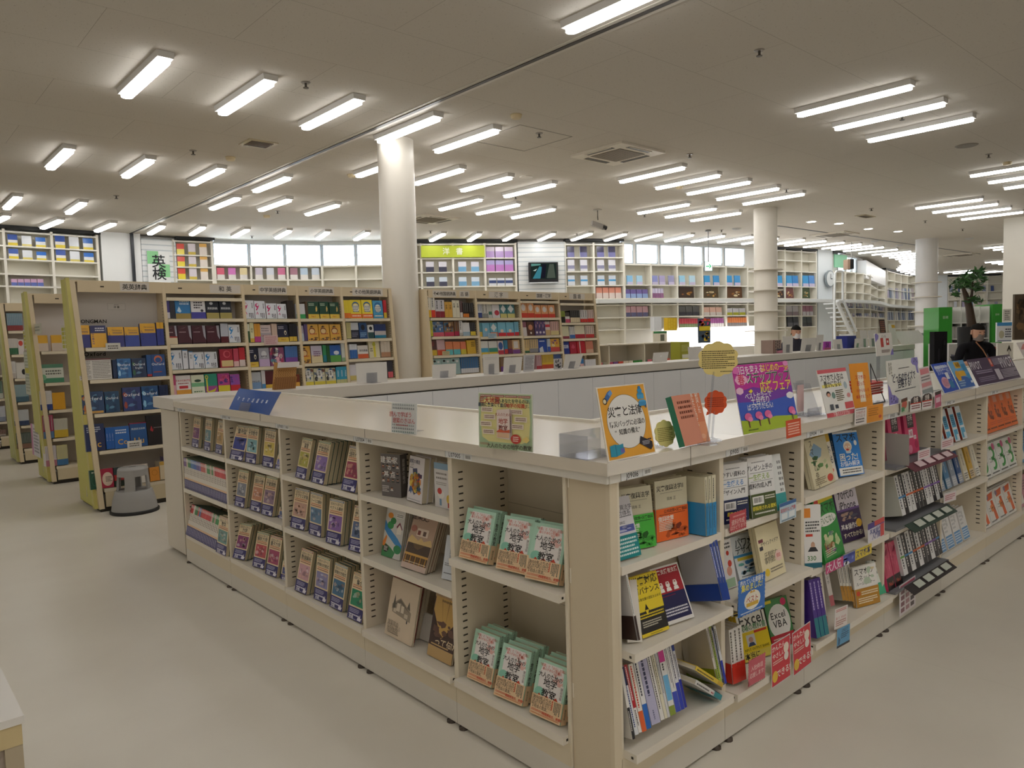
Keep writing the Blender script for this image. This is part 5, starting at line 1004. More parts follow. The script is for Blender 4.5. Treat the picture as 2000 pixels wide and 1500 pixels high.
# clear acrylic riser behind it
p=onz(1172,900,ZT)
MB().box(0,.20,.12,.123,0,.075,'fff').box(0,.003,.0,.12,0,.075,'fff').box(0,.2,.0,.12,0,.003,'fff').build('acrylic_riser',ACRYL,None,Matrix.Translation((p.x-.02,p.y+.035,ZT)),label='clear empty acrylic display riser behind the orange emergency sign',cat='display stand')
kumo=[(0.5+.5*(1+.10*abs(math.sin(2*math.pi*i/72*5))-.1)*math.cos(2*math.pi*i/72),.5+.5*(1+.10*abs(math.sin(2*math.pi*i/72*5))-.1)*math.sin(2*math.pi*i/72))for i in range(72)]
sign('small pale yellow cloud card low beside the orange emergency sign',ck(610,905),ck(770,880),ck(582,690),[('l',.14,.2,.86,.72,8,'8a7a3a')],col='e0d48a',poly=kumo,stand=True)
sal='e08a66'
faceout(TOPZ,ck(862,884),ck(1030,852),ck(770,492),.006,'salmon pink money book with white vertical lettering on the right worktop',n=1,cover=sal,front=[('r',0,0,1,1,'dd8763'),('r',0,0,1,.42,'e39a74'),('v','被災した',.84,.80,.15,'f2ece4',{'bold':1}),('v','あなたを助ける',.62,.67,.14,'f2ece4',{'bold':1}),('v','お金と',.41,.82,.15,'f2ece4',{'bold':1}),('v','くらしの話',.19,.7,.15,'f2ece4',{'bold':1}),('c',.22,.42,.07,.04,'efe6da'),('l',.1,.12,.45,.34,5,'7a3a28'),('c',.75,.13,.1,.05,'e8b090')])
faceout(TOPZ,ck(832,891),ck(862,884),ck(722,500),.024,'paperback with a dark green spine behind the salmon money book',n=1,cover='2f7a5e',front=[('r',0,0,1,1,'d8927a'),('l',.2,.5,.9,.9,4,'7a4030')],bind='L',fixw=.12,minw=.1)
# tall cloud sign on a clear stem
def stemsign(label,px,zbase,y0,cx,cy,w,h,col,els,tail=None):
 b=onz(px[0],px[1],ZT);c=onpl(cx,cy,b,Vector((-CB.x,-CB.y,0)));sc=(c-CAM).dot(-CB)/FPX
 r=empty('cloud_sign',b,label=label,cat='sign');W,Hh=w*sc,h*sc;d=c-b
 MB().lathe([(.035,0),(.03,.006),(.006,.012)],'fff',(0,0,0),16).build('stand_foot',ACRYL,r)
 MB().tube([(0,0,.012),(d.x*.6,d.y*.6,d.z-Hh*.35)],.004,'fff').build('stem',ACRYL,r)
 M=frame(d,(CR.x,CR.y,0))@Matrix.Translation((-W/2,0,-Hh/2))
 q=[(x*W,-.002,y*Hh)for x,y in kumo]
 m=MB();m.prism(q,(0,.002,0),col);m.draw(els,(0,-.002,0),(W,0,0),(0,0,Hh),(0,-1,0))
 if tail:m.face([(W*.12,-.0015,Hh*.15),(W*.3,-.0015,Hh*.06),(W*.08,-.0015,Hh*-.02)],col)
 m.build('card',PAPER,r,M)
stemsign('tall pale yellow cloud card full of small print on a clear stem',(1382,868),0,0,1402.5,701,80,70,'e0cb84',[('l',.1,.22,.9,.74,9,'4a4024'),('l',.55,.12,.85,.17,1,'4a4024')])
stemsign('small orange speech cloud card on a clear stem on the right worktop',(1391,861),0,0,1397.5,786,45,48,'d9592f',[('l',.14,.3,.86,.72,5,'8a2f18')],tail=True)
# spring fair poster: plain plants and letters, mascots left out
PUR='b8308f'
trees=[]
for x in(.12,.3,.46,.9):trees+=[('r',x-.008,.08,x+.008,.2,'6a3a4a'),('c',x,.24,.06,.055,'e06aa0'),('c',x+.03,.2,.04,.035,'ee8ab8')]
sign('large magenta and blue spring fair poster on the right worktop',(1452.5,849.5),(1560.5,829),(1427.5,714.5),[('r',0,0,1,1,'c0359a'),('p',[(0,0),(1,0),(1,.62),(.6,.58),(.3,.66),(0,.6)],'7a3fa8'),('p',[(0,0),(1,0),(1,.48),(.5,.42),(0,.46)],'3f5fc0'),('p',[(0,0),(1,0),(1,.15),(.6,.19),(.3,.16),(0,.2)],'a8c03a'),('t','明日を変える',.29,.915,.082,'f2eef0',{'bold':1}),('t','はじめの一歩',.74,.925,.085,'f0dc3a',{'bold':1}),('k',.12,.78,.1,.075,7,'f0b8d4'),('t','春',.12,.78,.11,'d02f5a',{'bold':1}),('t','の',.235,.765,.05,'f0e0ea'),('t','ステップアップ',.6,.79,.114,'f2efe6',{'bold':2}),('t','ステップアップ',.604,.788,.112,'2f6a4a',{'bold':1}),('t','応援フェア',.7,.64,.115,'f0e05a',{'bold':1}),('t','ベストセラーで',.36,.53,.066,'f2f0f4',{'bold':1}),('t','土台作り',.38,.45,.085,'f2f0f4',{'bold':1}),('t','ばっちりだもん!',.36,.365,.062,'f2f0f4',{'bold':1}),('k',.93,.47,.07,.05,6,'f0eef4'),('k',.06,.62,.06,.05,6,'f0c8e0'),('p',[(.2,.6),(.25,.63),(.28,.6),(.24,.57)],'f0dc3a'),('c',.95,.97,.05,.04,'e890c8'),('c',.05,.92,.06,.05,'e070b8')]+trees+[('l',.08,.03,.25,.06,1,'3f5a1a')],col='d8d0d8')
sign('small orange scalloped card on the worktop edge below the spring poster',(1536.5,857),(1565,850),(1535,822),[('l',.12,.12,.9,.85,5,'f0c8b4')],col='d4522f',stand=False,th=.001)
ck=C(1550,620,4.444)
sign('white sign about phones with a pink top strip leaning back on the right worktop',ck(295,876),ck(540,826),ck(200,462),[('r',0,0,1,1,'e8e6e2'),('r',0,.92,1,1,'d0606a'),('r',0,0,1,.09,'c8505a'),('t','下重のスマホでも!',.5,.045,.07,'f2e8e4'),('t','スマホで人生は',.44,.82,.115,'2e2c2c',{'bold':1}),('r',.05,.62,.72,.68,'f0e27a'),('t','豊かになる!',.42,.68,.115,'2e2c2c',{'bold':1}),('l',.45,.3,.72,.55,6,'6a6030'),('c',.2,.48,.07,.06,'3a2f2f'),('c',.2,.46,.05,.04,'d8a088'),('c',.36,.44,.06,.07,'7a9a90'),('r',.68,.12,.98,.26,'d05a5e'),('c',.84,.62,.06,.08,'a8b8c0'),('r',.16,.14,.28,.26,'555a62'),('r',.34,.16,.44,.24,'3a3f4a'),('c',.88,.4,.06,.05,'d89090')],col='dddad6')
ORG='e2932a'
sign('orange sign with red lettering on a phone shape on the right worktop',ck(530,790),ck(690,768),ck(482,404),[('r',0,0,1,1,ORG),('r',.36,.12,.66,.80,'e6d8c0'),('r',.38,.15,.64,.77,'efe4d0'),('t','スマホの',.5,.68,.15,'c8402a',{'bold':1}),('t','困った',.5,.54,.15,'c8402a',{'bold':1}),('t','わからないを',.56,.38,.115,'c8402a',{'bold':1}),('t','解決するフェア',.54,.24,.11,'c8402a',{'bold':1})],col=ORG)
card((ck(530,940),ck(632,918),ck(528,795)),'white card with black and red print at the edge below the orange phone sign',[('r',0,0,1,1,'e8e0dc'),('l',.1,.85,.9,.95,1,'5a2a24'),('t','スマホの使い方',.5,.72,.115,'b0382c',{'bold':1}),('t','わからないを',.5,.52,.13,'8a2f2a'),('l',.1,.08,.8,.4,2,'4a4444')],y=1.472)
card((ck(634,918),ck(775,888),ck(634,770)),'orange card with small print and a red creature at the worktop edge',[('r',0,0,1,1,'e5962f'),('l',.1,.35,.7,.85,4,'a86418'),('c',.82,.25,.09,.1,'c2412a')],y=1.472)
# wire rack with red labelled boxes
p=onz(*ck(745,740),ZT);r=empty('wire_rack',Matrix.Translation((p.x-.1,p.y,ZT)),label='small clear rack with red labelled flyers beside the white exam sign',cat='rack')
m=MB();m.tube([(.01,.0,0),(.085,.04,.2),(.17,.0,0)],.0025,'3a3a3c',6);m.tube([(.01,0,0),(.17,0,0)],.0025,'3a3a3c',6);m.build('wire_frame',PAINT,r)
m=MB()
for k in range(4):m.obox((.0,.01,.045+.016*k),(.17,0,0),(0,.1,.01),(0,0,.012),['c23a2e','b8342c'][k%2])
m.draw([('l',.03,.1,.97,.9,4,'f0d8cc')],(0,.0095,.045),(.17,0,0),(0,0,.06),(0,-1,0));m.build('flyers',PAPER,r)
m=MB();m.box(0,.17,.0,.1,.002,.004,'fff');m.box(0,.17,.1,.103,0,.12,'fff');m.build('clear_tray',ACRYL,r)
VIO='8a80c8'
wob=[('p',[(.78,1),(.98,1),(1,.86),(.97,.78),(1,.6),(.94,.62),(.9,.8),(.8,.84),(.76,.9)],VIO),('p',[(0,0),(.26,0),(.28,.1),(.18,.2),(.1,.22),(.05,.4),(0,.48)],VIO)]+[('p',[(x,y),(x+.025,y+.01),(x+.03,y+.05),(x+.01,y+.045)],'3a3060')for x,y in((.84,.88),(.9,.92),(.86,.94),(.93,.87),(.06,.04),(.12,.08),(.05,.12),(.17,.03),(.13,.14))]
sign('white square sign about exam sizes with violet blobs on the right worktop',ck(832,764),ck(1102,692),ck(803,380),[('r',0,0,1,1,'e9e7e0')]+wob+[('l',.34,.77,.68,.81,1,'3a3838'),('t','どっちのサイズで',.5,.58,.092,'1f2340',{'bold':1}),('t','合格する?',.5,.44,.1,'1f2340',{'bold':1}),('l',.18,.26,.85,.3,1,'3a3c50'),('w',.05,.65,.16,.95,2,'b0aca0')],col='dcdad4')
faceout(TOPZ,ck(1125,690),ck(1215,655),ck(1082,445),.01,'white booklet with pink panels and a grey foot behind the exam sign',n=1,cover='e3d9d6',front=[('r',0,0,1,.22,'8a9494'),('r',.1,.75,.9,.95,'d8707a'),('l',.1,.5,.9,.7,2,'5a4a4a'),('r',.05,.3,.95,.45,'d8888a')],minw=.1)
fig=[('930',838,996,810,928,712,'green and red price tag of the row of four at the worktop edge',[('r',.05,0,.95,.9,'b8c0a8'),('c',.5,.55,.35,.3,'c05a4a'),('r',.1,.75,.9,.98,'5a3a2a'),('r',.1,.1,.5,.4,'4a8a60')]),('1013',822,1105,803,1012,690,'white tag with a black arch and red ribbon, first at the worktop edge',None),('1115',803,1200,785,1113,665,'white tag with a black arch and red ribbon, second at the worktop edge',None),('1225',790,1285,765,1222,650,'pink and black upright tag last at the worktop edge',[('r',.05,0,.95,.98,'c05a7a'),('r',.1,.78,.9,.98,'3a2a2a'),('r',.2,.3,.8,.6,'e0c0cc')])]
for x,y,x2,y2,tx,ty,lb,els in fig:
 els=els or[('r',0,0,1,.55,'e8e4e2'),('p',[(0,.5),(.05,.85),(.3,.98),(.7,.98),(.95,.85),(1,.5)],'33272a'),('r',0,.48,1,.56,'c8402e'),('t','合格',.5,.75,.22,'f0e8e0',{'bold':1}),('l',.1,.12,.9,.42,2,'8a2a3a')]
 card((ck(float(x),y),ck(x2,y2),ck(tx,ty)),lb,els,y=1.470)
 # the pair of blue leaflets and the dark purple board
sign('bright blue slanted leaflet with white lettering on the right worktop',ck(1312,660),ck(1440,626),ck(1155,410),[('r',0,0,1,1,'2f55c0'),('l',.1,.78,.95,.93,1,'dfe6f4'),('t','資格を取ろう',.5,.83,.13,'e6ecf6'),('t','まずはここから',.55,.69,.12,'e6ecf6'),('c',.36,.32,.24,.2,'d8a8bc'),('l',.2,.2,.52,.44,5,'b0506a'),('r',.55,.42,.75,.65,'e3e3ea'),('r',.55,.1,.82,.36,'3a7fb0'),('l',.8,.3,.86,.8,8,'d0dcf0')],col='d8dce4')
sign('light blue leaflet with yellow speech bubbles beside the bright blue one',ck(1447,622),ck(1578,596),ck(1306,386),[('r',0,0,1,1,'6aa8d8'),('p',[(0,0),(1,0),(1,.3),(.4,.45),(0,.4)],'3a6ab8'),('r',.3,.72,.65,.95,'e0b040'),('r',.35,.42,.75,.62,'e0b040'),('c',.25,.45,.14,.2,'d8a030'),('r',.7,.6,.95,.85,'3f8fc0'),('r',.8,.3,.98,.5,'4a9aca'),('t','転職',.5,.84,.12,'6a4a10'),('r',.85,.14,.97,.22,'e8ecf0'),('l',.1,.05,.5,.3,3,'b8d0e8')],col='d8dce4')
sign('wide dark purple glossy board with white lettering on the right worktop',ck(1612,596),ck(1972,520),ck(1470,370),[('r',0,0,1,1,'4c3a58'),('r',.44,.62,.5,.95,'c23f2f'),('r',.455,.7,.485,.9,'e0b0a0'),('t','PIVOT',.12,.75,.075,'e0dce4',{'bold':1}),('t','PIVOT',.83,.72,.105,'e4e0e8',{'bold':1}),('r',.935,.69,.955,.74,'d04a5a'),('l',.52,.66,.72,.92,5,'b8aec4'),('l',.06,.4,.42,.55,2,'a89cb8'),('l',.06,.1,.42,.3,3,'9a8eaa'),('r',.47,.08,.58,.5,'c8c0cc'),('l',.6,.1,.98,.45,6,'c0b8c8')],col='4a3a54',mat=GLOSS)
sign('white and pink leaflet on a clear stand at the right end of the worktop',ck(2085,520),ck(2240,490),ck(1872,220),[('r',0,0,1,1,'e6dedb'),('p',[(.05,.8),(.3,.95),(.7,.92),(.9,.7),(.6,.78),(.3,.78)],'d88a88'),('l',.3,.4,.9,.6,3,'a0807c'),('r',.5,.1,.9,.3,'d06a74')],col='e0dad6')
for x,y,lb in((190,850,'beside the white phone sign'),(100-260,850-40,'behind the spring poster')):
 p=onz(*ck(x,y),ZT);m=MB();m.box(0,.13,0,.003,0,.035,'fff').box(0,.13,0,.09,0,.003,'fff').obox((.115,.0,0),(.003,0,0),(0,.05,.14),(0,.08,0),'fff')
 m.build('acrylic_stand',ACRYL,None,Matrix.Translation((p.x-.07,p.y,ZT)),label='clear empty acrylic stand '+lb,cat='display stand')
p=onz(1572,815,ZT);M=Matrix.Translation((p.x,p.y+.02,ZT));r=empty('figure_card',M,label='small clear holder with a pink and white card behind the spring poster',cat='card')
MB().box(0,.07,.02,.022,0,.16,'fff').build('holder',ACRYL,r);MB().box(.005,.06,.015,.018,.02,.14,'d8b8b8').build('card',PAPER,r)
# - cards on the far counter, seen from behind
ZB=1.174
def popback(label,BL,BR,TR_,els=None,col='dcd8d2',holder=True,name='display_sign',sheet=None):
 a,b=onz(*BL,ZB),onz(*BR,ZB)
 # far counter: stand the card on the middle of the slab
 yb=PY+.2;a,b=ony(BL[0],BL[1],yb),ony(BR[0],BR[1],yb);a.z=b.z=ZB
 u=b-a;W=u.length;t=ony(*TR_,yb);Hh=max(.08,t.z-ZB);sh=(t.x-b.x)
 m=MB();m.prism([(0,0,0),(W,0,0),(W+sh,.05,Hh),(sh*.8,.05,Hh)],(0,.003,0),col)
 if els:m.draw(els,(0,-.0005,0),(W,0,0),(sh,.05,Hh),(0,-1,.0),.0002)
 o=m.build(name,PAPER,None,frame(a,(1,0,0)),label=label,cat='sign')
 if holder:
  s=MB();s.prism([(W*.3,-.004,.001),(W*.65,-.004,.001),(W*.65+sh*.4,.012,Hh*.5),(W*.3+sh*.4,.012,Hh*.5)],(0,.002,0),'aaaab4');s.box(W*.3,W*.65,-.08,-.004,.0,.002,'aaaab4');s.build('acrylic_holder',ACRYL,o)
cc=C(300,420,3.948)
wv=[('r',0,0,1,1,'b98a50')]+[('r',.04+.1*(i%9)+(.03 if j%2 else 0),.04+.05*j,.09+.1*(i%9)+(.03 if j%2 else 0),.06+.05*j,'7a5228')for i in range(9)for j in range(14)]+[('r',0,0,1,.45,'96683a')]+[('r',.04+.1*i,.04+.05*j,.09+.1*i,.06+.05*j,'6a4524')for i in range(9)for j in range(8)]+[('r',0,.8,1,1,'cfc9c6')]
popback('brown woven patterned board standing before the middle school dictionaries',cc(915,1345),cc(1085,1345),cc(1130,1130),wv,col='b98a50',holder=False)
popback('white card back with a clear holder in front of the other English dictionaries',cc(1570,1310),cc(1805,1300),cc(1820,1132))
cc=C(740,420,3.948)
popback('white card back at the foot of the old language dictionaries',cc(415,1270),cc(595,1265),cc(620,1145))
popback('tall white card back with a ruled top in front of the kanji dictionaries',cc(810,1245),cc(930,1240),cc(950,1068),[('l',.1,.7,.9,.85,2,'c8c4c0')])
popback('broad white card back beside the tall ruled one',cc(960,1228),cc(1095,1222),cc(1132,1092))
popback('grey printed sheet leaning between two white card backs',cc(1115,1220),cc(1195,1210),cc(1228,1075),[('l',.1,.1,.9,.9,9,'77747a')],col='c2c0c2',holder=False)
popback('slim black and white patterned card beside the yellow books',cc(1350,1195),cc(1410,1195),cc(1438,1105),[('g',.1,.1,.95,.95,['2a2a2e','d8d4d0','55525a'],16,4)],col='b8b4b4',holder=False)
popback('white card back with a curled corner before the national language shelf',cc(1420,1195),cc(1545,1188),cc(1600,1070))
cc=C(1100,420,3.948)
popback('white card back with a round pin under the pink books',cc(690,1145),cc(800,1140),cc(838,1055),[('c',.5,.6,.06,.06,'f4f4f2')],holder=False)
popback('pale card back below the white service counter',cc(970,1130),cc(1070,1120),cc(1090,1012),holder=False)
cc=C(1480,560,7.692)
for i,(bl,br,tr,lb,kw2)in enumerate([((378,1025),(525,1012),(575,740),'tall white card back in front of the seated clerk',{}),((640,990),(860,985),(945,765),'wide white card back right of the seated clerk',{}),((880,985),(975,980),(1035,720),'narrow white card back left of the purple box',{}),((1155,965),(1280,955),(1305,785),'white card back right of the purple box',{}),((1448,940),(1540,935),(1605,775),'white card back at the foot of the white stairs',{}),((1560,935),(1660,920),(1680,650),'white cabinet like card back beside the stairs',{}),((1680,915),(1800,905),(1815,650),'broad white card back at the right of the stairs',{})]):
 popback(lb,cc(*bl),cc(*br),cc(*tr),**kw2)
def onback(label,name,cat,px0,px1,ytop,ybot,d,els,col,mat=PAPER):
 yb=PY+.25;a,b=ony(px0,ybot,yb),ony(px1,ybot,yb);t=ony(px0,ytop,yb);W=b.x-a.x;Hh=t.z-a.z
 m=MB();m.box(0,W,0,d,0,Hh,col);m.draw(els,(0,0,0),(W,0,0),(0,0,Hh),(0,-1,0));return m.build(name,mat,None,Matrix.Translation((a.x,yb,ZB)),label=label,cat=cat)
onback('small purple box with dark lettering on a pink case on the far counter','display_box','box',1609,1623,668,684,.12,[('r',0,.0,1,.25,'b05a78'),('r',.05,.25,.98,1,'a83fb0'),('t','58',.5,.6,.4,'2a1a30',{'bold':1})],'a84aa8')
onback('blue document tray at the foot of the white stairs','document_tray','tray',1655,1672,658,682,.2,[],'2a3580')
onback('leaning row of brown magazines by the second column','magazine_holder','magazines',1510,1526,658,684,.2,[('w',.05,.05,.95,.95,4,'5a4a44'),('r',.0,0,.2,1,'8a6a60')],'a08a80')
onback('pink topped leaflet box at the foot of the second column','leaflet_box','box',1517,1529,685,694,.1,[('r',0,0,1,.6,'d08aa0'),('r',0,.7,1,1,'4a4a58')],'c8a0b0')
# tall white board, silver board, sign with socks, clips at the right end of the far counter
popback('big white slanted board at the right end of the far counter',(1762,690),(1815,690),(1799,645),holder=False,col='e2dfda')
popback('silver grey slanted board behind the big white board',(1806,690),(1826,690),(1812,650),holder=False,col='8e9498')
sk=[('r',0,0,1,1,'ebe7e1'),('p',[(0,.6),(0,.95),(.1,1),(.22,.9),(.18,.75),(.1,.7)],VIO),('p',[(.8,0),(1,0),(1,.3),(.9,.2)],VIO),('r',.3,.38,.46,.78,'c2403a'),('r',.62,.45,.8,.75,'c2403a'),('c',.71,.6,.05,.06,'ebe7e1'),('t','どっち',.5,.84,.09,'4a3a3a'),('l',.3,.12,.8,.26,3,'6a3a34')]
ck=C(1550,620,4.444)
a=onz(*ck(735,560),ZT)
def floatsign():
 """sign raised on a clear stem at the rear of the right worktop"""
 y=2.08;a,b,t=ony(*ck(722,338),y),ony(*ck(868,322),y),ony(*ck(768,138),y);u=b-a;W=u.length;Hh=t.z-a.z
 r=empty('display_sign',Matrix.Translation((a.x,y,ZT)),label='white sign with red figures and violet blobs raised on a stem behind the exam sign',cat='sign')
 m=MB();m.prism([(0,0,a.z-ZT),(W,0,b.z-ZT),(W+.06,.04,b.z-ZT+Hh),(.06,.04,a.z-ZT+Hh)],(0,.003,0),'ebe7e1');m.draw(sk,(0,0,a.z-ZT),(W,0,b.z-a.z),(.06,.04,Hh),(0,-1,0),.0002);m.build('card',GLOSS,r)
 MB().box(W*.4,W*.6,.045,.048,0,a.z-ZT+Hh*.5,'fff').box(W*.2,W*.8,-.03,.07,0,.003,'fff').build('clear_stem',ACRYL,r)
floatsign()
popback('dark brown striped card behind the raised white sign',(1722,682),(1733,680),(1733,624),[('l',.1,.5,.9,.95,6,'a86a5a')],holder=False,col='3a2624')
popback('white card with a yellow corner behind the raised white sign',(1742,680),(1755,678),(1752,632),[('r',.5,.8,1,.95,'d8a838')],holder=False)
# low ivory cabinet corner in the front at the left
r=empty('side_table',(0,0,0),label='corner of a white topped beige display table at the lower left',cat='table')
c_=onz(47,1397,.62)
MB().box(c_.x-.9,c_.x,c_.y,c_.y+.5,.60,.62,'e4e0da').build('table_top',PAINT,r)
MB().box(c_.x-.9,c_.x-.006,c_.y+.004,c_.y+.49,.545,.60,'cdb98c').build('apron',PAINT,r)
MB().box(c_.x-.88,c_.x-.03,c_.y+.03,c_.y+.47,.0,.545,'b9aca0').box(c_.x-.045,c_.x-.006,c_.y+.006,c_.y+.045,0,.545,'b5a78e').build('base',PAINT,r)
# - tall beige bookcases
SL=.0913
SN=Vector((0,1,-SL))
def onrow(px,py,yk):return onpl(px,py,Vector((0,yk,0)),SN)
def yfront(yk,z):return yk+SL*z
def tallcase(label,yk,xs,tops,shelves,heads,hz=2.19,endcol=None,backhalf=True):
 """xs: dividers; shelves[i]: shelf heights of bay i; heads[i]: header lettering"""
 r=empty('tall_bookcase',(xs[0],yk,0),label=label,cat='bookcase',group='tall bookcases');T_=Matrix.Translation((-xs[0],-yk,0))
 ym=yk+.40;yb=yk+.76;BG='d9c7a6'
 for i,x in enumerate(xs):
  m=MB();w=.045 if i in(0,len(xs)-1)else .032
  x0=x-w if i==0 else(x if i==len(xs)-1 else x-w/2)
  sh=.04*hz if endcol and i==0 else 0
  m.prism([(x0,yk,.03),(x0,yb,.03),(x0-sh,yb-SL*hz,hz),(x0-sh,yfront(yk,hz),hz)],(w,0,0),BG)
  for c in(0,1):
   z=.9
   while z<2.0:
    if i>0:
     yy=yfront(yk,z)+.03+.20*c;m.box(x0-.0008,x0,yy,yy+.014,z,z+.012,'5a4f40')
    z+=.03
  m.build('side_panel',PAINT,r,T_)
 for i in range(len(xs)-1):
  a,b=xs[i]+.016,xs[i+1]-.016
  MB().box(a-(.08 if endcol and i==0 else 0),b,ym-.01,ym,.1,hz-.02,'d3ccc6').build('back_panel',PAINT,r,T_)
  m=MB();yt=yfront(yk,hz);aa,a=a,a-(.085 if endcol and i==0 else 0);m.prism([(a,yt-.004,hz-.11),(a,yt+.02,hz-.11),(a,yt+.02,hz),(a,yt-.004+.0,hz)],(b-a,0,0),BG)
  hb=m.build('header_board',PAINT,r,T_);a=aa
  W=b-a;m=MB();O=(a,yt-.0055,hz-.105);els=[]
  for t,c,s,w in heads[i]:
   els+=[('r',c-w/2,.05,c+w/2,.95,'d8d0c6'),('t',t,c,.5,s,'2a2724',{'bold':1})]
  els+=[('r',.16,.42,.21,.55,'4a4034')]if i<9 and heads[i]and heads[i][0][1]>.3 else[]
  if els:m.draw(els,O,(W,0,0),(0,0,.1),(0,-1,0),.0003);m.build('header_label',PAPER,r,T_)
  for z in shelves[i]:
   m=MB();yf=yfront(yk,z);aa,a=a,a-(.04*z if endcol and i==0 else 0);m.box(a,b,yf-.006,ym-.01,z-.026,z,'dcd0b8');m.box(a,b,yf-.012,yf-.006,z-.03,z+.004,'e2d6be');m.build('shelf',PAINT,r,T_);a=aa
  zb=min(shelves[i])-.026
  MB().box(a,b,yk+.004,yk+.03,.045,zb,'d6c7a6').build('kick_panel',PAINT,r,T_)
 MB().box(xs[0]-.03,xs[-1]+.03,yk+.02,yb-.02,0,.045,'2a241c').build('plinth',PAINT,r,T_)
 MB().box(xs[0]-(.13 if endcol else .04),xs[-1]+.04,yfront(yk,hz)+.0,yb-SL*hz,hz-.015,hz,BG).build('top_panel',PAINT,r,T_)
 if endcol:
  m=MB();x=xs[0]-.045
  m.prism([(x-.012,yk+.13,.03),(x-.012,yb-.05,.03),(x-.10,yb-SL*hz-.05,hz+.02),(x-.10,yfront(yk,hz)+.06,hz+.02)],(.0119,0,0),endcol)
  m.prism([(x-.03,yk+.05,.03),(x-.03,yk+.13,.03),(x-.118,yfront(yk,hz)+.06,hz+.02),(x-.118,yfront(yk,hz)+.0,hz+.02)],(.03,0,0),mixc(endcol,'d9c7a6',.25))
  m.build('end_board',PAINT,r,T_)
 return r
def bands(*a):
 out=[];y=1.0
 for i in range(0,len(a),2):out.append(('r',0,y-a[i+1],1,y,a[i]));y-=a[i+1]
 return out
CNT={}
def items(yk,ck,shelf,bay,row,lst,name='dictionary',D=.15,lean=.12,fwd=.018,shn=None,wall=None,cat=None,depthshift=0):
 """row = ((x,y),(x,y)) crop points on the shelf edge; lst = (x0, x1, ytop, mode, n, words, els, cover)"""
 (ax,ay),(bx,by)=row
 for(x0,x1,yt,mode,n,wd,els,cv)in lst:
  f=lambda x:ay+(by-ay)*(x-ax)/(bx-ax)
  if wall is None:
   P=lambda p:onrow(p[0],p[1],yk)
  else:P=wall
  a=P(ck(x0,f(x0)));b=P(ck(x1,f(x1)));t=P(ck((x0+x1)/2,yt));u=b-a;u.z=0
  W=u.length;c0=P(ck((x0+x1)/2,f((x0+x1)/2)))
  Hh=max(.05,t.z-c0.z);z0=shelf if shelf is not None else c0.z
  Hh=max(.05,t.z-z0)if shelf is not None else Hh
  u.normalize();nn=Vector((-u.y,u.x,0))
  for i in range(n):
   w=W/n;o=a+u*(w*i);o=o+nn*fwd;o.z=z0+.0015
   th=lean if mode=='F' else .06
   M=Matrix.Translation((0,0,(.04 if mode=='F' else D)*math.sin(th)))@frame(o,u)@Matrix.Rotation(-th,4,'X')
   dd=.04 if mode=='F' else D
   key=(bay,shn);CNT[key]=CNT.get(key,0)+1
   m=MB();m.box(0,w*.97,0,dd,0,Hh,cv,cols={'+z':'d8cfbb','-z':'c9c0ac','+y':cv})
   if els:m.draw(els,(0,0,0),(w*.97,0,0),(0,0,Hh),(0,-1,0),.0002)
   m.build(name,GLOSS,None,M,label='%s, %s from the left on %s shelf of %s'%(wd,ordn(CNT[key]),shn,bay),cat=cat or name,group=None)
Y1=7.75
xs1=[1.72,2.417,3.225,3.85,4.415,5.07]
A=C(140,560,4.76);B=C(320,560,4.33);Cc=C(470,560,4.33);Dd=C(580,560,4.325);L2=C(0,750,3.948)
rows1=[[(A,(70,572),(880,555)),(A,(95,872),(905,838)),(L2,(655,238),(1310,192)),(L2,(685,528),(1320,462)),(L2,(710,822),(1335,737))],[(B,(30,278),(670,270)),(B,(50,490),(690,478)),(B,(70,708),(710,682)),(B,(90,925),(640,897))],[(Cc,(50,277),(470,275)),(Cc,(65,477),(490,468)),(Cc,(85,685),(510,665)),(Cc,(95,890),(530,855))],[(Dd,(15,277),(400,268)),(Dd,(35,463),(415,456)),(Dd,(50,652),(435,636)),(Dd,(68,848),(450,822))],[(Dd,(420,274),(770,268)),(Dd,(440,448),(785,434)),(Dd,(455,612),(800,600)),(Dd,(470,795),(830,772))]]
def shz(rw,yk):
 c,p,q=rw;return(onrow(*c(*p),yk).z+onrow(*c(*q),yk).z)/2
sz1=[[shz(r_,Y1)for r_ in bay]for bay in rows1]
extra={1:[onrow(*B(330,97),Y1).z]}
low=[.12,.42,.72]
shs=[]
for i,zz in enumerate(sz1):
 q=list(zz)+extra.get(i,[])
 if i:q+=[z for z in(.12,.45,.76)if z<min(zz)-.2]
 shs.append(q)
YG='c3bd52'
tallcase('tall beige dictionary bookcase with a yellow green end board before the first column',Y1,xs1,None,shs,[[('英英辞典',.62,.085,.4)],[('和 英',.78,.075,.42)],[('中学英語辞典',.55,.085,.55)],[('小学英語辞典',.55,.09,.6)],[('その他英語辞典',.55,.085,.68)]],endcol=YG)
LY,LB='e0a92f','2d2f78'
def lg(t,top,bot,el=()):return bands(top,.42,bot,.58)+[('v',t,.12,.5,.17,'23245a' if top==LY else LY,{'bold':1}),('t','Dictionary',.58,.84,.14,'2a2a50' if top==LY else 'e0dccc'),('l',.3,.65,.9,.75,2,'3a3a60' if top==LY else 'd0ccd8')]+list(el)
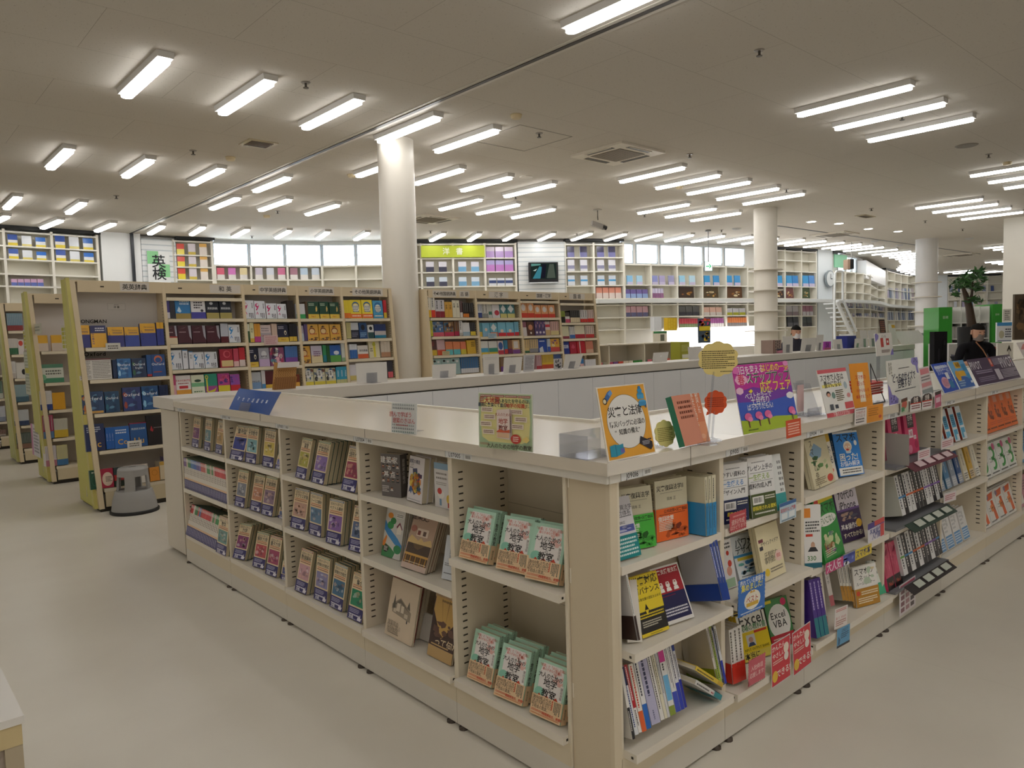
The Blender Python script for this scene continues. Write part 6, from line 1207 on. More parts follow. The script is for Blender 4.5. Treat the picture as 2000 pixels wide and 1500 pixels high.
items(Y1,A,sz1[0][0],'the first bay',rows1[0][0][1:],[(50,188,362,'F',1,'yellow and blue learner dictionary',lg('LONG',LY,LB),LB),(192,340,365,'F',1,'navy topped orange learner dictionary',bands('2a2c5c',.35,LY,.65)+[('v','LONGMAN',.14,.5,.17,LB,{'bold':1}),('l',.3,.72,.9,.92,2,'d8d4e0')],LB),(352,505,378,'F',1,'yellow and blue learner dictionary',lg('LONG',LY,LB),LB),(508,645,378,'F',1,'yellow and blue learner dictionary',lg('LONG',LY,'35489a'),LB),(655,802,345,'F',1,'tall yellow and blue learner dictionary',lg('LONG',LY,'34408f'),LB),(806,872,340,'S',2,'yellow and blue dictionary spine',bands(LY,.28,'34408f',.72),LB)],shn='top')
OX='24497f'
ox=lambda c,d:[('r',0,0,1,1,c),('g',0,0,1,1,[mixc(c,'7fb8e0',.4),mixc(c,'102040',.4),d],9,5),('t','Oxford',.5,.68,.24,'e4e8ee',{'bold':1})]
items(Y1,A,sz1[0][1],'the first bay',rows1[0][1][1:],[(80,392,672,'F',1,'white printed price list in a clear sleeve',[('r',0,0,1,1,'d5d0ca'),('r',0,.93,1,1,'6a3a3a'),('l',.03,.05,.36,.9,11,'8a8680'),('l',.42,.05,.97,.9,11,'8a8680')],'d5d0ca')],name='price_list',cat='sheet',shn='second')
items(Y1,A,sz1[0][1],'the first bay',rows1[0][1][1:],[(396,432,688,'S',1,'dark blue dictionary spine',bands('1f3355',1.0),'1f3355'),(438,572,672,'F',1,'bright blue learner dictionary',ox('2f6aa8','9ac8e8')+[('t','English',.5,.5,.2,'dfe6ee')],OX),(576,710,668,'F',1,'navy learner dictionary with green foot',ox('26385a','3a6a4a')+[('t','English',.5,.5,.2,'dfe6ee')],'26385a'),(712,757,642,'S',1,'thick blue dictionary spine',bands('2a5590',.9,'b03a3a',.1),OX),(760,890,632,'F',1,'blue dictionary with an orange arc',[('r',0,0,1,1,'28508f'),('c',.5,.78,.3,.17,'d0704a'),('c',.5,.74,.22,.12,'28508f'),('t','Oxford',.46,.56,.26,'e6eaf0',{'bold':1}),('r',.1,.18,.7,.22,'b0503a')],OX)],shn='second')
items(Y1,L2,sz1[0][2],'the first bay',rows1[0][2][1:],[(645,818,62,'F',1,'blue dictionary with orange wave',ox('28456f','c8743a')+[('r',.05,.02,.95,.12,'c89a4a')],OX),(822,936,60,'F',1,'deep blue student dictionary',ox('1f4468','2a6a80'),OX),(962,1106,28,'F',1,'violet blue advanced dictionary',ox('33407a','a04a3a'),OX),(1110,1240,18,'F',1,'blue advanced dictionary with bubbles',ox('22528a','8ac0e0'),OX),(1244,1312,14,'S',3,'dark blue thesaurus spine',bands('1c2c50',.7,'24405a',.3),'1c2c50')],shn='third')
items(Y1,L2,sz1[0][3],'the first bay',rows1[0][3][1:],[(672,826,312,'F',1,'navy dictionary with golden Cc',[('r',0,0,1,1,'26335e'),('l',.1,.68,.8,.9,3,'c8d0e0'),('t','Cc',.5,.26,.5,'d8a84a',{'bold':1})],'26335e'),(828,892,342,'S',3,'blue dictionary spine with pale letters',bands('2a62b0',1.0)+[('v','COBUILD',.5,.55,.45,'d8e0ee')],'2a62b0'),(894,1016,330,'F',1,'blue dictionary with golden Cc',[('r',0,0,1,1,'2e68b4'),('l',.1,.65,.8,.88,2,'d8e0ee'),('t','Cc',.5,.3,.5,'d8a84a',{'bold':1})],'2e68b4'),(1018,1150,300,'F',1,'blue usage dictionary with golden Uu',[('r',0,0,1,1,'27558f'),('r',0,.95,1,1,'8a2f4a'),('t','英語語法辞典',.5,.74,.14,'e0e6ee'),('t','Uu',.5,.26,.5,'d8a84a',{'bold':1})],'7a2a44'),(1152,1322,240,'F',1,'large black dictionary with red script',[('r',0,0,1,1,'1d1a1e'),('l',.3,.55,.9,.6,1,'8a8488'),('p',[(.12,.5),(.2,.65),(.26,.5),(.34,.6),(.24,.44)],'b0303a')],'1d1a1e')],shn='fourth')
items(Y1,L2,sz1[0][4],'the first bay',rows1[0][4][1:],[(705,784,668,'F',1,'dark green thesaurus',[('r',0,0,1,1,'23503e'),('c',.5,.45,.36,.3,'3a6a56'),('c',.5,.45,.32,.26,'23503e'),('l',.2,.8,.8,.92,1,'c8d0c0')],'23503e'),(786,888,656,'F',1,'crimson dictionary with a pale disc',[('r',0,0,1,1,'b0304a'),('c',.55,.45,.42,.36,'e0c8b4'),('l',.4,.3,.9,.6,4,'5a4a40')],'b0304a'),(892,968,645,'F',1,'dark grey and red thesaurus',bands('3a4648',.4,'c03a3a',.3,'2a3a30',.3),'3a4648'),(972,1064,632,'F',1,'white vocabulary book with a red block',bands('e2dcd4',.1,'b0304a',.3,'e0dad2',.6),'e0dad2'),(1068,1158,622,'F',1,'white word power book',bands('d8ccc0',.35,'e6e2da',.65)+[('t','Word Power',.5,.62,.15,'26242a',{'bold':1})],'e0dad2'),(1166,1242,645,'F',1,'orange pocket dictionary',[('r',0,0,1,1,'d9913a'),('c',.5,.6,.3,.2,'b8701e'),('c',.5,.6,.26,.17,'d9913a')],'d9913a'),(1244,1282,605,'S',1,'beige dictionary spine',bands('c8a04a',.2,'d8c8a8',.8),'d8c8a8'),(1286,1334,565,'S',3,'violet dictionary spine',bands('5a4a86',.7,'c8c0d0',.3),'5a4a86')],shn='lowest')
b2='the second bay'
WB=lambda c:[('r',0,0,1,1,'dfe2ea'),('r',.0,.0,1,.03,'9aa'),('c',.25,.75,.18,.12,c),('c',.3,.78,.1,.06,'dfe2ea'),('p',[(.1,.5),(.18,.46),(.36,.62),(.3,.7)],c),('v','英和辞典',.85,.72,.12,'33353f',{'bold':1}),('p',[(.1,.25),(.22,.42),(.34,.25),(.28,.25),(.22,.35),(.16,.25)],c),('w',.5,.05,.95,.32,3,'4a4a58')]
MR=[('r',0,0,1,1,'4a1f2c'),('p',[(.78,1),(1,1),(1,.2),(.85,.4)],'a8a4b0'),('p',[(.1,.8),(.6,.9),(.5,.86)],'8a6a70'),('l',.1,.6,.6,.68,1,'b89aa0'),('r',0,0,1,.06,'2a1218')]
items(Y1,B,sz1[1][0],b2,rows1[1][0][1:],[(20,62,108,'S',1,'purple and white dictionary spine',bands('4a4288',.7,'d8d4dc',.3),'4a4288'),(64,106,112,'S',1,'dark grey dictionary spine',bands('33323a',1.),'33323a'),(110,240,114,'F',1,'blue dictionary with white flower and gold band',[('r',0,0,1,1,'2f7fbe'),('r',0,0,1,.28,'a08a4a'),('p',[(.1,.4),(.25,.65),(.4,.4),(.6,.55),(.3,.32)],'c8e0f0'),('l',.3,.72,.95,.95,2,'e8f0f6')],'2f7fbe'),(243,368,112,'F',1,'white dictionary with a purple band',bands('e4e2e6',.66,'47449a',.34)+[('l',.2,.5,.8,.9,3,'2a2a38'),('c',.75,.42,.1,.07,'2a2a38')],'e4e2e6'),(371,481,120,'F',1,'black dictionary with a gold band',bands('1f2330',.68,'a89a5a',.32)+[('c',.42,.84,.14,.08,'c8ccd4'),('t','英和辞典',.5,.56,.2,'e4e6ea',{'bold':1})],'1f2330'),(485,588,120,'F',1,'black dictionary with a gold band',bands('1f2330',.68,'a89a5a',.32)+[('c',.42,.84,.14,.08,'c8ccd4'),('t','英和辞典',.5,.56,.2,'e4e6ea',{'bold':1})],'1f2330')],shn='top')
items(Y1,B,sz1[1][1],b2,rows1[1][1][1:],[(40,128,333,'F',1,'maroon boxed dictionary with cream label',MR+[('r',0,0,1,.35,'d8c8a8'),('r',0,.35,1,.42,'b03a34')],'4a1f2c'),(133,250,331,'F',1,'maroon boxed dictionary',MR,'4a1f2c'),(254,370,331,'F',1,'maroon boxed dictionary',MR,'4a1f2c'),(374,488,331,'F',1,'maroon boxed dictionary',MR,'4a1f2c'),(492,558,320,'S',1,'grey box dictionary spine',bands('b8bcc8',.68,'5a2028',.32),'33303a'),(562,660,324,'F',1,'white dictionary with a blue swirl',WB('3f8fd0'),'dfe2ea')],shn='second')
items(Y1,B,sz1[1][2],b2,rows1[1][2][1:],[(60,170,540,'F',1,'white dictionary with a blue swirl',WB('3f8fd0'),'dfe2ea'),(173,216,542,'S',1,'white dictionary spine',bands('3f8fd0',.04,'e0e2ea',.96)+[('v','英和',.5,.7,.6,'333')],'dfe2ea'),(226,260,556,'S',1,'white dictionary spine',bands('3f8fd0',.04,'e0e2ea',.96)+[('v','英和',.5,.7,.6,'333')],'dfe2ea'),(263,356,556,'F',1,'white dictionary with a blue swirl',WB('3f8fd0'),'dfe2ea'),(360,466,554,'F',1,'white dictionary with a blue swirl',WB('3f8fd0'),'dfe2ea'),(488,600,530,'F',1,'red dictionary with a large G and cream label',[('r',0,0,1,1,'a82a3e'),('c',.55,.72,.28,.2,'d05a6a'),('c',.58,.72,.2,.14,'a82a3e'),('r',.1,.05,1,.38,'d8c08a')],'7a1f2c'),(602,646,530,'S',1,'pink red dictionary spine',bands('c24a60',.7,'e0b8b8',.3),'c24a60'),(650,700,522,'S',1,'red dictionary spine',bands('c0303a',.65,'e0d0cc',.35),'c0303a')],shn='third')
items(Y1,B,sz1[1][3],b2,rows1[1][3][1:],[(75,116,755,'S',1,'pink dictionary spine',bands('c04a78',.5,'e0a8b8',.5),'c04a78'),(118,246,754,'F',1,'white dictionary with red lettering',bands('e4dede',.72,'d89a3a',.28)+[('t','FAVORITE',.5,.74,.19,'c0303a',{'bold':1}),('r',.2,.34,.8,.48,'c0303a'),('l',.15,.54,.85,.64,1,'b05a5a')],'e4dede'),(248,360,750,'F',1,'pale green dictionary with a dark oval',bands('dfe4cc',.4,'7ab88a',.2,'dfe4d0',.4)+[('c',.5,.7,.26,.07,'2f4a3a'),('l',.15,.08,.85,.2,1,'5a7a5a')],'dfe4cc'),(363,470,740,'F',1,'teal and purple dictionary with a yellow anchor',bands('2f8f7a',.62,'a04a90',.38)+[('c',.16,.84,.13,.1,'d8cc3a'),('c',.16,.84,.07,.05,'2f8f7a'),('r',.11,.1,.21,.76,'d8cc3a'),('p',[(.05,.2),(.2,.02),(.75,.1),(.9,.3),(.7,.2),(.25,.12)],'d8cc3a')],'2f8f7a'),(473,574,737,'F',1,'magenta dictionary with a yellow label',bands('b8408a',.62,'d8c83a',.38)+[('g',0,.4,1,.95,['8a5ab8','d85a8a','5a3a8a'],10,6)],'b8408a'),(577,660,744,'F',1,'magenta and red dictionary',bands('a050a8',.6,'c8303a',.4)+[('g',0,.4,1,.95,['8a5ab8','d85a8a','5a3a8a'],8,7)],'b8408a')],shn='lowest visible')
b3='the third bay';NV=[('r',0,0,1,1,'20233c'),('r',0,0,1,.26,'d8b848'),('t','No.1',.5,.13,.2,'b04a2a',{'bold':1}),('l',.1,.72,.6,.9,2,'b8b8c8'),('c',.72,.52,.11,.13,'d8d0b8'),('c',.72,.5,.06,.07,'20233c')]
items(Y1,Cc,sz1[2][0],b3,rows1[2][0][1:],[(35,130,118,'F',1,'white dictionary with a pink swirl',WB('d03f7a'),'e4dfe4'),(133,224,124,'F',1,'white dictionary with a pink swirl',WB('d03f7a'),'e4dfe4'),(230,320,144,'F',1,'white dictionary with a pink swirl',WB('d03f7a'),'e4dfe4'),(323,402,148,'F',1,'white dictionary with a pink swirl',WB('d03f7a'),'e4dfe4'),(405,460,124,'S',2,'dark brown dictionary spine',bands('2f2620',1.),'2f2620')],shn='top')
items(Y1,Cc,sz1[2][1],b3,rows1[2][1][1:],[(55,90,320,'S',1,'white and green dictionary spine',bands('dfe0cc',.4,'3a5a3a',.6),'dfe0cc'),(92,126,312,'S',1,'pale yellow dictionary spine',bands('e0dcae',.8,'d8b04a',.2)+[('v','英和',.5,.6,.6,'4a4a3a')],'e0dcae'),(128,180,320,'S',2,'orange dictionary spine',bands('d89a3a',.7,'c04a90',.3),'d89a3a'),(182,274,327,'F',1,'pale pink dictionary with red lettering',bands('d8c8c8',.45,'b0aab0',.55)+[('t','UNIQUE',.5,.38,.22,'b04a4a',{'bold':1}),('l',.1,.6,.8,.85,2,'8a8088')],'d8c8c8'),(276,322,320,'S',2,'beige and orange dictionary spine',bands('d0b8a8',.75,'d85a3a',.25),'d0b8a8'),(324,420,322,'F',1,'navy dictionary with a golden ring',NV,'20233c'),(422,486,320,'S',2,'black and yellow dictionary spine',bands('1f1f24',.74,'d8b848',.26),'1f1f24')],shn='second')
items(Y1,Cc,sz1[2][2],b3,rows1[2][2][1:],[(75,164,520,'F',1,'navy dictionary with a silver ring',NV,'20233c'),(168,260,520,'F',1,'lilac grey dictionary with a white crest',bands('a8a8b4',.6,'c0a8cc',.4)+[('c',.5,.66,.25,.18,'d8d8de'),('l',.25,.5,.75,.6,1,'3a3a44')],'a8a8b4'),(264,386,517,'F',1,'colourful dictionary with cartoon figures',[('r',0,0,1,1,'8a4a72'),('g',0,0,1,1,['c84a72','e0a8b8','4a3a6a','d8c8a0','5a8a9a','e0e0e0'],26,4)],'8a4a72'),(390,494,510,'S',6,'blue and violet dictionary spine',bands('4a72b0',.6,'7a4a9a',.4),'4a72b0')],shn='third')
items(Y1,Cc,sz1[2][3],b3,rows1[2][3][1:],[(92,190,727,'F',1,'grey and blue dictionary',bands('b8bcc4',.55,'7a9ac4',.45)+[('t','UNIQUE',.5,.5,.2,'3a4a6a',{'bold':1})],'b8bcc4'),(192,222,714,'S',2,'white dictionary spine',bands('d0ccd0',.7,'4a8ac0',.3),'d0ccd0'),(224,300,714,'F',1,'maroon dictionary with a yellow foot',bands('5a2028',.72,'d8b040',.28),'5a2028'),(470,512,748,'S',1,'orange footed dictionary spine',bands('7a3a28',.6,'d8a040',.4),'7a3a28')],shn='lowest visible')
b4='the fourth bay';GG=[('r',0,0,1,1,'1f4634'),('r',0,0,1,.26,'d8b848'),('t','No.1',.45,.13,.2,'b04a2a',{'bold':1}),('l',.1,.74,.6,.92,2,'b8c8b0'),('p',[(.7,.4),(.82,.44),(.86,.6),(.78,.76),(.7,.6)],'d8b86a')];OC=[('r',0,0,1,1,'d8a648'),('g',0,0,1,.22,['5a3a28','8a5a3a','3a3a3a'],12,2),('c',.42,.6,.3,.2,'7a3a24'),('c',.42,.58,.24,.15,'e0c08a'),('l',.2,.36,.85,.46,1,'b0302a'),('p',[(.2,.8),(.4,.92),(.6,.85),(.4,.82)],'33261e')]
items(Y1,Dd,sz1[3][0],b4,rows1[3][0][1:],[(5,84,147,'F',1,'white dictionary with a green foot',bands('d0d0d4',.7,'3a9a5a',.3),'d0d0d4'),(86,104,132,'S',1,'brown dictionary spine',bands('5a4634',1.),'5a4634'),(106,202,130,'F',1,'dark green dictionary with a golden pear',GG,'1f4634'),(205,286,130,'F',1,'dark green dictionary with a golden pear',GG,'1f4634'),(289,372,134,'F',1,'dark green dictionary with a golden pear',GG,'1f4634')],shn='top')
items(Y1,Dd,sz1[3][1],b4,rows1[3][1][1:],[(20,72,332,'F',1,'lilac dictionary',bands('a8a0b0',.5,'b8c0c8',.5),'a8a0b0'),(74,102,324,'S',2,'purple dictionary spine',bands('5a4a7a',1.),'5a4a7a'),(104,196,320,'F',1,'ochre dictionary with red letters',OC,'d8a648'),(200,290,320,'F',1,'ochre dictionary with red letters',OC,'d8a648'),(294,386,320,'F',1,'ochre dictionary with red letters',OC,'d8a648')],shn='second')
items(Y1,Dd,sz1[3][2],b4,rows1[3][2][1:],[(42,130,505,'F',1,'ochre dictionary with red letters',OC,'d8a648'),(135,230,502,'F',1,'white and lilac dictionary',bands('c8c0d4',.55,'d8c8a0',.45)+[('l',.2,.35,.85,.7,3,'6a3a6a')],'c8c0d4'),(233,262,499,'S',1,'green dictionary spine',bands('3a8a5a',.6,'2a7a8a',.4),'3a8a5a'),(264,291,505,'S',2,'dark green dictionary spine',bands('2a5a34',1.),'2a5a34'),(293,386,497,'F',1,'blue sky and meadow dictionary',bands('2f5fb0',.6,'5a9a4a',.4)+[('k',.6,.55,.25,.12,6,'d8dce8')],'2f5fb0'),(390,432,484,'S',3,'pale dictionary spine',bands('d0d4d0',.8,'8ab08a',.2),'d0d4d0')],shn='third')
CM=[('r',0,0,1,1,'d0ccb0'),('r',0,0,1,.24,'d8c848'),('r',.25,.45,.75,.92,'e4e2e0'),('v','英語',.5,.68,.24,'2a2a2e',{'bold':1}),('g',0,.24,1,1,['3a6a9a','8a5a4a','b0b4b8','3a3a3a'],12,3),('r',.3,.5,.7,.88,'e4e2e0'),('v','英語',.5,.7,.2,'2a2a2e',{'bold':1})]
items(Y1,Dd,sz1[3][3],b4,rows1[3][3][1:],[(70,156,692,'F',1,'yellow footed comic dictionary',CM,'d0ccb0'),(160,254,692,'F',1,'yellow footed comic dictionary',CM,'d0ccb0'),(258,344,690,'F',1,'yellow footed comic dictionary',CM,'d0ccb0'),(346,440,682,'S',3,'cyan dictionary spine',bands('3f9ec0',.75,'c8c890',.25)+[('v','英語辞典',.5,.6,.4,'e0ecf0')],'3f9ec0')],shn='lowest visible')
b5='the fifth bay';YD=lambda c:[('r',0,0,1,1,c),('c',.5,.68,.34,.22,'2f5f9a'),('c',.5,.62,.3,.2,c),('c',.5,.55,.3,.22,'e6e2d0'),('l',.22,.32,.8,.7,4,'5a6a8a'),('r',0,.02,1,.24,'e0662e' if c!='4a9ac4' else '3a8fb8'),('l',.1,.07,.9,.19,1,'f0e0c8')]
items(Y1,Dd,sz1[4][0],b5,rows1[4][0][1:],[(410,464,120,'S',3,'yellow dictionary spine',bands('e4cc3a',.72,'e0762e',.28),'e4cc3a'),(466,560,114,'F',1,'yellow children dictionary with a white dome',YD('e6d03a'),'e6d03a'),(562,655,114,'F',1,'yellow children dictionary with a white dome',YD('e6d03a'),'e6d03a'),(657,742,120,'F',1,'blue children dictionary with a white dome',YD('4a9ac4'),'4a9ac4'),(744,768,120,'S',2,'red dictionary spine',bands('c0303a',.7,'d8b83a',.3),'c0303a')],shn='top')
items(Y1,Dd,sz1[4][1],b5,rows1[4][1][1:],[(430,468,307,'S',2,'grey yellow dictionary spine',bands('b8b07a',1.),'b8b07a'),(470,536,307,'F',1,'white topped dark guide',bands('c8ccd4',.45,'2a2c3c',.55)+[('l',.1,.1,.9,.4,3,'7a7c90')],'2a2c3c'),(540,606,307,'F',1,'deep blue guide with a portrait',bands('2a4a7a',1.)+[('c',.5,.7,.25,.18,'1a1a24'),('l',.1,.1,.9,.4,3,'8ab0d0')],'2a4a7a'),(612,664,325,'F',1,'white guide with a black disc',bands('dcdcdc',.55,'2a4a4a',.45)+[('c',.5,.74,.26,.14,'1f1f22')],'dcdcdc'),(667,762,322,'S',7,'blue and red phrasebook spine',bands('2a3a6a',.5,'c0b8b8',.3,'2a7a9a',.2),'2a3a6a')],shn='second')
items(Y1,Dd,sz1[4][2],b5,rows1[4][2][1:],[(456,520,492,'S',3,'blue and white dictionary spine',bands('d8dce4',.4,'3a6ab0',.6),'d8dce4'),(526,616,499,'F',1,'white dictionary with an orange band',bands('e0dcd8',.66,'d0603a',.34)+[('t','英和辞典',.55,.6,.2,'33303a',{'bold':1})],'e0dcd8'),(622,714,462,'F',1,'cream dictionary with a yellow stripe',[('r',0,0,1,1,'d8d0b0'),('r',.42,.05,.62,.95,'d8c83a'),('c',.5,.8,.16,.1,'b0b03a'),('l',.1,.35,.36,.6,2,'6a6450')],'d8d0b0'),(722,800,454,'S',3,'beige dictionary spine',bands('d0c4b4',.72,'b88a6a',.28),'d0c4b4')],shn='third')
items(Y1,Dd,sz1[4][3],b5,rows1[4][3][1:],[(460,516,662,'F',1,'white dictionary behind the card',bands('d8d4dc',.7,'c8b870',.3),'d8d4dc'),(780,822,632,'S',2,'dark and pink dictionary spine',bands('3a3a44',.65,'d0606a',.35),'3a3a44')],shn='lowest visible')
# shelf signs of the first bay
def onsh(label,ck,pts,els,col,yk,fw=-.016,name='shelf_sign',up=True):
 a,b,t=[onrow(*ck(*p),yk)for p in pts];u=b-a;u.z=0;W=u.length;Hh=t.z-a.z
 m=MB();m.box(0,W,0,.002,0,Hh,col)
 if els:m.draw(els,(0,0,0),(W,0,0),(0,0,Hh),(0,-1,0),.0002)
 o=frame(a,u);return m.build(name,PAPER,None,Matrix.Translation((0,fw,0))@o,label=label,cat='sign')
onsh('cloud shaped white tag on the top shelf edge of the first dictionary bay',A,((315,600),(452,592),(318,525)),[('l',.15,.2,.85,.75,2,'55504a')],'d8d4cc',Y1)
onsh('cloud shaped white tag on the fourth shelf edge of the first dictionary bay',L2,((980,500),(1090,485),(980,440)),[('l',.15,.2,.85,.75,2,'55504a')],'d8d4cc',Y1)
onsh('pink tag hanging from the second shelf of the third dictionary bay',Cc,((195,495),(312,488),(192,412)),[('l',.1,.1,.9,.9,4,'c08a90')],'d8bcbc',Y1)
def onback_(label,ck,pts,txt,els=None):
 ym=Y1+.385;a,b,t=[ony(*ck(*p),ym)for p in pts];u=b-a;W=u.length;Hh=abs(t.z-a.z);m=MB()
 m.draw(els or[('t',txt,.5,.5,.95/max(len(txt)*.8,1),'26241f',{'bold':1})],(0,0,0),(W,0,0),(0,0,Hh),(0,-1,0),.0004);m.build('shelf_sign',PAPER,None,frame(a,(1,0,0)),label=label,cat='sign')
onback_('large black cut out letters LONGMAN on the back of the first bay',A,((40,342),(342,340),(40,303)),'LONGMAN')
onback_('large black cut out letters Oxford on the back of the first bay',A,((70,650),(360,645),(70,610)),'Oxford')
onback_('small framed white label high on the back of the first bay',A,((335,215),(500,215),(335,155)),'',[('r',0,0,1,1,'8a847c'),('r',.01,.02,.99,.98,'d6d0ca'),('t','洋 書',.5,.42,.14,'26241f',{'bold':1}),('l',.36,.7,.62,.82,1,'444')])
# second case of the same row, right of the column
E=C(810,540,5.405)
xe0=onrow(*E(130,160),Y1).x;xs2=[xe0]+[onrow(*E(x,y),Y1).x for x,y in((640,180),(1100,185),(1515,190),(1885,195))]
rows2=[[((150,442),(645,437)),((175,638),(662,630)),((190,838),(690,820)),((200,1060),(700,1010))],[((660,442),(1100,440)),((680,640),(1125,630)),((700,835),(1140,818)),((715,1030),(1150,1005))],[((1120,440),(1520,438)),((1140,632),(1545,622)),((1160,812),(1560,796)),((1180,1003),(1570,985))],[((1550,494),(1905,487)),((1570,662),(1920,652)),((1590,822),(1935,808)),((1600,985),(1940,970))]]
sz2=[[shz((E,p,q),Y1)for p,q in bay]for bay in rows2]
ex2=[[],[onrow(*E(870,272),Y1).z],[onrow(*E(1310,262),Y1).z],[onrow(*E(1710,286),Y1).z]]
tallcase('tall beige dictionary bookcase right of the first column',Y1,xs2,None,[z+ex2[i]+[.12,.42,.70]for i,z in enumerate(sz2)],[[('その他国語辞典',.34,.068,.5),('古 語',.77,.075,.22)],[('漢 字',.52,.085,.46)],[('国語・漢字',.62,.075,.42)],[('国 語',.52,.095,.46)]])
def sp(c1,c2,f=.3,t='666',k=.5):return bands(c1,1-f,c2,f)+[('w',.25,f+.05,.75,.95,1,t)]
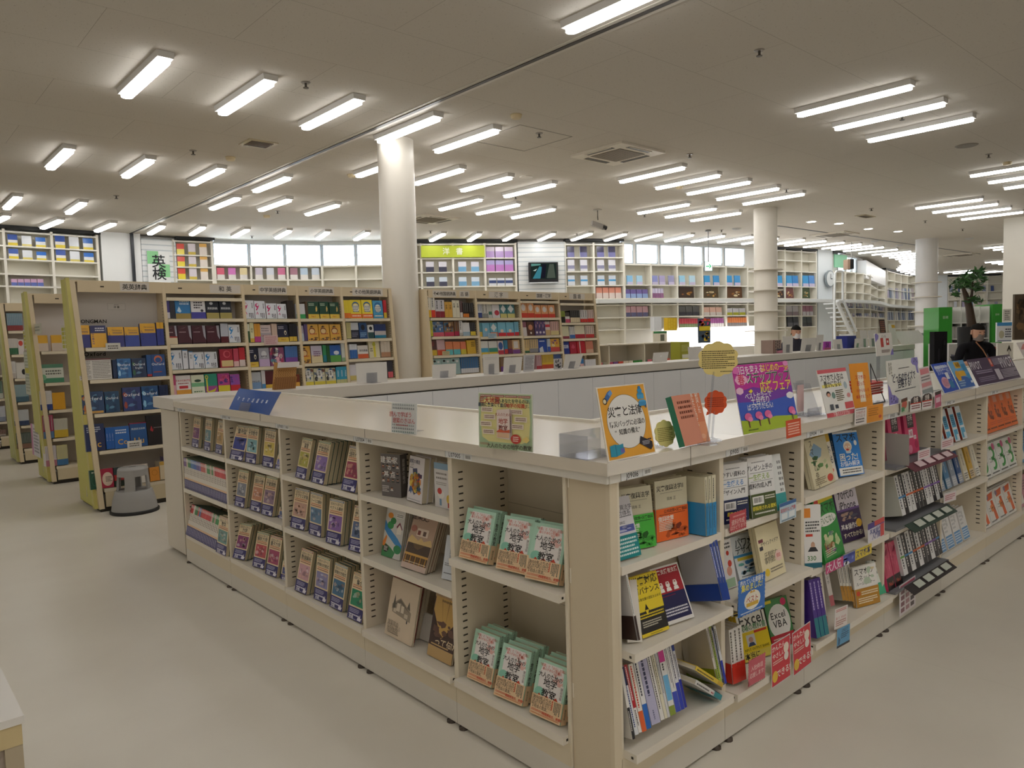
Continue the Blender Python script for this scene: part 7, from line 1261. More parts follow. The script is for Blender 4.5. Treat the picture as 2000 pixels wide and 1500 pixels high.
GRID=[('the old language bay',0,[[(140,188,215,'S',1,'tall cream dictionary spine',sp('dcd4c4','e0b030',.35),'dcd4c4'),(190,232,220,'S',1,'tall cream and red dictionary spine',sp('d8d4ca','d0402e',.35),'d8d4ca'),(234,330,255,'S',2,'grey topped maroon dictionary spine',sp('c8c4c8','8a2434',.35),'c8c4c8'),(332,412,258,'S',2,'golden dictionary spine',bands('3a342a',.1,'d0a048',.9)+[('v','字統',.5,.6,.5,'33261a',{'bold':1})],'d0a048'),(414,490,260,'S',2,'cream dictionary spine',bands('d8d2bc',1.)+[('v','字通',.5,.7,.5,'33302a',{'bold':1})],'d8d2bc'),(492,520,265,'S',1,'brown dictionary spine',sp('5a3a3a','d8d0c8'),'5a3a3a'),(524,585,285,'S',3,'black dictionary spine with an orange foot',sp('2a2624','d07a30',.25),'2a2624'),(588,636,285,'S',2,'black dictionary spine',sp('2a2624','3a3634',.2),'2a2624')],[(160,205,475,'S',2,'yellow green dictionary spine',sp('c8c03a','b8b02a',.2),'c8c03a'),(208,325,482,'F',1,'blue and white old language dictionary',[('r',0,0,1,1,'4a6a94'),('g',0,.3,1,1,['d8c8b0','2a4a7a','8a9ab0','3a3a3a'],12,3),('r',0,0,1,.28,'c85a6a')],'4a6a94'),(328,432,482,'F',1,'chequered old language dictionary with red band',[('r',0,0,1,1,'8a6a4a'),('g',0,.3,1,1,['2a2624','d0a878','3a6a8a','5a3a2a'],14,5),('r',0,0,1,.28,'b83a54')],'8a6a4a'),(434,482,482,'S',2,'brown and crimson dictionary spine',sp('7a5438','a82a4a',.3),'7a5438'),(486,520,478,'S',1,'white dictionary spine',sp('d8d6d4','b8b4b0',.2),'d8d6d4'),(524,600,490,'F',1,'white dictionary with a pale blue foot',bands('d4d4d6',.7,'9ab0c0',.3),'d4d4d6'),(602,655,492,'S',3,'black and yellow dictionary spine',sp('2a2a30','d8c040',.3),'2a2a30')],[(185,250,672,'F',1,'brown portrait dictionary',bands('5a3a3a',.65,'c8a83a',.35)+[('c',.4,.75,.25,.16,'7a3a3a')],'5a3a3a'),(254,340,672,'F',1,'pink patterned dictionary',bands('c8a8ac',.65,'d0583a',.35),'c8a8ac'),(344,420,690,'F',1,'orange and blue cartoon dictionary',bands('d8845a',.6,'5ab0b8',.4),'d8845a'),(424,498,690,'F',1,'orange and blue cartoon dictionary',bands('d8845a',.6,'5ab0b8',.4),'d8845a'),(502,560,690,'F',1,'salmon cartoon dictionary',bands('d87a5a',.6,'c8b840',.4),'d87a5a'),(570,662,676,'F',1,'yellow dictionary',bands('d0a83a',1.)+[('l',.5,.5,.95,.9,3,'4a3a1a')],'d0a83a')],[(205,500,868,'F',3,'pale panda patterned dictionary',bands('9ab4b4',1.)+[('c',.3,.85,.14,.07,'2a2a2a'),('c',.7,.8,.14,.07,'d8d8d8')],'9ab4b4'),(502,690,860,'S',8,'blue white and maroon dictionary spine',sp('3a6a9a','d0d0d4',.3),'3a6a9a')]]),('the kanji bay',1,[[(660,722,296,'S',3,'blue and white dictionary spine',sp('c8ccd8','3a4a8a',.35),'c8ccd8'),(726,788,294,'S',2,'grey kanji dictionary spine',sp('c8c6c0','8a8c88',.3),'c8c6c0'),(790,832,296,'F',1,'grey dictionary with green dots',bands('c0c0ba',1.)+[('c',.35,.35,.22,.14,'2f6a5a'),('c',.75,.35,.22,.14,'2f6a5a')],'c0c0ba'),(836,914,300,'F',1,'white dictionary with a red sun',bands('d8d4d6',1.)+[('c',.6,.38,.34,.2,'b83a4a')],'d8d4d6'),(918,988,294,'F',1,'teal dictionary with a white diamond',bands('4a8088',.7,'c8c078',.3)+[('p',[(.5,.35),(.9,.65),(.5,.95),(.1,.65)],'d8dcdc')],'4a8088'),(992,1072,294,'F',1,'teal dictionary with a white diamond',bands('4a8088',.7,'c8c078',.3)+[('p',[(.5,.35),(.9,.65),(.5,.95),(.1,.65)],'d8dcdc')],'4a8088')],[(680,728,492,'F',1,'teal and yellow dictionary',bands('5a94a4',.65,'d8b850',.35),'5a94a4'),(732,810,492,'F',1,'sky blue kanji dictionary with a boy',bands('7ab4cc',.7,'8ab0cc',.3)+[('c',.5,.5,.2,.12,'e0c8b8')],'7ab4cc'),(814,890,492,'F',1,'sky blue kanji dictionary with a diamond',bands('6aaac0',.7,'d87a4a',.3)+[('p',[(.5,.35),(.9,.65),(.5,.95),(.1,.65)],'d8dcdc')],'6aaac0'),(896,980,486,'F',1,'light blue dictionary with a red band',bands('7ab8d0',.75,'c8303a',.25)+[('c',.5,.38,.2,.12,'e0c8b8')],'7ab8d0'),(984,1064,486,'F',1,'light blue dictionary with a red band',bands('7ab8d0',.75,'c8303a',.25)+[('c',.5,.38,.2,.12,'e0c8b8')],'7ab8d0'),(1068,1112,486,'S',3,'light blue dictionary spine',sp('7ab8d0','c8303a',.25),'7ab8d0')],[(698,796,685,'F',1,'white and blue landscape dictionary',bands('d8d8d4',.5,'4a9ac0',.3,'d8b840',.2),'d8d8d4'),(800,892,685,'F',1,'white and green landscape dictionary',bands('d8d8d4',.5,'3a8a7a',.3,'d8b840',.2),'d8d8d4'),(896,956,682,'F',1,'white dictionary with a blue oval',bands('d8c8c8',.7,'b83a4a',.3)+[('c',.5,.62,.4,.28,'3a5a9a')],'d8c8c8'),(960,996,680,'S',3,'red and blue dictionary spine',sp('3a8ab0','c03a3a',.35),'3a8ab0'),(1000,1044,675,'S',3,'brown dictionary spine',sp('8a5a3a','6a2a5a',.35),'8a5a3a'),(1048,1128,672,'F',1,'gold and purple framed dictionary',bands('c8a880',.7,'7a4a8a',.3)+[('r',.2,.4,.8,.9,'d8d4d0')],'c8a880')],[(715,760,870,'S',3,'grey spine',sp('a8a4a8','8a8a90'),'a8a4a8'),(922,970,850,'S',4,'violet and brown dictionary spine',sp('8a6a4a','6a3a8a',.35),'8a6a4a')]]),('the language and kanji bay',2,[[(1128,1206,272,'F',1,'red and cream character dictionary',bands('d89a6a',.7,'c8402e',.3)+[('c',.5,.65,.3,.22,'d8d0cc')],'d89a6a'),(1208,1278,276,'F',1,'red and cream character dictionary',bands('d89a6a',.7,'c8402e',.3)+[('c',.5,.65,.3,.22,'d8d0cc')],'d89a6a'),(1280,1348,305,'F',1,'red and cream character dictionary',bands('d89a6a',.7,'c8402e',.3)+[('c',.5,.65,.3,.22,'d8d0cc')],'d89a6a'),(1352,1424,305,'F',1,'red and cream character dictionary',bands('d89a6a',.7,'c8402e',.3)+[('c',.5,.65,.3,.22,'d8d0cc')],'d89a6a'),(1428,1496,305,'F',1,'red and cream character dictionary',bands('d89a6a',.7,'c8402e',.3)+[('c',.5,.65,.3,.22,'d8d0cc')],'d89a6a')],[(1140,1200,480,'F',1,'plum and white dictionary',bands('8a5a6a',.4,'d0c8c8',.6),'8a5a6a'),(1204,1280,480,'F',1,'brown picture dictionary',[('r',0,0,1,1,'5a3a30'),('c',.5,.6,.3,.2,'c88a6a'),('c',.5,.2,.12,.08,'d8d0c8')],'5a3a30'),(1284,1394,476,'S',3,'purple patterned dictionary spine',bands('5a4a78',1.)+[('c',.5,.2,.3,.08,'d8d0d8'),('g',0,.3,1,1,['8a4a4a','3a3a5a','c8a0b0'],8,2)],'5a4a78'),(1396,1446,480,'F',1,'red striped dictionary',bands('c8c0c0',.2,'c0404a',.2,'d8cccc',.2,'c8a87a',.4),'c8c0c0'),(1450,1534,480,'S',4,'pink and cream dictionary spine',sp('d0a8a0','d8c890',.3),'d0a8a0')],[(1155,1222,672,'S',3,'straw dictionary spine with dots',sp('d0b480','3a6a4a',.15),'d0b480'),(1226,1318,668,'S',4,'straw and grey dictionary spine',sp('c8b088','8a8a90',.3),'c8b088'),(1322,1412,662,'F',1,'bright blue dictionary',[('r',0,0,1,1,'2a4aa0'),('p',[(.1,0),(.1,.3),(.5,.45),(.6,0)],'d0d4dc'),('l',.15,.75,.8,.9,1,'d8dcea')],'2a4aa0'),(1416,1446,665,'S',2,'blue and white dictionary spine',sp('c8d0e0','3a5ab0',.4),'c8d0e0'),(1450,1548,660,'F',1,'gold and red dictionary with a crest',bands('d8a848',.65,'c04a4a',.35)+[('g',.1,.4,.9,.95,['b84a5a','e0d0a0','6a4a8a'],8,3)],'d8a848')],[(1300,1356,838,'S',3,'pink dictionary spine',sp('c8a0a8','b03a4a',.3),'c8a0a8'),(1360,1480,832,'S',8,'yellow and red workbook spine',sp('d8b43a','c8503a',.35),'d8b43a'),(1484,1560,828,'S',4,'blue dictionary spine',sp('3a5a9a','d0d4dc',.4),'3a5a9a')]]),('the national language bay',3,[[(1545,1600,372,'S',3,'lime and black dictionary spine',sp('8a9a3a','2a2624',.5),'8a9a3a'),(1604,1652,380,'F',1,'white dictionary with a black patch',bands('3a342e',.4,'d8d4d0',.25,'c04a6a',.35),'d8d4d0'),(1656,1756,365,'S',5,'black white and yellow dictionary spine',sp('2a2826','d8c8a8',.4),'2a2826'),(1760,1835,360,'S',3,'grey and red dictionary spine',sp('c8c4c4','c83a34',.28),'c8c4c4'),(1838,1902,358,'S',3,'pink and red dictionary spine',sp('d0b8b0','c8302e',.3),'d0b8b0')],[(1575,1645,525,'F',1,'cream dictionary with green print',bands('d0ccae',.8,'8a3a4a',.2),'d0ccae'),(1650,1704,535,'S',3,'white and blue dictionary spine',sp('d4d2d0','3a6ab0',.3),'d4d2d0'),(1708,1812,520,'F',1,'cream dictionary with a crimson band',bands('d8d0b8',.68,'a8283a',.32),'d8d0b8'),(1816,1905,525,'S',4,'pale pink dictionary spine',sp('d8c4b8','c03a3a',.3),'d8c4b8')],[(1580,1650,692,'F',1,'blue dictionary with white letters',bands('2a3a8a',1.)+[('t','国語',.5,.6,.4,'d8dcec',{'bold':1})],'2a3a8a'),(1654,1726,688,'F',1,'crimson dictionary',bands('a8283e',1.)+[('p',[(.2,.5),(.5,.8),(.8,.5),(.5,.4)],'c8506a')],'a8283e'),(1730,1818,685,'F',1,'red dictionary with a white stripe',bands('b82434',1.)+[('r',.3,0,.42,1,'d8c8c8')],'b82434'),(1822,1902,682,'F',1,'salmon dictionary',bands('c8806a',.7,'d0a890',.3),'c8806a')],[(1760,1800,870,'F',1,'blue and red leaflet',bands('3a7ab8',.5,'d0a8a8',.5),'3a7ab8'),(1815,1925,880,'S',5,'white wrapped dictionary',bands('d8d8de',1.),'d8d8de')]])]
SHN=['top','second','third','lowest visible']
for bay,bi,shl in GRID:
 for si,lst in enumerate(shl):items(Y1,E,sz2[bi][si],bay,rows2[bi][si],lst,shn=SHN[si])
onsh('pale blue leaflet hanging from the second shelf of the kanji bay',E,((770,655),(858,652),(770,600)),[('l',.1,.1,.9,.9,3,'6a8aa0')],'b0c4d0',Y1)
onsh('cream tag on the third shelf edge of the old language bay',E,((285,830),(362,826),(285,790)),[('l',.1,.1,.9,.9,2,'8a7a50')],'d8cca0',Y1)
# rows behind at the left
F=C(0,500,3.2625)
def backrow(yk,x0,nb,rowspx,head,label,bay,lists,endcol):
 xs=[x0+.8*i for i in range(nb+1)];zz=[onrow(*F(*p),yk).z for p in rowspx]
 tallcase(label,yk,xs,None,[zz]+[zz]*(nb-1),[[(head,.62,.085,.45)]]+[[]for _ in range(nb-1)],endcol=endcol)
 for si,lst in enumerate(lists):
  items(yk,F,zz[si],bay,(rowspx[si],(rowspx[si][0]+100,rowspx[si][1]-(3 if si<2 else 10))),lst,name='language_book',cat='book',shn=ordn(si+1))
BKS=lambda x0,x1,yt,n,wd,c1,c2,f=.3:(x0,x1,yt,'S',n,wd,sp(c1,c2,f,'aaa'),c1)
backrow(9.80,1.70,5,[(240,612),(255,815),(272,990),(288,1172),(302,1350)],'英語その他','second tall bookcase behind the dictionaries','the second row',[[(230,315,508,'F',1,'yellow boxed course book',bands('dca830',.5,'d0c0b0',.5),'dca830'),(335,415,506,'F',1,'yellow boxed course book',bands('dca830',.5,'d0c0b0',.5),'dca830')],[(248,418,692,'F',1,'white and green wide display card',bands('5a8a72',.2,'d0d4c8',.55,'4a8a6a',.25)+[('c',.2,.3,.12,.16,'7ab08a'),('l',.3,.4,.9,.7,2,'6a6a60')],'d0d4c8')],[BKS(262,340,865,8,'white and blue test book spine','d8d4d0','3a4a8a'),(342,425,872,'F',1,'plain orange yellow book',bands('d8a02e',1.),'d8a02e')],[BKS(282,350,1020,4,'red and blue book spine','a03a5a','5a7aa0'),BKS(352,440,1040,9,'pale mixed book spine','c8c4b0','d0b040',.4)],[BKS(298,368,1215,6,'white and pink book spine','d0c8cc','b87a8a'),BKS(370,440,1210,7,'yellow and blue book spine','c8c08a','4a7aa8')]],'b9b54e')
backrow(11.9,1.70,5,[(55,480),(62,632),(85,785),(95,937),(108,1088),(118,1235)],'フランス','third tall bookcase behind the dictionaries','the third row',[[BKS(50,150,370,9,'blue and red language book spine','6a8a9a','8a3a3a')],[BKS(58,120,530,6,'white and green language book spine','d0c8c0','3a6a4a',.4),(122,158,535,'F',1,'white book with a red disc',bands('d8d0cc',1.)+[('c',.5,.75,.4,.18,'c8483a')],'d8d0cc')],[BKS(70,108,675,4,'white language book spine','d4d0cc','c0b8b0'),(110,180,680,'F',1,'white book with a dark drawing',bands('d0ccc4',1.)+[('c',.7,.4,.2,.18,'2a2826')],'d0ccc4')],[BKS(84,188,825,10,'blue green language book spine','8aa8b0','4a6a7a')],[BKS(96,190,985,10,'white and navy language book spine','c8ccd0','3a4a6a')],[BKS(112,205,1130,10,'dark mixed language book spine','4a5a50','8a6a5a')]],'aeb058')
backrow(14.0,1.70,5,[(0,660),(8,760),(12,912),(20,1058),(28,1150)],'中国語','fourth tall bookcase at the far left behind the dictionaries','the fourth row',[[BKS(0,18,600,2,'teal and red book spine','4a7a80','b04a4a')],[],[BKS(-10,22,800,3,'green and white book spine','5a7a6a','c8ccc0')],[BKS(-6,40,960,5,'white book spine','c8ccd4','8a94a8')],[BKS(0,42,1110,4,'brown book spine','7a5a4a','a8a098')]],'b0b25a')
# leaflets and small notices on the end boards
def onend(label,yk,pts,els,col,k=.065):
 x=1.72-k-.012;a,b,t=[onx(*F(*p),x)for p in pts];u=b-a;u.z=0;W=u.length;Hh=abs(t.z-a.z)
 m=MB();m.box(0,W,0,.002,0,Hh,col);m.draw(els,(0,0,0),(W,0,0),(0,0,Hh),(0,-1,0),.0003)
 m.build('notice',PAPER,None,frame(a,(0,-1,0))@Matrix.Translation((0,-.006,0)),label=label,cat='notice')
GR6=[('r',.1+.45*(i%2),.06+.18*(i//2),.45+.45*(i%2),.2+.18*(i//2),'b8b43a')for i in range(10)]
onend('white card with small yellow green squares on the first end board',Y1,((402,597),(445,600),(402,445)),GR6,'d4d0c0',.08)
onend('white card with small yellow green squares on the second end board',9.8,((158,597),(190,600),(158,470)),GR6,'d4d0c0',.08)
onend('tilted grey name plate high on the second end board',9.8,((160,505),(270,490),(160,445)),[('l',.1,.2,.9,.8,2,'8a8a80')],'c4c2b4',.09)
onend('long strip of small pale notices on the second end board',9.8,((172,880),(218,1060),(170,610)),[('l',.1,.05,.9,.95,12,'9aa08a'),('r',.1,.5,.9,.62,'c8c04a')],'c0c4b8',.08)
onend('white and pink leaflet with a clip low on the second end board',9.8,((212,1262),(262,1275),(198,1065)),[('r',0,0,.2,1,'c88ab0'),('l',.3,.1,.9,.9,8,'8a8a90')],'d4d0d4',.08)
# step stool
def stool():
 p=onz(265,999,0);q=onz(218,992,0);R=.205;r=empty('step_stool',(p.x-.0,p.y+.02,0),label='grey round plastic step stool standing before the first bookcase',cat='stool');gc='9d9b98'
 MB().lathe([(R+.006,0),(R+.008,.022),(R-.004,.03)],'1c1a19',(0,0,0),40).build('rubber_rim',PLAS,r)
 MB().lathe([(R-.004,.012),(R-.02,.12),(R-.045,.205),(R-.055,.212),(0.001,.212)],gc,(0,0,0),40,caps=False).build('lower_step',PLAS,r)
 # upper tier: ring wall with openings between four legs
 m=MB();n=48;r0,r1=R-.06,R-.075
 def ringwall(a0,a1,z0,z1,t=.018):
  k=max(2,int((a1-a0)/(2*math.pi)*n));f=lambda z:r0+(r1-r0)*(z-.2)/.2
  A=[a0+(a1-a0)*i/k for i in range(k+1)]
  out=[[(f(z)*math.cos(a),f(z)*math.sin(a),z)for a in A]for z in(z0,z1)];inn=[[((f(z)-t)*math.cos(a),(f(z)-t)*math.sin(a),z)for a in A]for z in(z0,z1)]
  m.grid(out,gc);m.grid([inn[1],inn[0]],gc);m.grid([out[1],inn[1]],gc);m.grid([inn[0],out[0]],gc)
  for i in(0,-1):m.face([out[0][i],inn[0][i],inn[1][i],out[1][i]],gc)
 for i in range(4):
  c=math.radians(45+90*i+18);ringwall(c-.33,c+.33,.205,.35)
 ringwall(0,2*math.pi,.345,.405);m.build('upper_frame',PLAS,r)
 MB().lathe([(r1,.4),(r1-.008,.42),(.001,.424)],'a4a29f',(0,0,0),40,caps=False).box(-.03,.03,-.008,.008,.4235,.4245,'3a3836').build('top_step',PLAS,r)
stool()
# - white shelving along the curved wall
WC='e6e2d6'
def wpt(px,z,k=0):
 p=onwall(px,600);q=onwall(px+1,600);t=Vector((q.x-p.x,q.y-p.y)).normalized();return Vector((p.x-t.y*k,p.y+t.x*k,z))
def wallcase(label,posts,zs,z0,z1,D=.26):
 o=wpt(posts[0],0);r=empty('white_bookcase',o,label=label,cat='bookcase',group='white wall bookcases')
 for px in posts:
  a,b=wpt(px,z0),wpt(px,z0,D);u=(wpt(px+1,z0)-a).normalized()*.05
  MB().prism([a-o-u/2,a-o+u/2,b-o+u/2,b-o-u/2],(0,0,z1-z0),WC).build('upright',PAINT,r)
 for p,q in zip(posts,posts[1:]):
  a,b,c,d=wpt(p,z0),wpt(q,z0),wpt(q,z0,D),wpt(p,z0,D);n=(c-b)*.08
  MB().prism([d-o,c-o,c-o+n,d-o+n],(0,0,z1-z0),'dad6c8').build('back_panel',PAINT,r)
  for z in zs:
   dz=Vector((0,0,z-.03-z0));MB().prism([a-o+dz,b-o+dz,c-o+dz,d-o+dz],(0,0,.03),'e9e6dc').build('shelf',PAINT,r)
Z4=[3.98,3.69,3.42,2.87,2.5];ZU=[3.43,2.87,2.5];ZL=[2.3,1.99,1.65,1.1]
wallcase('high white wall bookcase at the far left',[-60,17,110,198],Z4+[3.12,2.2,1.7],.05,4.02)
wallcase('narrow tall white wall bookcase left of the windows',[345,420],[4.0,3.68,3.40,3.1,2.6],.05,4.02)
wallcase('white wall bookcase under the left windows',[424,494,565,632,698,762],[3.46,3.12,2.6],.05,3.46)
wallcase('white wall bookcase with the yellow green foreign book sign',[812,826,888,950,1010],[3.98,3.62,3.26,2.89,2.5],.05,4.0)
wallcase('tall white wall bookcase right of the television',[1106,1162,1220],[3.96,3.61,3.24,2.86,2.5],.05,4.0)
wallcase('white wall bookcase under the right windows',[1221,1273,1324,1373,1419,1461,1512],ZU,2.4,3.45)
wallcase('lower white wall bookcase over the bright service counter',[1163,1221,1273,1324,1373,1419,1461,1512],[2.33,1.99,1.66],1.64,2.36)
wallcase('tall white wall bookcase behind the second column',[1516,1534,1566,1595],[4.0,3.70,3.36,2.88,2.5,2.3,1.95,1.6],.05,4.04)
wallcase('white curved bookcase behind the white stairs',[1628,1652,1671,1687,1701,1714,1729],[3.44,3.1,2.75,2.5,2.2,1.9,1.5,1.1],.05,3.46)
wallcase('far white curved bookcase left of the grey column',[1733,1748,1760,1773,1789],[4.0,3.6,3.2,2.8,2.45,2.2,1.8,1.4,1.0],.05,4.03)
wallcase('far white bookcase behind the tree',[1852,1876,1902,1928,1958],[4.0,3.6,3.2,2.8,2.4],.05,4.03)
# walkway ledge
m=MB();pts=[wpt(px,2.36)for px in range(1160,1800,20)];pin=[wpt(px,2.36,-.35)for px in range(1160,1800,20)]
for a,b,c,d in zip(pts,pts[1:],pin[1:],pin):m.prism([d,c,b,a],(0,0,.10),'dfe2e2')
m.build('trim_30',PAINT,kind='structure')
def wbox(px0,px1,zb,ytop,label,els,cv,name='magazine',cat=None,n=1,k=.02,gap=.9):
 for i in range(n):
  p0=px0+(px1-px0)*i/n;p1=p0+(px1-px0)/n*gap;a,b=wpt(p0,zb+.002,k),wpt(p1,zb+.002,k);u=b-a;W=u.length
  t=onwall((p0+p1)/2,ytop);Hh=max(.08,t.z-zb);m=MB().box(0,W,0,.03,0,Hh,cv)
  if els:m.draw(els,(0,0,0),(W,0,0),(0,0,Hh),(0,-1,0),.0015)
  m.build(name,GLOSS,None,frame(a,u)@Matrix.Rotation(-.08,4,'X'),label=(label%ordn(i+1))if '%s' in label else label,cat=cat or name)
def mg(*c):return bands(*c)
for sh,z,yt in(('top',3.69,458),('second',3.42,486)):
 for bay,x0 in(('first',25),('second',117)):
  for i,e in enumerate([mg('3a58a8',.5,'e6e2dc',.25,'e0c83a',.25),mg('d8dce2',.8,'d0c060',.2),mg('2f6fc8',.45,'dfe4e8',.35,'e0c83a',.2)]):wbox(x0+27*i,x0+21+27*i,z,yt+3*i+(2 if bay=='second' else 0),'blue and yellow exam magazine, %s on %s shelf of %s far left bay'%(ordn(i+1),sh,bay),e,'d8dce2')
wbox(26,90,2.87,545,'pink and blue folder in the far left wall bookcase, %s',mg('c8a0c0',.5,'5a6ab0',.5),'c8a0c0','folder',n=5)
for j,(z,yt)in enumerate(((3.68,476),(3.40,501),(3.10,524))):
 for i,e in enumerate([mg('d84a3a',.5,'e8d23a',.5),mg('dcd4dc',.75,'d0b850',.25),mg('e0b060',.3,'e6dcd4',.7)]):wbox(352+22*i,368+22*i,z,yt,'red and yellow exam magazine, %s on %s shelf of the narrow bookcase'%(ordn(i+1),ordn(j+1)),e,'dcd4dc')
for i,(x,c)in enumerate([(428,'d8607a'),(450,'d07ac0'),(472,'e0d0a0'),(502,'c8c0d0'),(524,'d8dce8'),(546,'c86a90'),(570,'a87a8a'),(590,'b8cce0'),(612,'c8d4e4')]):wbox(x,x+16,3.12,523,'pastel magazine under the left windows, %s'%ordn(i+1),mg(c,.6,'e4e0dc',.4),c)
for sh,z,yt,a in(('upper',3.26,511,'d6d4de'),('lower',2.89,541,'d0dcea')):
 for i,(x,c)in enumerate([(835,'3a3a50'),(860,'3a3a50'),(898,'6aa0c8'),(923,'7aacd0')]):wbox(x,x+17,z,yt,'foreign magazine, %s on the %s shelf below the yellow green sign'%(ordn(i+1),sh),mg(a,.5,c,.5),a)
wbox(953,1007,3.62,482,'lilac magazine on the top shelf beside the television, %s',mg('d0c4d8',.4,'a88ac0',.6),'d0c4d8',n=3)
wbox(953,1007,3.26,508,'purple magazine on the second shelf beside the television, %s',mg('a8a0d0',.4,'b87ac0',.6),'a8a0d0',n=3)
wbox(957,1005,2.89,543,'navy cup magazine on the third shelf beside the television, %s',mg('d8dce4',.3,'3a4a78',.4,'d8dce4',.3),'d8dce4',n=3)
for j,(z,yt,e)in enumerate(((3.61,481,mg('33304a',.55,'6a6a9a',.45)),(3.24,507,mg('d8d8e0',.5,'8a8aa8',.3,'d8d8e0',.2)),(2.86,538,mg('d0d8e4',.4,'4a9ad0',.2,'dde2ea',.4)))):
 for i,x in enumerate((1111,1136,1169,1191)):wbox(x,x+15,z,yt,'display magazine, %s on the %s shelf right of the television'%(ordn(i+1),ordn(j+1)),e,'d0d4e0')
for i,(x,c)in enumerate([(1227,'8ac0e8'),(1246,'a8d0e8'),(1276,'8a90c8'),(1290,'a8a0c8'),(1308,'9a9ac0'),(1329,'9acce8'),(1349,'b8d8ea'),(1378,'3a9ad8'),(1396,'3a90d0'),(1421,'3a9ad8'),(1437,'4a9ad8'),(1519,'3a9ad8'),(1538,'3a9ad8'),(1550,'3a8ad0'),(1570,'3a9ad8'),(1582,'4a8ad0')]):wbox(x,x+12,2.87,538,'shiny blue magazine on the shelf under the right windows, %s'%ordn(i+1),mg(c,.7,'c8c0dc',.3),c)
for i,(x,c)in enumerate([(1328,'3a2a20'),(1376,'4a3a22'),(1422,'5a3a22'),(1518,'3a2a2a'),(1537,'6a3a38'),(1569,'3a4a2a')]):wbox(x,x+(32 if i<3 else 16),2.5,560,'dark art book facing out below the blue magazines, %s'%ordn(i+1),[('r',0,0,1,1,c),('g',.1,.1,.9,.6,['c8984a','d8c8a0','8a5a2a'],7,i)],c,'art_book','book')
for x0,x1,yt,c,d in[(1166,1216,561,'d8907a','d8c8c0'),(1222,1268,565,'6a5a94','8aa0c8'),(1276,1298,563,'c8c0d8','8a5a80')]:wbox(x0,x1,2.5,yt,'boxed card set above the walkway, group at column %s'+' of the '+('salmon' if c[0]=='d' else 'violet' if c[0]=='6' else 'pale')+' bay',mg(c,.5,d,.5),c,'card_box','box',n=4)
for x0,x1,z,yt,c,d,nm,n in[(1222,1268,1.99,598,'c8a0a8','6a6a90','pink comic',4),(1328,1368,1.99,598,'5a5a5a','3a3a44','dark cover',3),(1376,1412,1.99,600,'d8b0a0','d8d0cc','pale cover',3),(1420,1458,1.99,602,'c8c8d0','b8b83a','yellow and white cover',3),(1328,1365,1.66,622,'a8404a','5a6a4a','red and green spine',8),(1375,1415,1.66,621,'9a5a90','c8c4c0','purple spine',9),(1422,1460,1.66,620,'c8784a','6a6a6a','orange and grey spine',9),(1538,1562,1.95,597,'b8b4b8','8a7a80','grey cover',2),(1569,1590,1.95,597,'a07080','d0ccd0','rose cover',3),(1540,1562,1.6,618,'3a3c40','5a5a60','black cover',2),(1568,1588,1.6,619,'4a5050','3a3a3a','charcoal cover',2)]:wbox(x0,x1,z,yt,nm+' book under the walkway, %s',mg(c,.6,d,.4),c,'shelf_book','book',n=n)
rr=random.Random(4);pal=['8a94b0','c8ccd4','4a5a8a','a8a0b8','d0d0cc','6a7a94','3a4260','b8a8b0']
for i in range(34):
 px=1654+(i%17)*4.4;z=(2.2,1.9)[i//17];c=pal[rr.randrange(8)];wbox(px,px+4,z,592 if z>2 else 612,'thin pale book behind the white stairs, %s in the %s row'%(ordn(i%17+1),'upper' if z>2 else 'lower'),mg(c,.7,pal[rr.randrange(8)],.3),c,'shelf_book','book')
for i in range(24):
 px=1735+(i%12)*4.4;z=(2.8,1.8)[i//12];c=pal[rr.randrange(8)];wbox(px,px+3.6,z,563 if z>2 else 607,'far blue grey book left of the grey column, %s in the %s row'%(ordn(i%12+1),'upper' if z>2 else 'lower'),None,c,'shelf_book','book')
for i in range(12):wbox(1856+8*i,1862+8*i,(3.2,2.4)[i%2],(558,589)[i%2],'far pale book behind the tree, %s'%ordn(i+1),None,pal[i%8],'shelf_book','book')
# signs, television, clock
def wsign(label,px0,px1,z0,z1,els,col,name='wall_sign',cat='sign',d=.03,k=-.05,mat=PAPER):
 a,b=wpt(px0,z0,k),wpt(px1,z0,k);u=b-a;m=MB().box(0,u.length,0,d,0,z1-z0,col);m.draw(els,(0,0,0),(u.length,0,0),(0,0,z1-z0),(0,-1,0),.002);return m.build(name,mat,None,frame(a,u),label=label,cat=cat)
wsign('yellow green banner with white characters on the wall bookcase',826,949,3.63,3.93,[('t','洋',.39,.5,.11,'eef0dc',{'bold':1}),('t','書',.6,.5,.11,'eef0dc',{'bold':1})],'b4c23a')
wsign('green and white chequered sign with two large black characters',292,335,2.55,3.72,[('r',0,.75,.5,1,'8fce96'),('r',.5,.5,1,.75,'8fce96'),('r',0,.5,.5,.75,'e6e8e8'),('r',.5,.75,1,1,'e6e8e8'),('r',0,0,1,.5,'e6e8e8'),('t','英',.5,.8,.62,'23262b',{'bold':1}),('t','検',.5,.56,.62,'23262b',{'bold':1})],'e6e8e8')
wsign('pale green panel over the curved bookcase',1628,1652,3.55,3.98,[],'8ad0a8',k=-.04)
a,b=wpt(1033,2.95,-.16),wpt(1089.5,2.95,-.16);u=b-a;L=u.length;r=empty('television',frame(a,u),label='black flat television showing a security picture on the white slat wall',cat='television')
MB().box(0,L,0,.1,0,.52,'17181c').box(0,L,-.004,.1,-.03,0,'c8ccd2').build('screen_case',PLAS,r)
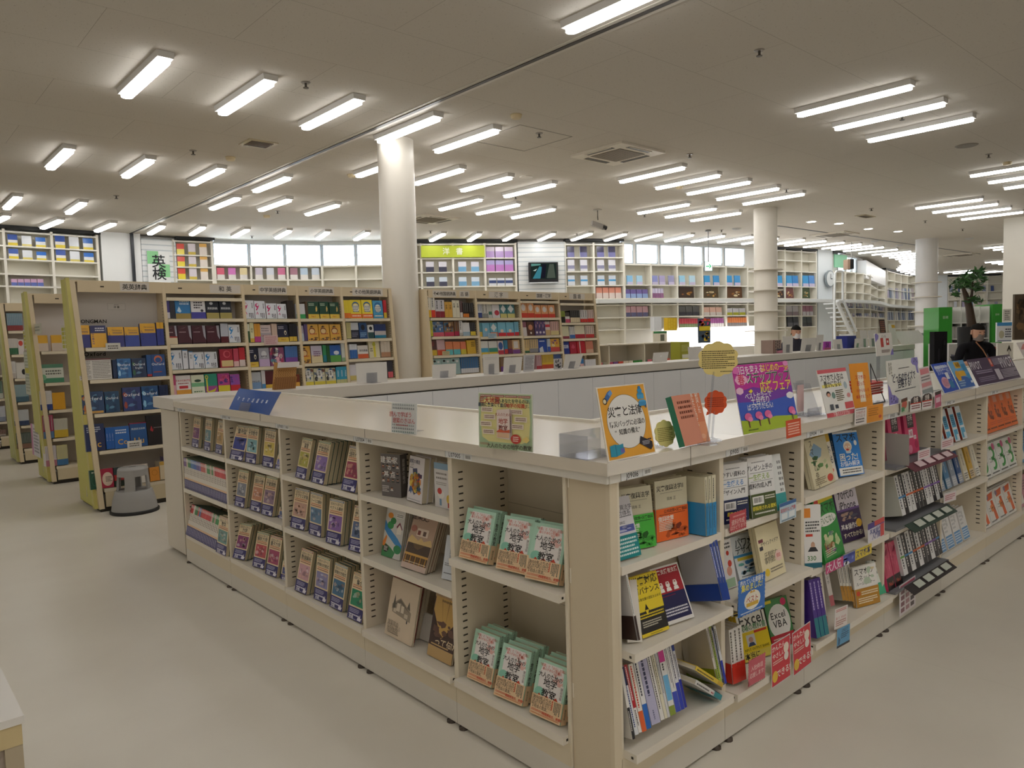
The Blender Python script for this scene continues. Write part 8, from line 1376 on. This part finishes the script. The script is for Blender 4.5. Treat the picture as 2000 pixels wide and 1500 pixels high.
m=MB();m.draw([('r',.07,.16,.93,.94,'1f2a26'),('p',[(.12,.18),(.38,.18),(.45,.75),(.36,.8)],'3a7a86'),('p',[(.4,.2),(.55,.2),(.6,.9),(.45,.9)],'1a1a24'),('p',[(.6,.2),(.9,.2),(.85,.9),(.7,.9)],'4a5248'),('p',[(.14,.58),(.28,.68),(.22,.56)],'b8d0c8'),('p',[(.08,.8),(.4,.85),(.4,.92),(.08,.93)],'5a8a80')],(0,-.001,0),(L,0,0),(0,0,.52),(0,-1,0),.001);m.build('screen',SCREEN,r)
p=wpt(1616,3.15,-.06);r=empty('wall_clock',frame(p,wpt(1617,3.15)-wpt(1616,3.15)),label='round white wall clock on the pale wall beside the stairs',cat='clock');cm=Matrix.Rotation(math.pi/2,4,'X')
MB().lathe([(.28,0),(.28,.05),(.25,.05)],'8a949a',(0,0,0),28).build('clock_rim',PLAS,r,cm)
m=MB().lathe([(.24,.052),(.24,.054)],'dfe4e6',(0,0,0),28);m.box(-.012,.012,0,.16,.056,.06,'222').box(0,.11,-.012,.012,.056,.06,'222');m.build('clock_face',PAPER,r,cm)
# bright service counter
a,b=wpt(1326,1.02,-.1),wpt(1474,1.02,-.1);u=b-a;r=empty('light_counter',frame(a,u),label='glowing white backlit panel of the service counter below the wall shelves',cat='counter')
MB().box(0,u.length,0,.05,.1,.60,'fff').build('lit_panel',LBOX,r);MB().box(0,u.length,-.5,.0,-1.0,.05,'e2ded4').build('counter_base',PAINT,r)
# low stationery unit, hanging bright banner, olive leaflet stand
ck=C(1150,540,6.06)
def mid(label,name,cat,pts,d,y,els,col,mat=PAPER):
 a,b,t=[ony(*ck(*p),y)for p in pts];h=t.z-a.z;m=MB().box(0,b.x-a.x,0,d,0,h,col);m.draw(els,(0,0,0),(b.x-a.x,0,0),(0,0,h),(0,-1,0),.001);return m.build(name,mat,None,Matrix.Translation((a.x,y,a.z)),label=label,cat=cat)
yq=8.1;a,b,t=[ony(*ck(*q),yq)for q in((115,1075),(1060,1010),(115,810))]
r=empty('low_display_unit',Matrix.Translation((a.x,yq,0)),label='low white stationery shelf unit right of the dictionary bookcases',cat='bookcase');w=b.x-a.x
for f in(0,.12,.55,.98):MB().box(w*f,w*f+.02,0,.4,0,t.z,'e2dac8').build('upright',PAINT,r)
for z in(.45,.82,t.z-.02):MB().box(0,w,0,.4,z,z+.02,'e6dece').build('shelf',PAINT,r)
MB().box(0,w,.39,.4,0,t.z,'d8d0c0').build('back_panel',PAINT,r)
for i in range(16):
 c=['d86a7a','a8a898','c04a6a','7a4a8a','d0503a','e0d4c0','e0d4c0','2f8a3a','2f8a3a','5a6a5a'][i%10];x=a.x+w*(.02+.06*i);m=MB().box(0,w*.052,0,.05,0,.23,c,cols={'+z':'ddd'});m.draw(bands(c,.4,mixc(c,'ffffff',.5),.6),(0,0,0),(w*.052,0,0),(0,0,.23),(0,-1,0),.001)
 m.build('notebook',GLOSS,None,Matrix.Translation((x,yq+.05,.842)),label='stationery notebook in the low white unit, %s from the left'%ordn(i+1),cat='notebook')
m_=[('g',0,.6,1,1,['c83a7a','8a3a6a','d8583a'],14,3),('r',.05,.5,.95,.68,'d8c02a'),('g',.05,.05,.95,.45,['2a5a7a','c8a82a','3a3a4a'],14,2)]
mid('narrow colourful banner hanging before the bright counter','banner','banner',((1300,790),(1442,785),(1300,495)),.02,9.0,[('r',0,0,1,1,'3a4a5a')]+m_,'3a4a5a')
mid('olive green leaflet stand beside the bright counter','leaflet_stand','stand',((1083,1005),(1195,1000),(1085,775)),.2,7.6,[('l',.15,.5,.85,.85,5,'c8c880'),('r',.2,.05,.9,.35,'e0e0d0'),('r',.2,.05,.9,.15,'d8d03a')],'9a9a34')
mid('yellow paper bag hanging in the stationery wall bay','paper_bag','bag',((935,640),(1045,636),(935,490)),.1,9.5,[('w',.1,.1,.9,.9,3,'e8c83a')],'e0b82a')
mid('white paper bag hanging left of the yellow bag','paper_bag','bag',((775,645),(862,640),(780,475)),.1,9.5,[],'dfe2e6')
mid('cream stationery poster with a green top in the wall bay','poster','poster',((768,780),(925,778),(768,650)),.02,9.3,bands('3a7a4a',.2,'e0dac8',.8)+[('r',.5,.1,.8,.7,'6a6a5a')],'e0dac8')
# white stairs
def wp(px,py,y):return ony(px,py,y)
r=empty('white_stairs',(0,0,0),label='white metal stairs with tube handrails rising to the walkway',cat='stairs');cs=C(1600,470,8.825)
SY=10.2;P_=lambda x,y,k=0:wp(*cs(x,y),SY+k)
for k in(0,.4):
 MB().tube([P_(300,1045,k),P_(505,1500,k),P_(620,1720,k)],.06,'e2e6e8').build('stringer',PAINT,r)
 MB().tube([P_(330,1040,k),P_(400,1035,k),P_(440,1090,k),P_(640,1560,k)],.035,'e6eaec').build('handrail',PAINT,r)
 MB().tube([P_(262,1025,k),P_(275,560,k),P_(300,530,k),P_(385,530,k),P_(405,560,k),P_(405,1020,k)],.035,'e6eaec').build('guard_rail',PAINT,r)
 MB().tube([P_(262,1030,k),P_(268,1720,k)],.04,'dfe4e6').build('stair_post',PAINT,r)
for i in range(9):
 f=i/8;a=P_(310+300*f,1080+620*f);MB().box(a.x-.05,a.x+.25,SY,SY+.4,a.z-.02,a.z+.02,'d6dbde').build('tread',PAINT,r)
 # green end boards, potted tree, chair, pier notices
def green(px0,px1,yt,x,lb):
 d_=13.5;s=d_/FPX;c=CAM+ray((px0+px1)/2,640)*(1/FPX)*d_;W=(px1-px0)*s;zt=(CAM+ray((px0+px1)/2,yt)*(1/FPX)*d_).z
 o=Vector((c.x,c.y,0))-Vector((CR.x,CR.y,0))*W/2;m=MB().box(0,W,0,.5,0,zt,'3a9a34');m.draw([('t','芸術',.5,.9,.22,'d8ead0'),('r',.2,.48,.78,.62,'dfe8dc'),('l',.24,.5,.74,.6,4,'3a8a5a')],(0,0,0),(W,0,0),(0,0,zt),(0,-1,0),.001);m.build('end_board',PAINT,None,frame(o,(CR.x,CR.y,0)),label=lb,cat='board')
 return o,W,zt
o,W,zt=green(1833.5,1859.5,600,0,'bright green end board with a white table left of the tree');green(1938,1957,594,0,'bright green end board beside the square pier')
M=frame(o+Vector((CR.x,CR.y,0))*(W+.02),(CR.x,CR.y,0));r=empty('art_bookcase',M,label='white bookcase full of art books between the two green end boards',cat='bookcase')
for i in range(5):MB().box(i*.17,i*.17+.015,.05,.4,0,zt,'e2e2dc').build('upright',PAINT,r)
for i in range(6):MB().box(0,.69,.05,.4,.1+.29*i,.12+.29*i,'e6e6e0').build('shelf',PAINT,r)
MB().box(0,.69,.4,.41,0,zt,'c8c8c4').build('back_panel',PAINT,r)
for i in range(30):
 c=['5a5a60','3a3f60','b8b4b0','8a4a44','2f2f34','c8c8cc'][rr.randrange(6)];MB().box(0,.055,0,.12,0,.22,c).build('art_book',GLOSS,None,M@Matrix.Translation((.02+.064*(i%10),.08,.701+.29*(i//10))),label='art book in the white bookcase by the tree, %s in %s row'%(ordn(i%10+1),ordn(i//10+1)),cat='book')
dT=11.5;tb=CAM+ray(1895,660)*(dT/FPX);s=dT/FPX;r=empty('potted_tree',(tb.x,tb.y,0),label='tall thin leafy tree in a black pot behind the woman',cat='tree')
TP=lambda px,py,k=0:CAM+ray(px,py)*((dT+k)/FPX)-Vector((tb.x,tb.y,0))
MB().lathe([(.13,0),(.18,TP(1895,638).z)],'1c1b1c',(0,0,0),24).build('pot',PLAS,r)
MB().tube([TP(1899,645),TP(1893,600),TP(1886,575),TP(1880,560)],[.07,.055,.04,.02],'4a3a2c').tube([TP(1893,595),TP(1898,575),TP(1900,545),TP(1903,530)],[.03,.02,.015,.01],'4a3a2c').build('trunk',PLAS,r)
m=MB()
for cx,cy,n,sp_ in((1876,556,70,14),(1884,545,50,14),(1900,540,50,18),(1912,533,40,13),(1906,560,40,15),(1904,586,45,11),(1920,545,25,8),(1870,575,25,7)):
 for i in range(n):
  c=TP(cx+rr.gauss(0,sp_*.5),cy+rr.gauss(0,sp_*.32),rr.gauss(0,.3));a=Vector((rr.gauss(0,1),rr.gauss(0,1),rr.gauss(-.3,.6))).normalized()*.065;b=a.cross(Vector((rr.gauss(0,1),rr.gauss(0,1),1))).normalized()*.02
  m.face([c-a,c+b,c+a,c-b],['2f5a2a','3a6a30','24461f'][i%3])
m.build('foliage',PLAS,r)
def boxat(label,name,cat,px0,px1,yt,yb,dist,depth,col,els=(),mat=PLAS):
 s=dist/FPX;a=CAM+ray(px0,yb)*s;zt=(CAM+ray(px0,yt)*s).z;W=(px1-px0)*s;m=MB().box(0,W,0,depth,0,zt-a.z,col)
 if els:m.draw(els,(0,0,0),(W,0,0),(0,0,zt-a.z),(0,-1,0),.001)
 return m.build(name,mat,None,frame(a,(CR.x,CR.y,0)),label=label,cat=cat)
boxat('black padded chair back left of the woman','desk_chair','chair',1824,1849,648,780,10.5,.12,'1b1a1c',[('g',.1,.4,.9,.9,['2a282c','131214'],5,2)],CLOTH)
boxat('white notice with a blue header and lines by the square pier','notice_board','notice',1947,1976,630,668,9.5,.03,'e2e4e6',[('r',0,.82,1,1,'4a90c8'),('c',.3,.38,.18,.2,'b8b49a'),('l',.55,.2,.95,.7,4,'3a3a4a'),('r',.05,.04,.95,.07,'2a3a6a')],PAPER)
boxat('white arrow board under the notice by the square pier','arrow_board','sign',1947,1977,670,790,9.0,.03,'dedace',[('p',[(.72,.72),(.75,.72),(.75,.9),(.86,.85),(.87,.88),(.735,.97),(.6,.88),(.61,.85),(.72,.9)],'3a342c')],PAPER)
boxat('brown glazed poster at the right edge wall','framed_poster','picture',1981,2040,575,664,12.0,.05,'5a4a38',[('g',.05,.05,1,.9,['7a6044','3a2e22','8a6a48'],18,4)],GLOSS)
boxat('line drawn sheet on the square pier','drawing_sheet','notice',1959,1975,604,628,9.6,.01,'e0dcd2',[('l',.2,.1,.8,.9,5,'6a6660')],PAPER)
boxat('white display table of magazines behind the woman','display_table','table',1852,1950,672,800,12.2,.6,'d8d6d2',[('g',.02,.5,.98,.98,['8a8a9a','b05a5a','3a3a4a','c8c0c0'],24,3)],PAPER)
# - people
def person(dist,px,ytop,label,hair,top,sitting=False):
 s=dist/FPX;hc=CAM+ray(px,ytop)*s;zt=hc.z;o=Vector((hc.x,hc.y,0));fr=-Vector((CB.x,CB.y,0)).normalized();X=Vector((CR.x,CR.y,0));k=zt/1.5 if not sitting else 1
 M=Matrix(((X.x,fr.x,0,o.x),(X.y,fr.y,0,o.y),(0,0,1,0),(0,0,0,1)));r=empty('person',M,label=label,cat='person')
 b=zt-1.5
 V=[(0,0,.84),(0,0,1.02),(0,0,1.18),(0,-.02,1.275),(0,-.035,1.33),(.18,0,1.20),(-.18,0,1.20),(.27,-.03,.97),(-.27,-.03,.97),(.10,-.27,.95),(-.08,-.26,1.02),(.09,0,.45),(-.09,0,.45),(.09,.02,.06),(-.09,.02,.06),(.09,-.12,.03),(-.09,-.12,.03)]
 E_=[(0,1),(1,2),(2,3),(3,4),(2,5),(2,6),(5,7),(6,8),(7,9),(8,10),(0,11),(0,12),(11,13),(12,14),(13,15),(14,16)]
 R=[.14,.135,.12,.05,.045,.07,.07,.048,.048,.032,.032,.065,.065,.045,.045,.03,.03]
 me=bpy.data.meshes.new('body');me.from_pydata([(x,y,z+b)for x,y,z in V],E_,[]);ob=bpy.data.objects.new('body',me);COL.objects.link(ob);ob.parent=r
 sk=ob.modifiers.new('Skin','SKIN');ob.modifiers.new('Sub','SUBSURF').levels=2;ob.modifiers['Sub'].render_levels=2
 for i,q in enumerate(R):me.skin_vertices[0].data[i].radius=(q,q*(.75 if i<3 else 1))
 me.skin_vertices[0].data[0].use_root=True
 mt=CLOTH.copy();mt.name='black_clothing';nt=mt.node_tree;bs=nt.nodes['Principled BSDF']
 for l in list(nt.links):
  if l.to_socket==bs.inputs['Base Color']:nt.links.remove(l)
 bs.inputs['Base Color'].default_value=lin(top);me.materials.append(mt)
 SKC='c99a80';h=MB();n=20;rows=[]
 for z,rx,ry,dy in((-.115,.035,.035,-.03),(-.10,.052,.06,-.02),(-.06,.066,.08,-.008),(0,.073,.092,0),(.05,.07,.09,.005),(.09,.05,.068,.008),(.108,.012,.015,.01)):rows.append([(rx*math.cos(2*math.pi*i/n),dy+ry*math.sin(2*math.pi*i/n)-.03,z)for i in range(n)])
 h.grid(rows,SKC,0,True);h.prism([(-.012,-.12,-.02),(.012,-.12,-.02),(0,-.122,.02)],(0,-.018,0),SKC)
 for e in(-1,1):h.box(e*.075-.008,e*.075+.008,-.03,-.0,-.03,.03,SKC);h.face([(e*.03-.014,-.121,.012),(e*.03+.014,-.121,.012),(e*.03+.012,-.121,.02),(e*.03-.012,-.121,.02)],'2a1c18')
 HM=Matrix.Translation((0,-.02,1.392+b))@Matrix.Rotation(.18,4,'X');h.build('head',SKIN,r,HM)
 k_=MB();rows=[[(a*1.12*math.cos(2*math.pi*i/n),-.018+c*1.1*math.sin(2*math.pi*i/n),z)for i in range(n)]for z,a,c in((.045,.072,.09),(.085,.058,.076),(.118,.012,.015))];k_.grid(rows,hair,0,True)
 bk=[[(.082*math.cos(math.pi*i/10-.25*(1 if i==0 else 0)),-.02+.10*math.sin(math.pi*i/10),z)for i in range(11)]for z in((-.06 if sitting else-.16),-.05,.05)];k_.grid(bk,hair);k_.build('hair',CLOTH,r,HM)
 q=MB();q.grid([[(.062*math.cos(math.pi+math.pi*i/10),-.035+.092*math.sin(math.pi+math.pi*i/10),z)for i in range(11)]for z in(-.10,-.06,-.012)],'8a7f7a' if not sitting else 'dcdcde');q.build('face_mask',CLOTH,r,HM)
 f=MB()
 for sx,c in((1,(.10,-.27,.95+b)),(-1,(-.08,-.26,1.02+b))):
  c=Vector(c);f.tube([Vector((sx*.24,-.09,.965+b)),c],[.04,.03],SKC);f.obox(c+Vector((-.03,-.07,-.014)),(.06,0,0),(0,.075,0),(0,0,.028),SKC)
  for j in range(4):f.tube([c+Vector((-.022+.015*j,-.065,.004)),c+Vector((-.022+.014*j-sx*.012,-.10-.006*(j in(1,2)),-.004)),c+Vector((-.02+.013*j-sx*.02,-.115,-.024))],[.009,.008,.006],SKC,6)
  f.tube([c+Vector((-sx*.03,-.02,.004)),c+Vector((-sx*.05,-.05,.012)),c+Vector((-sx*.045,-.075,.008))],[.010,.009,.007],SKC,6)
 f.build('hand',SKIN,r);return r,M,b
r,M,b=person(10.0,1906,632.5,'woman in black with dark hair and grey mask looking down at a white pouch','17130f','17161a')
MB().tube([(-.06,-.10,1.26+b),(0,-.16,1.15+b),(.05,-.2,1.02+b)],.008,'a8785a',6).build('shoulder_strap',CLOTH,r)
MB().tube([(.06,-.335,.965+b),(.16,-.335,1.02+b),(.27,-.325,1.05+b)],[.03,.045,.03],'e0dcd6',10).build('pouch',CLOTH,None,M,label='white pouch held in the hands of the woman in black',cat='bag')
person(13.0,1553,635.5,'seated clerk with short black hair and a white mask behind the counter','15120f','3a3a44',True)
bpy.data.objects.remove(_fo)
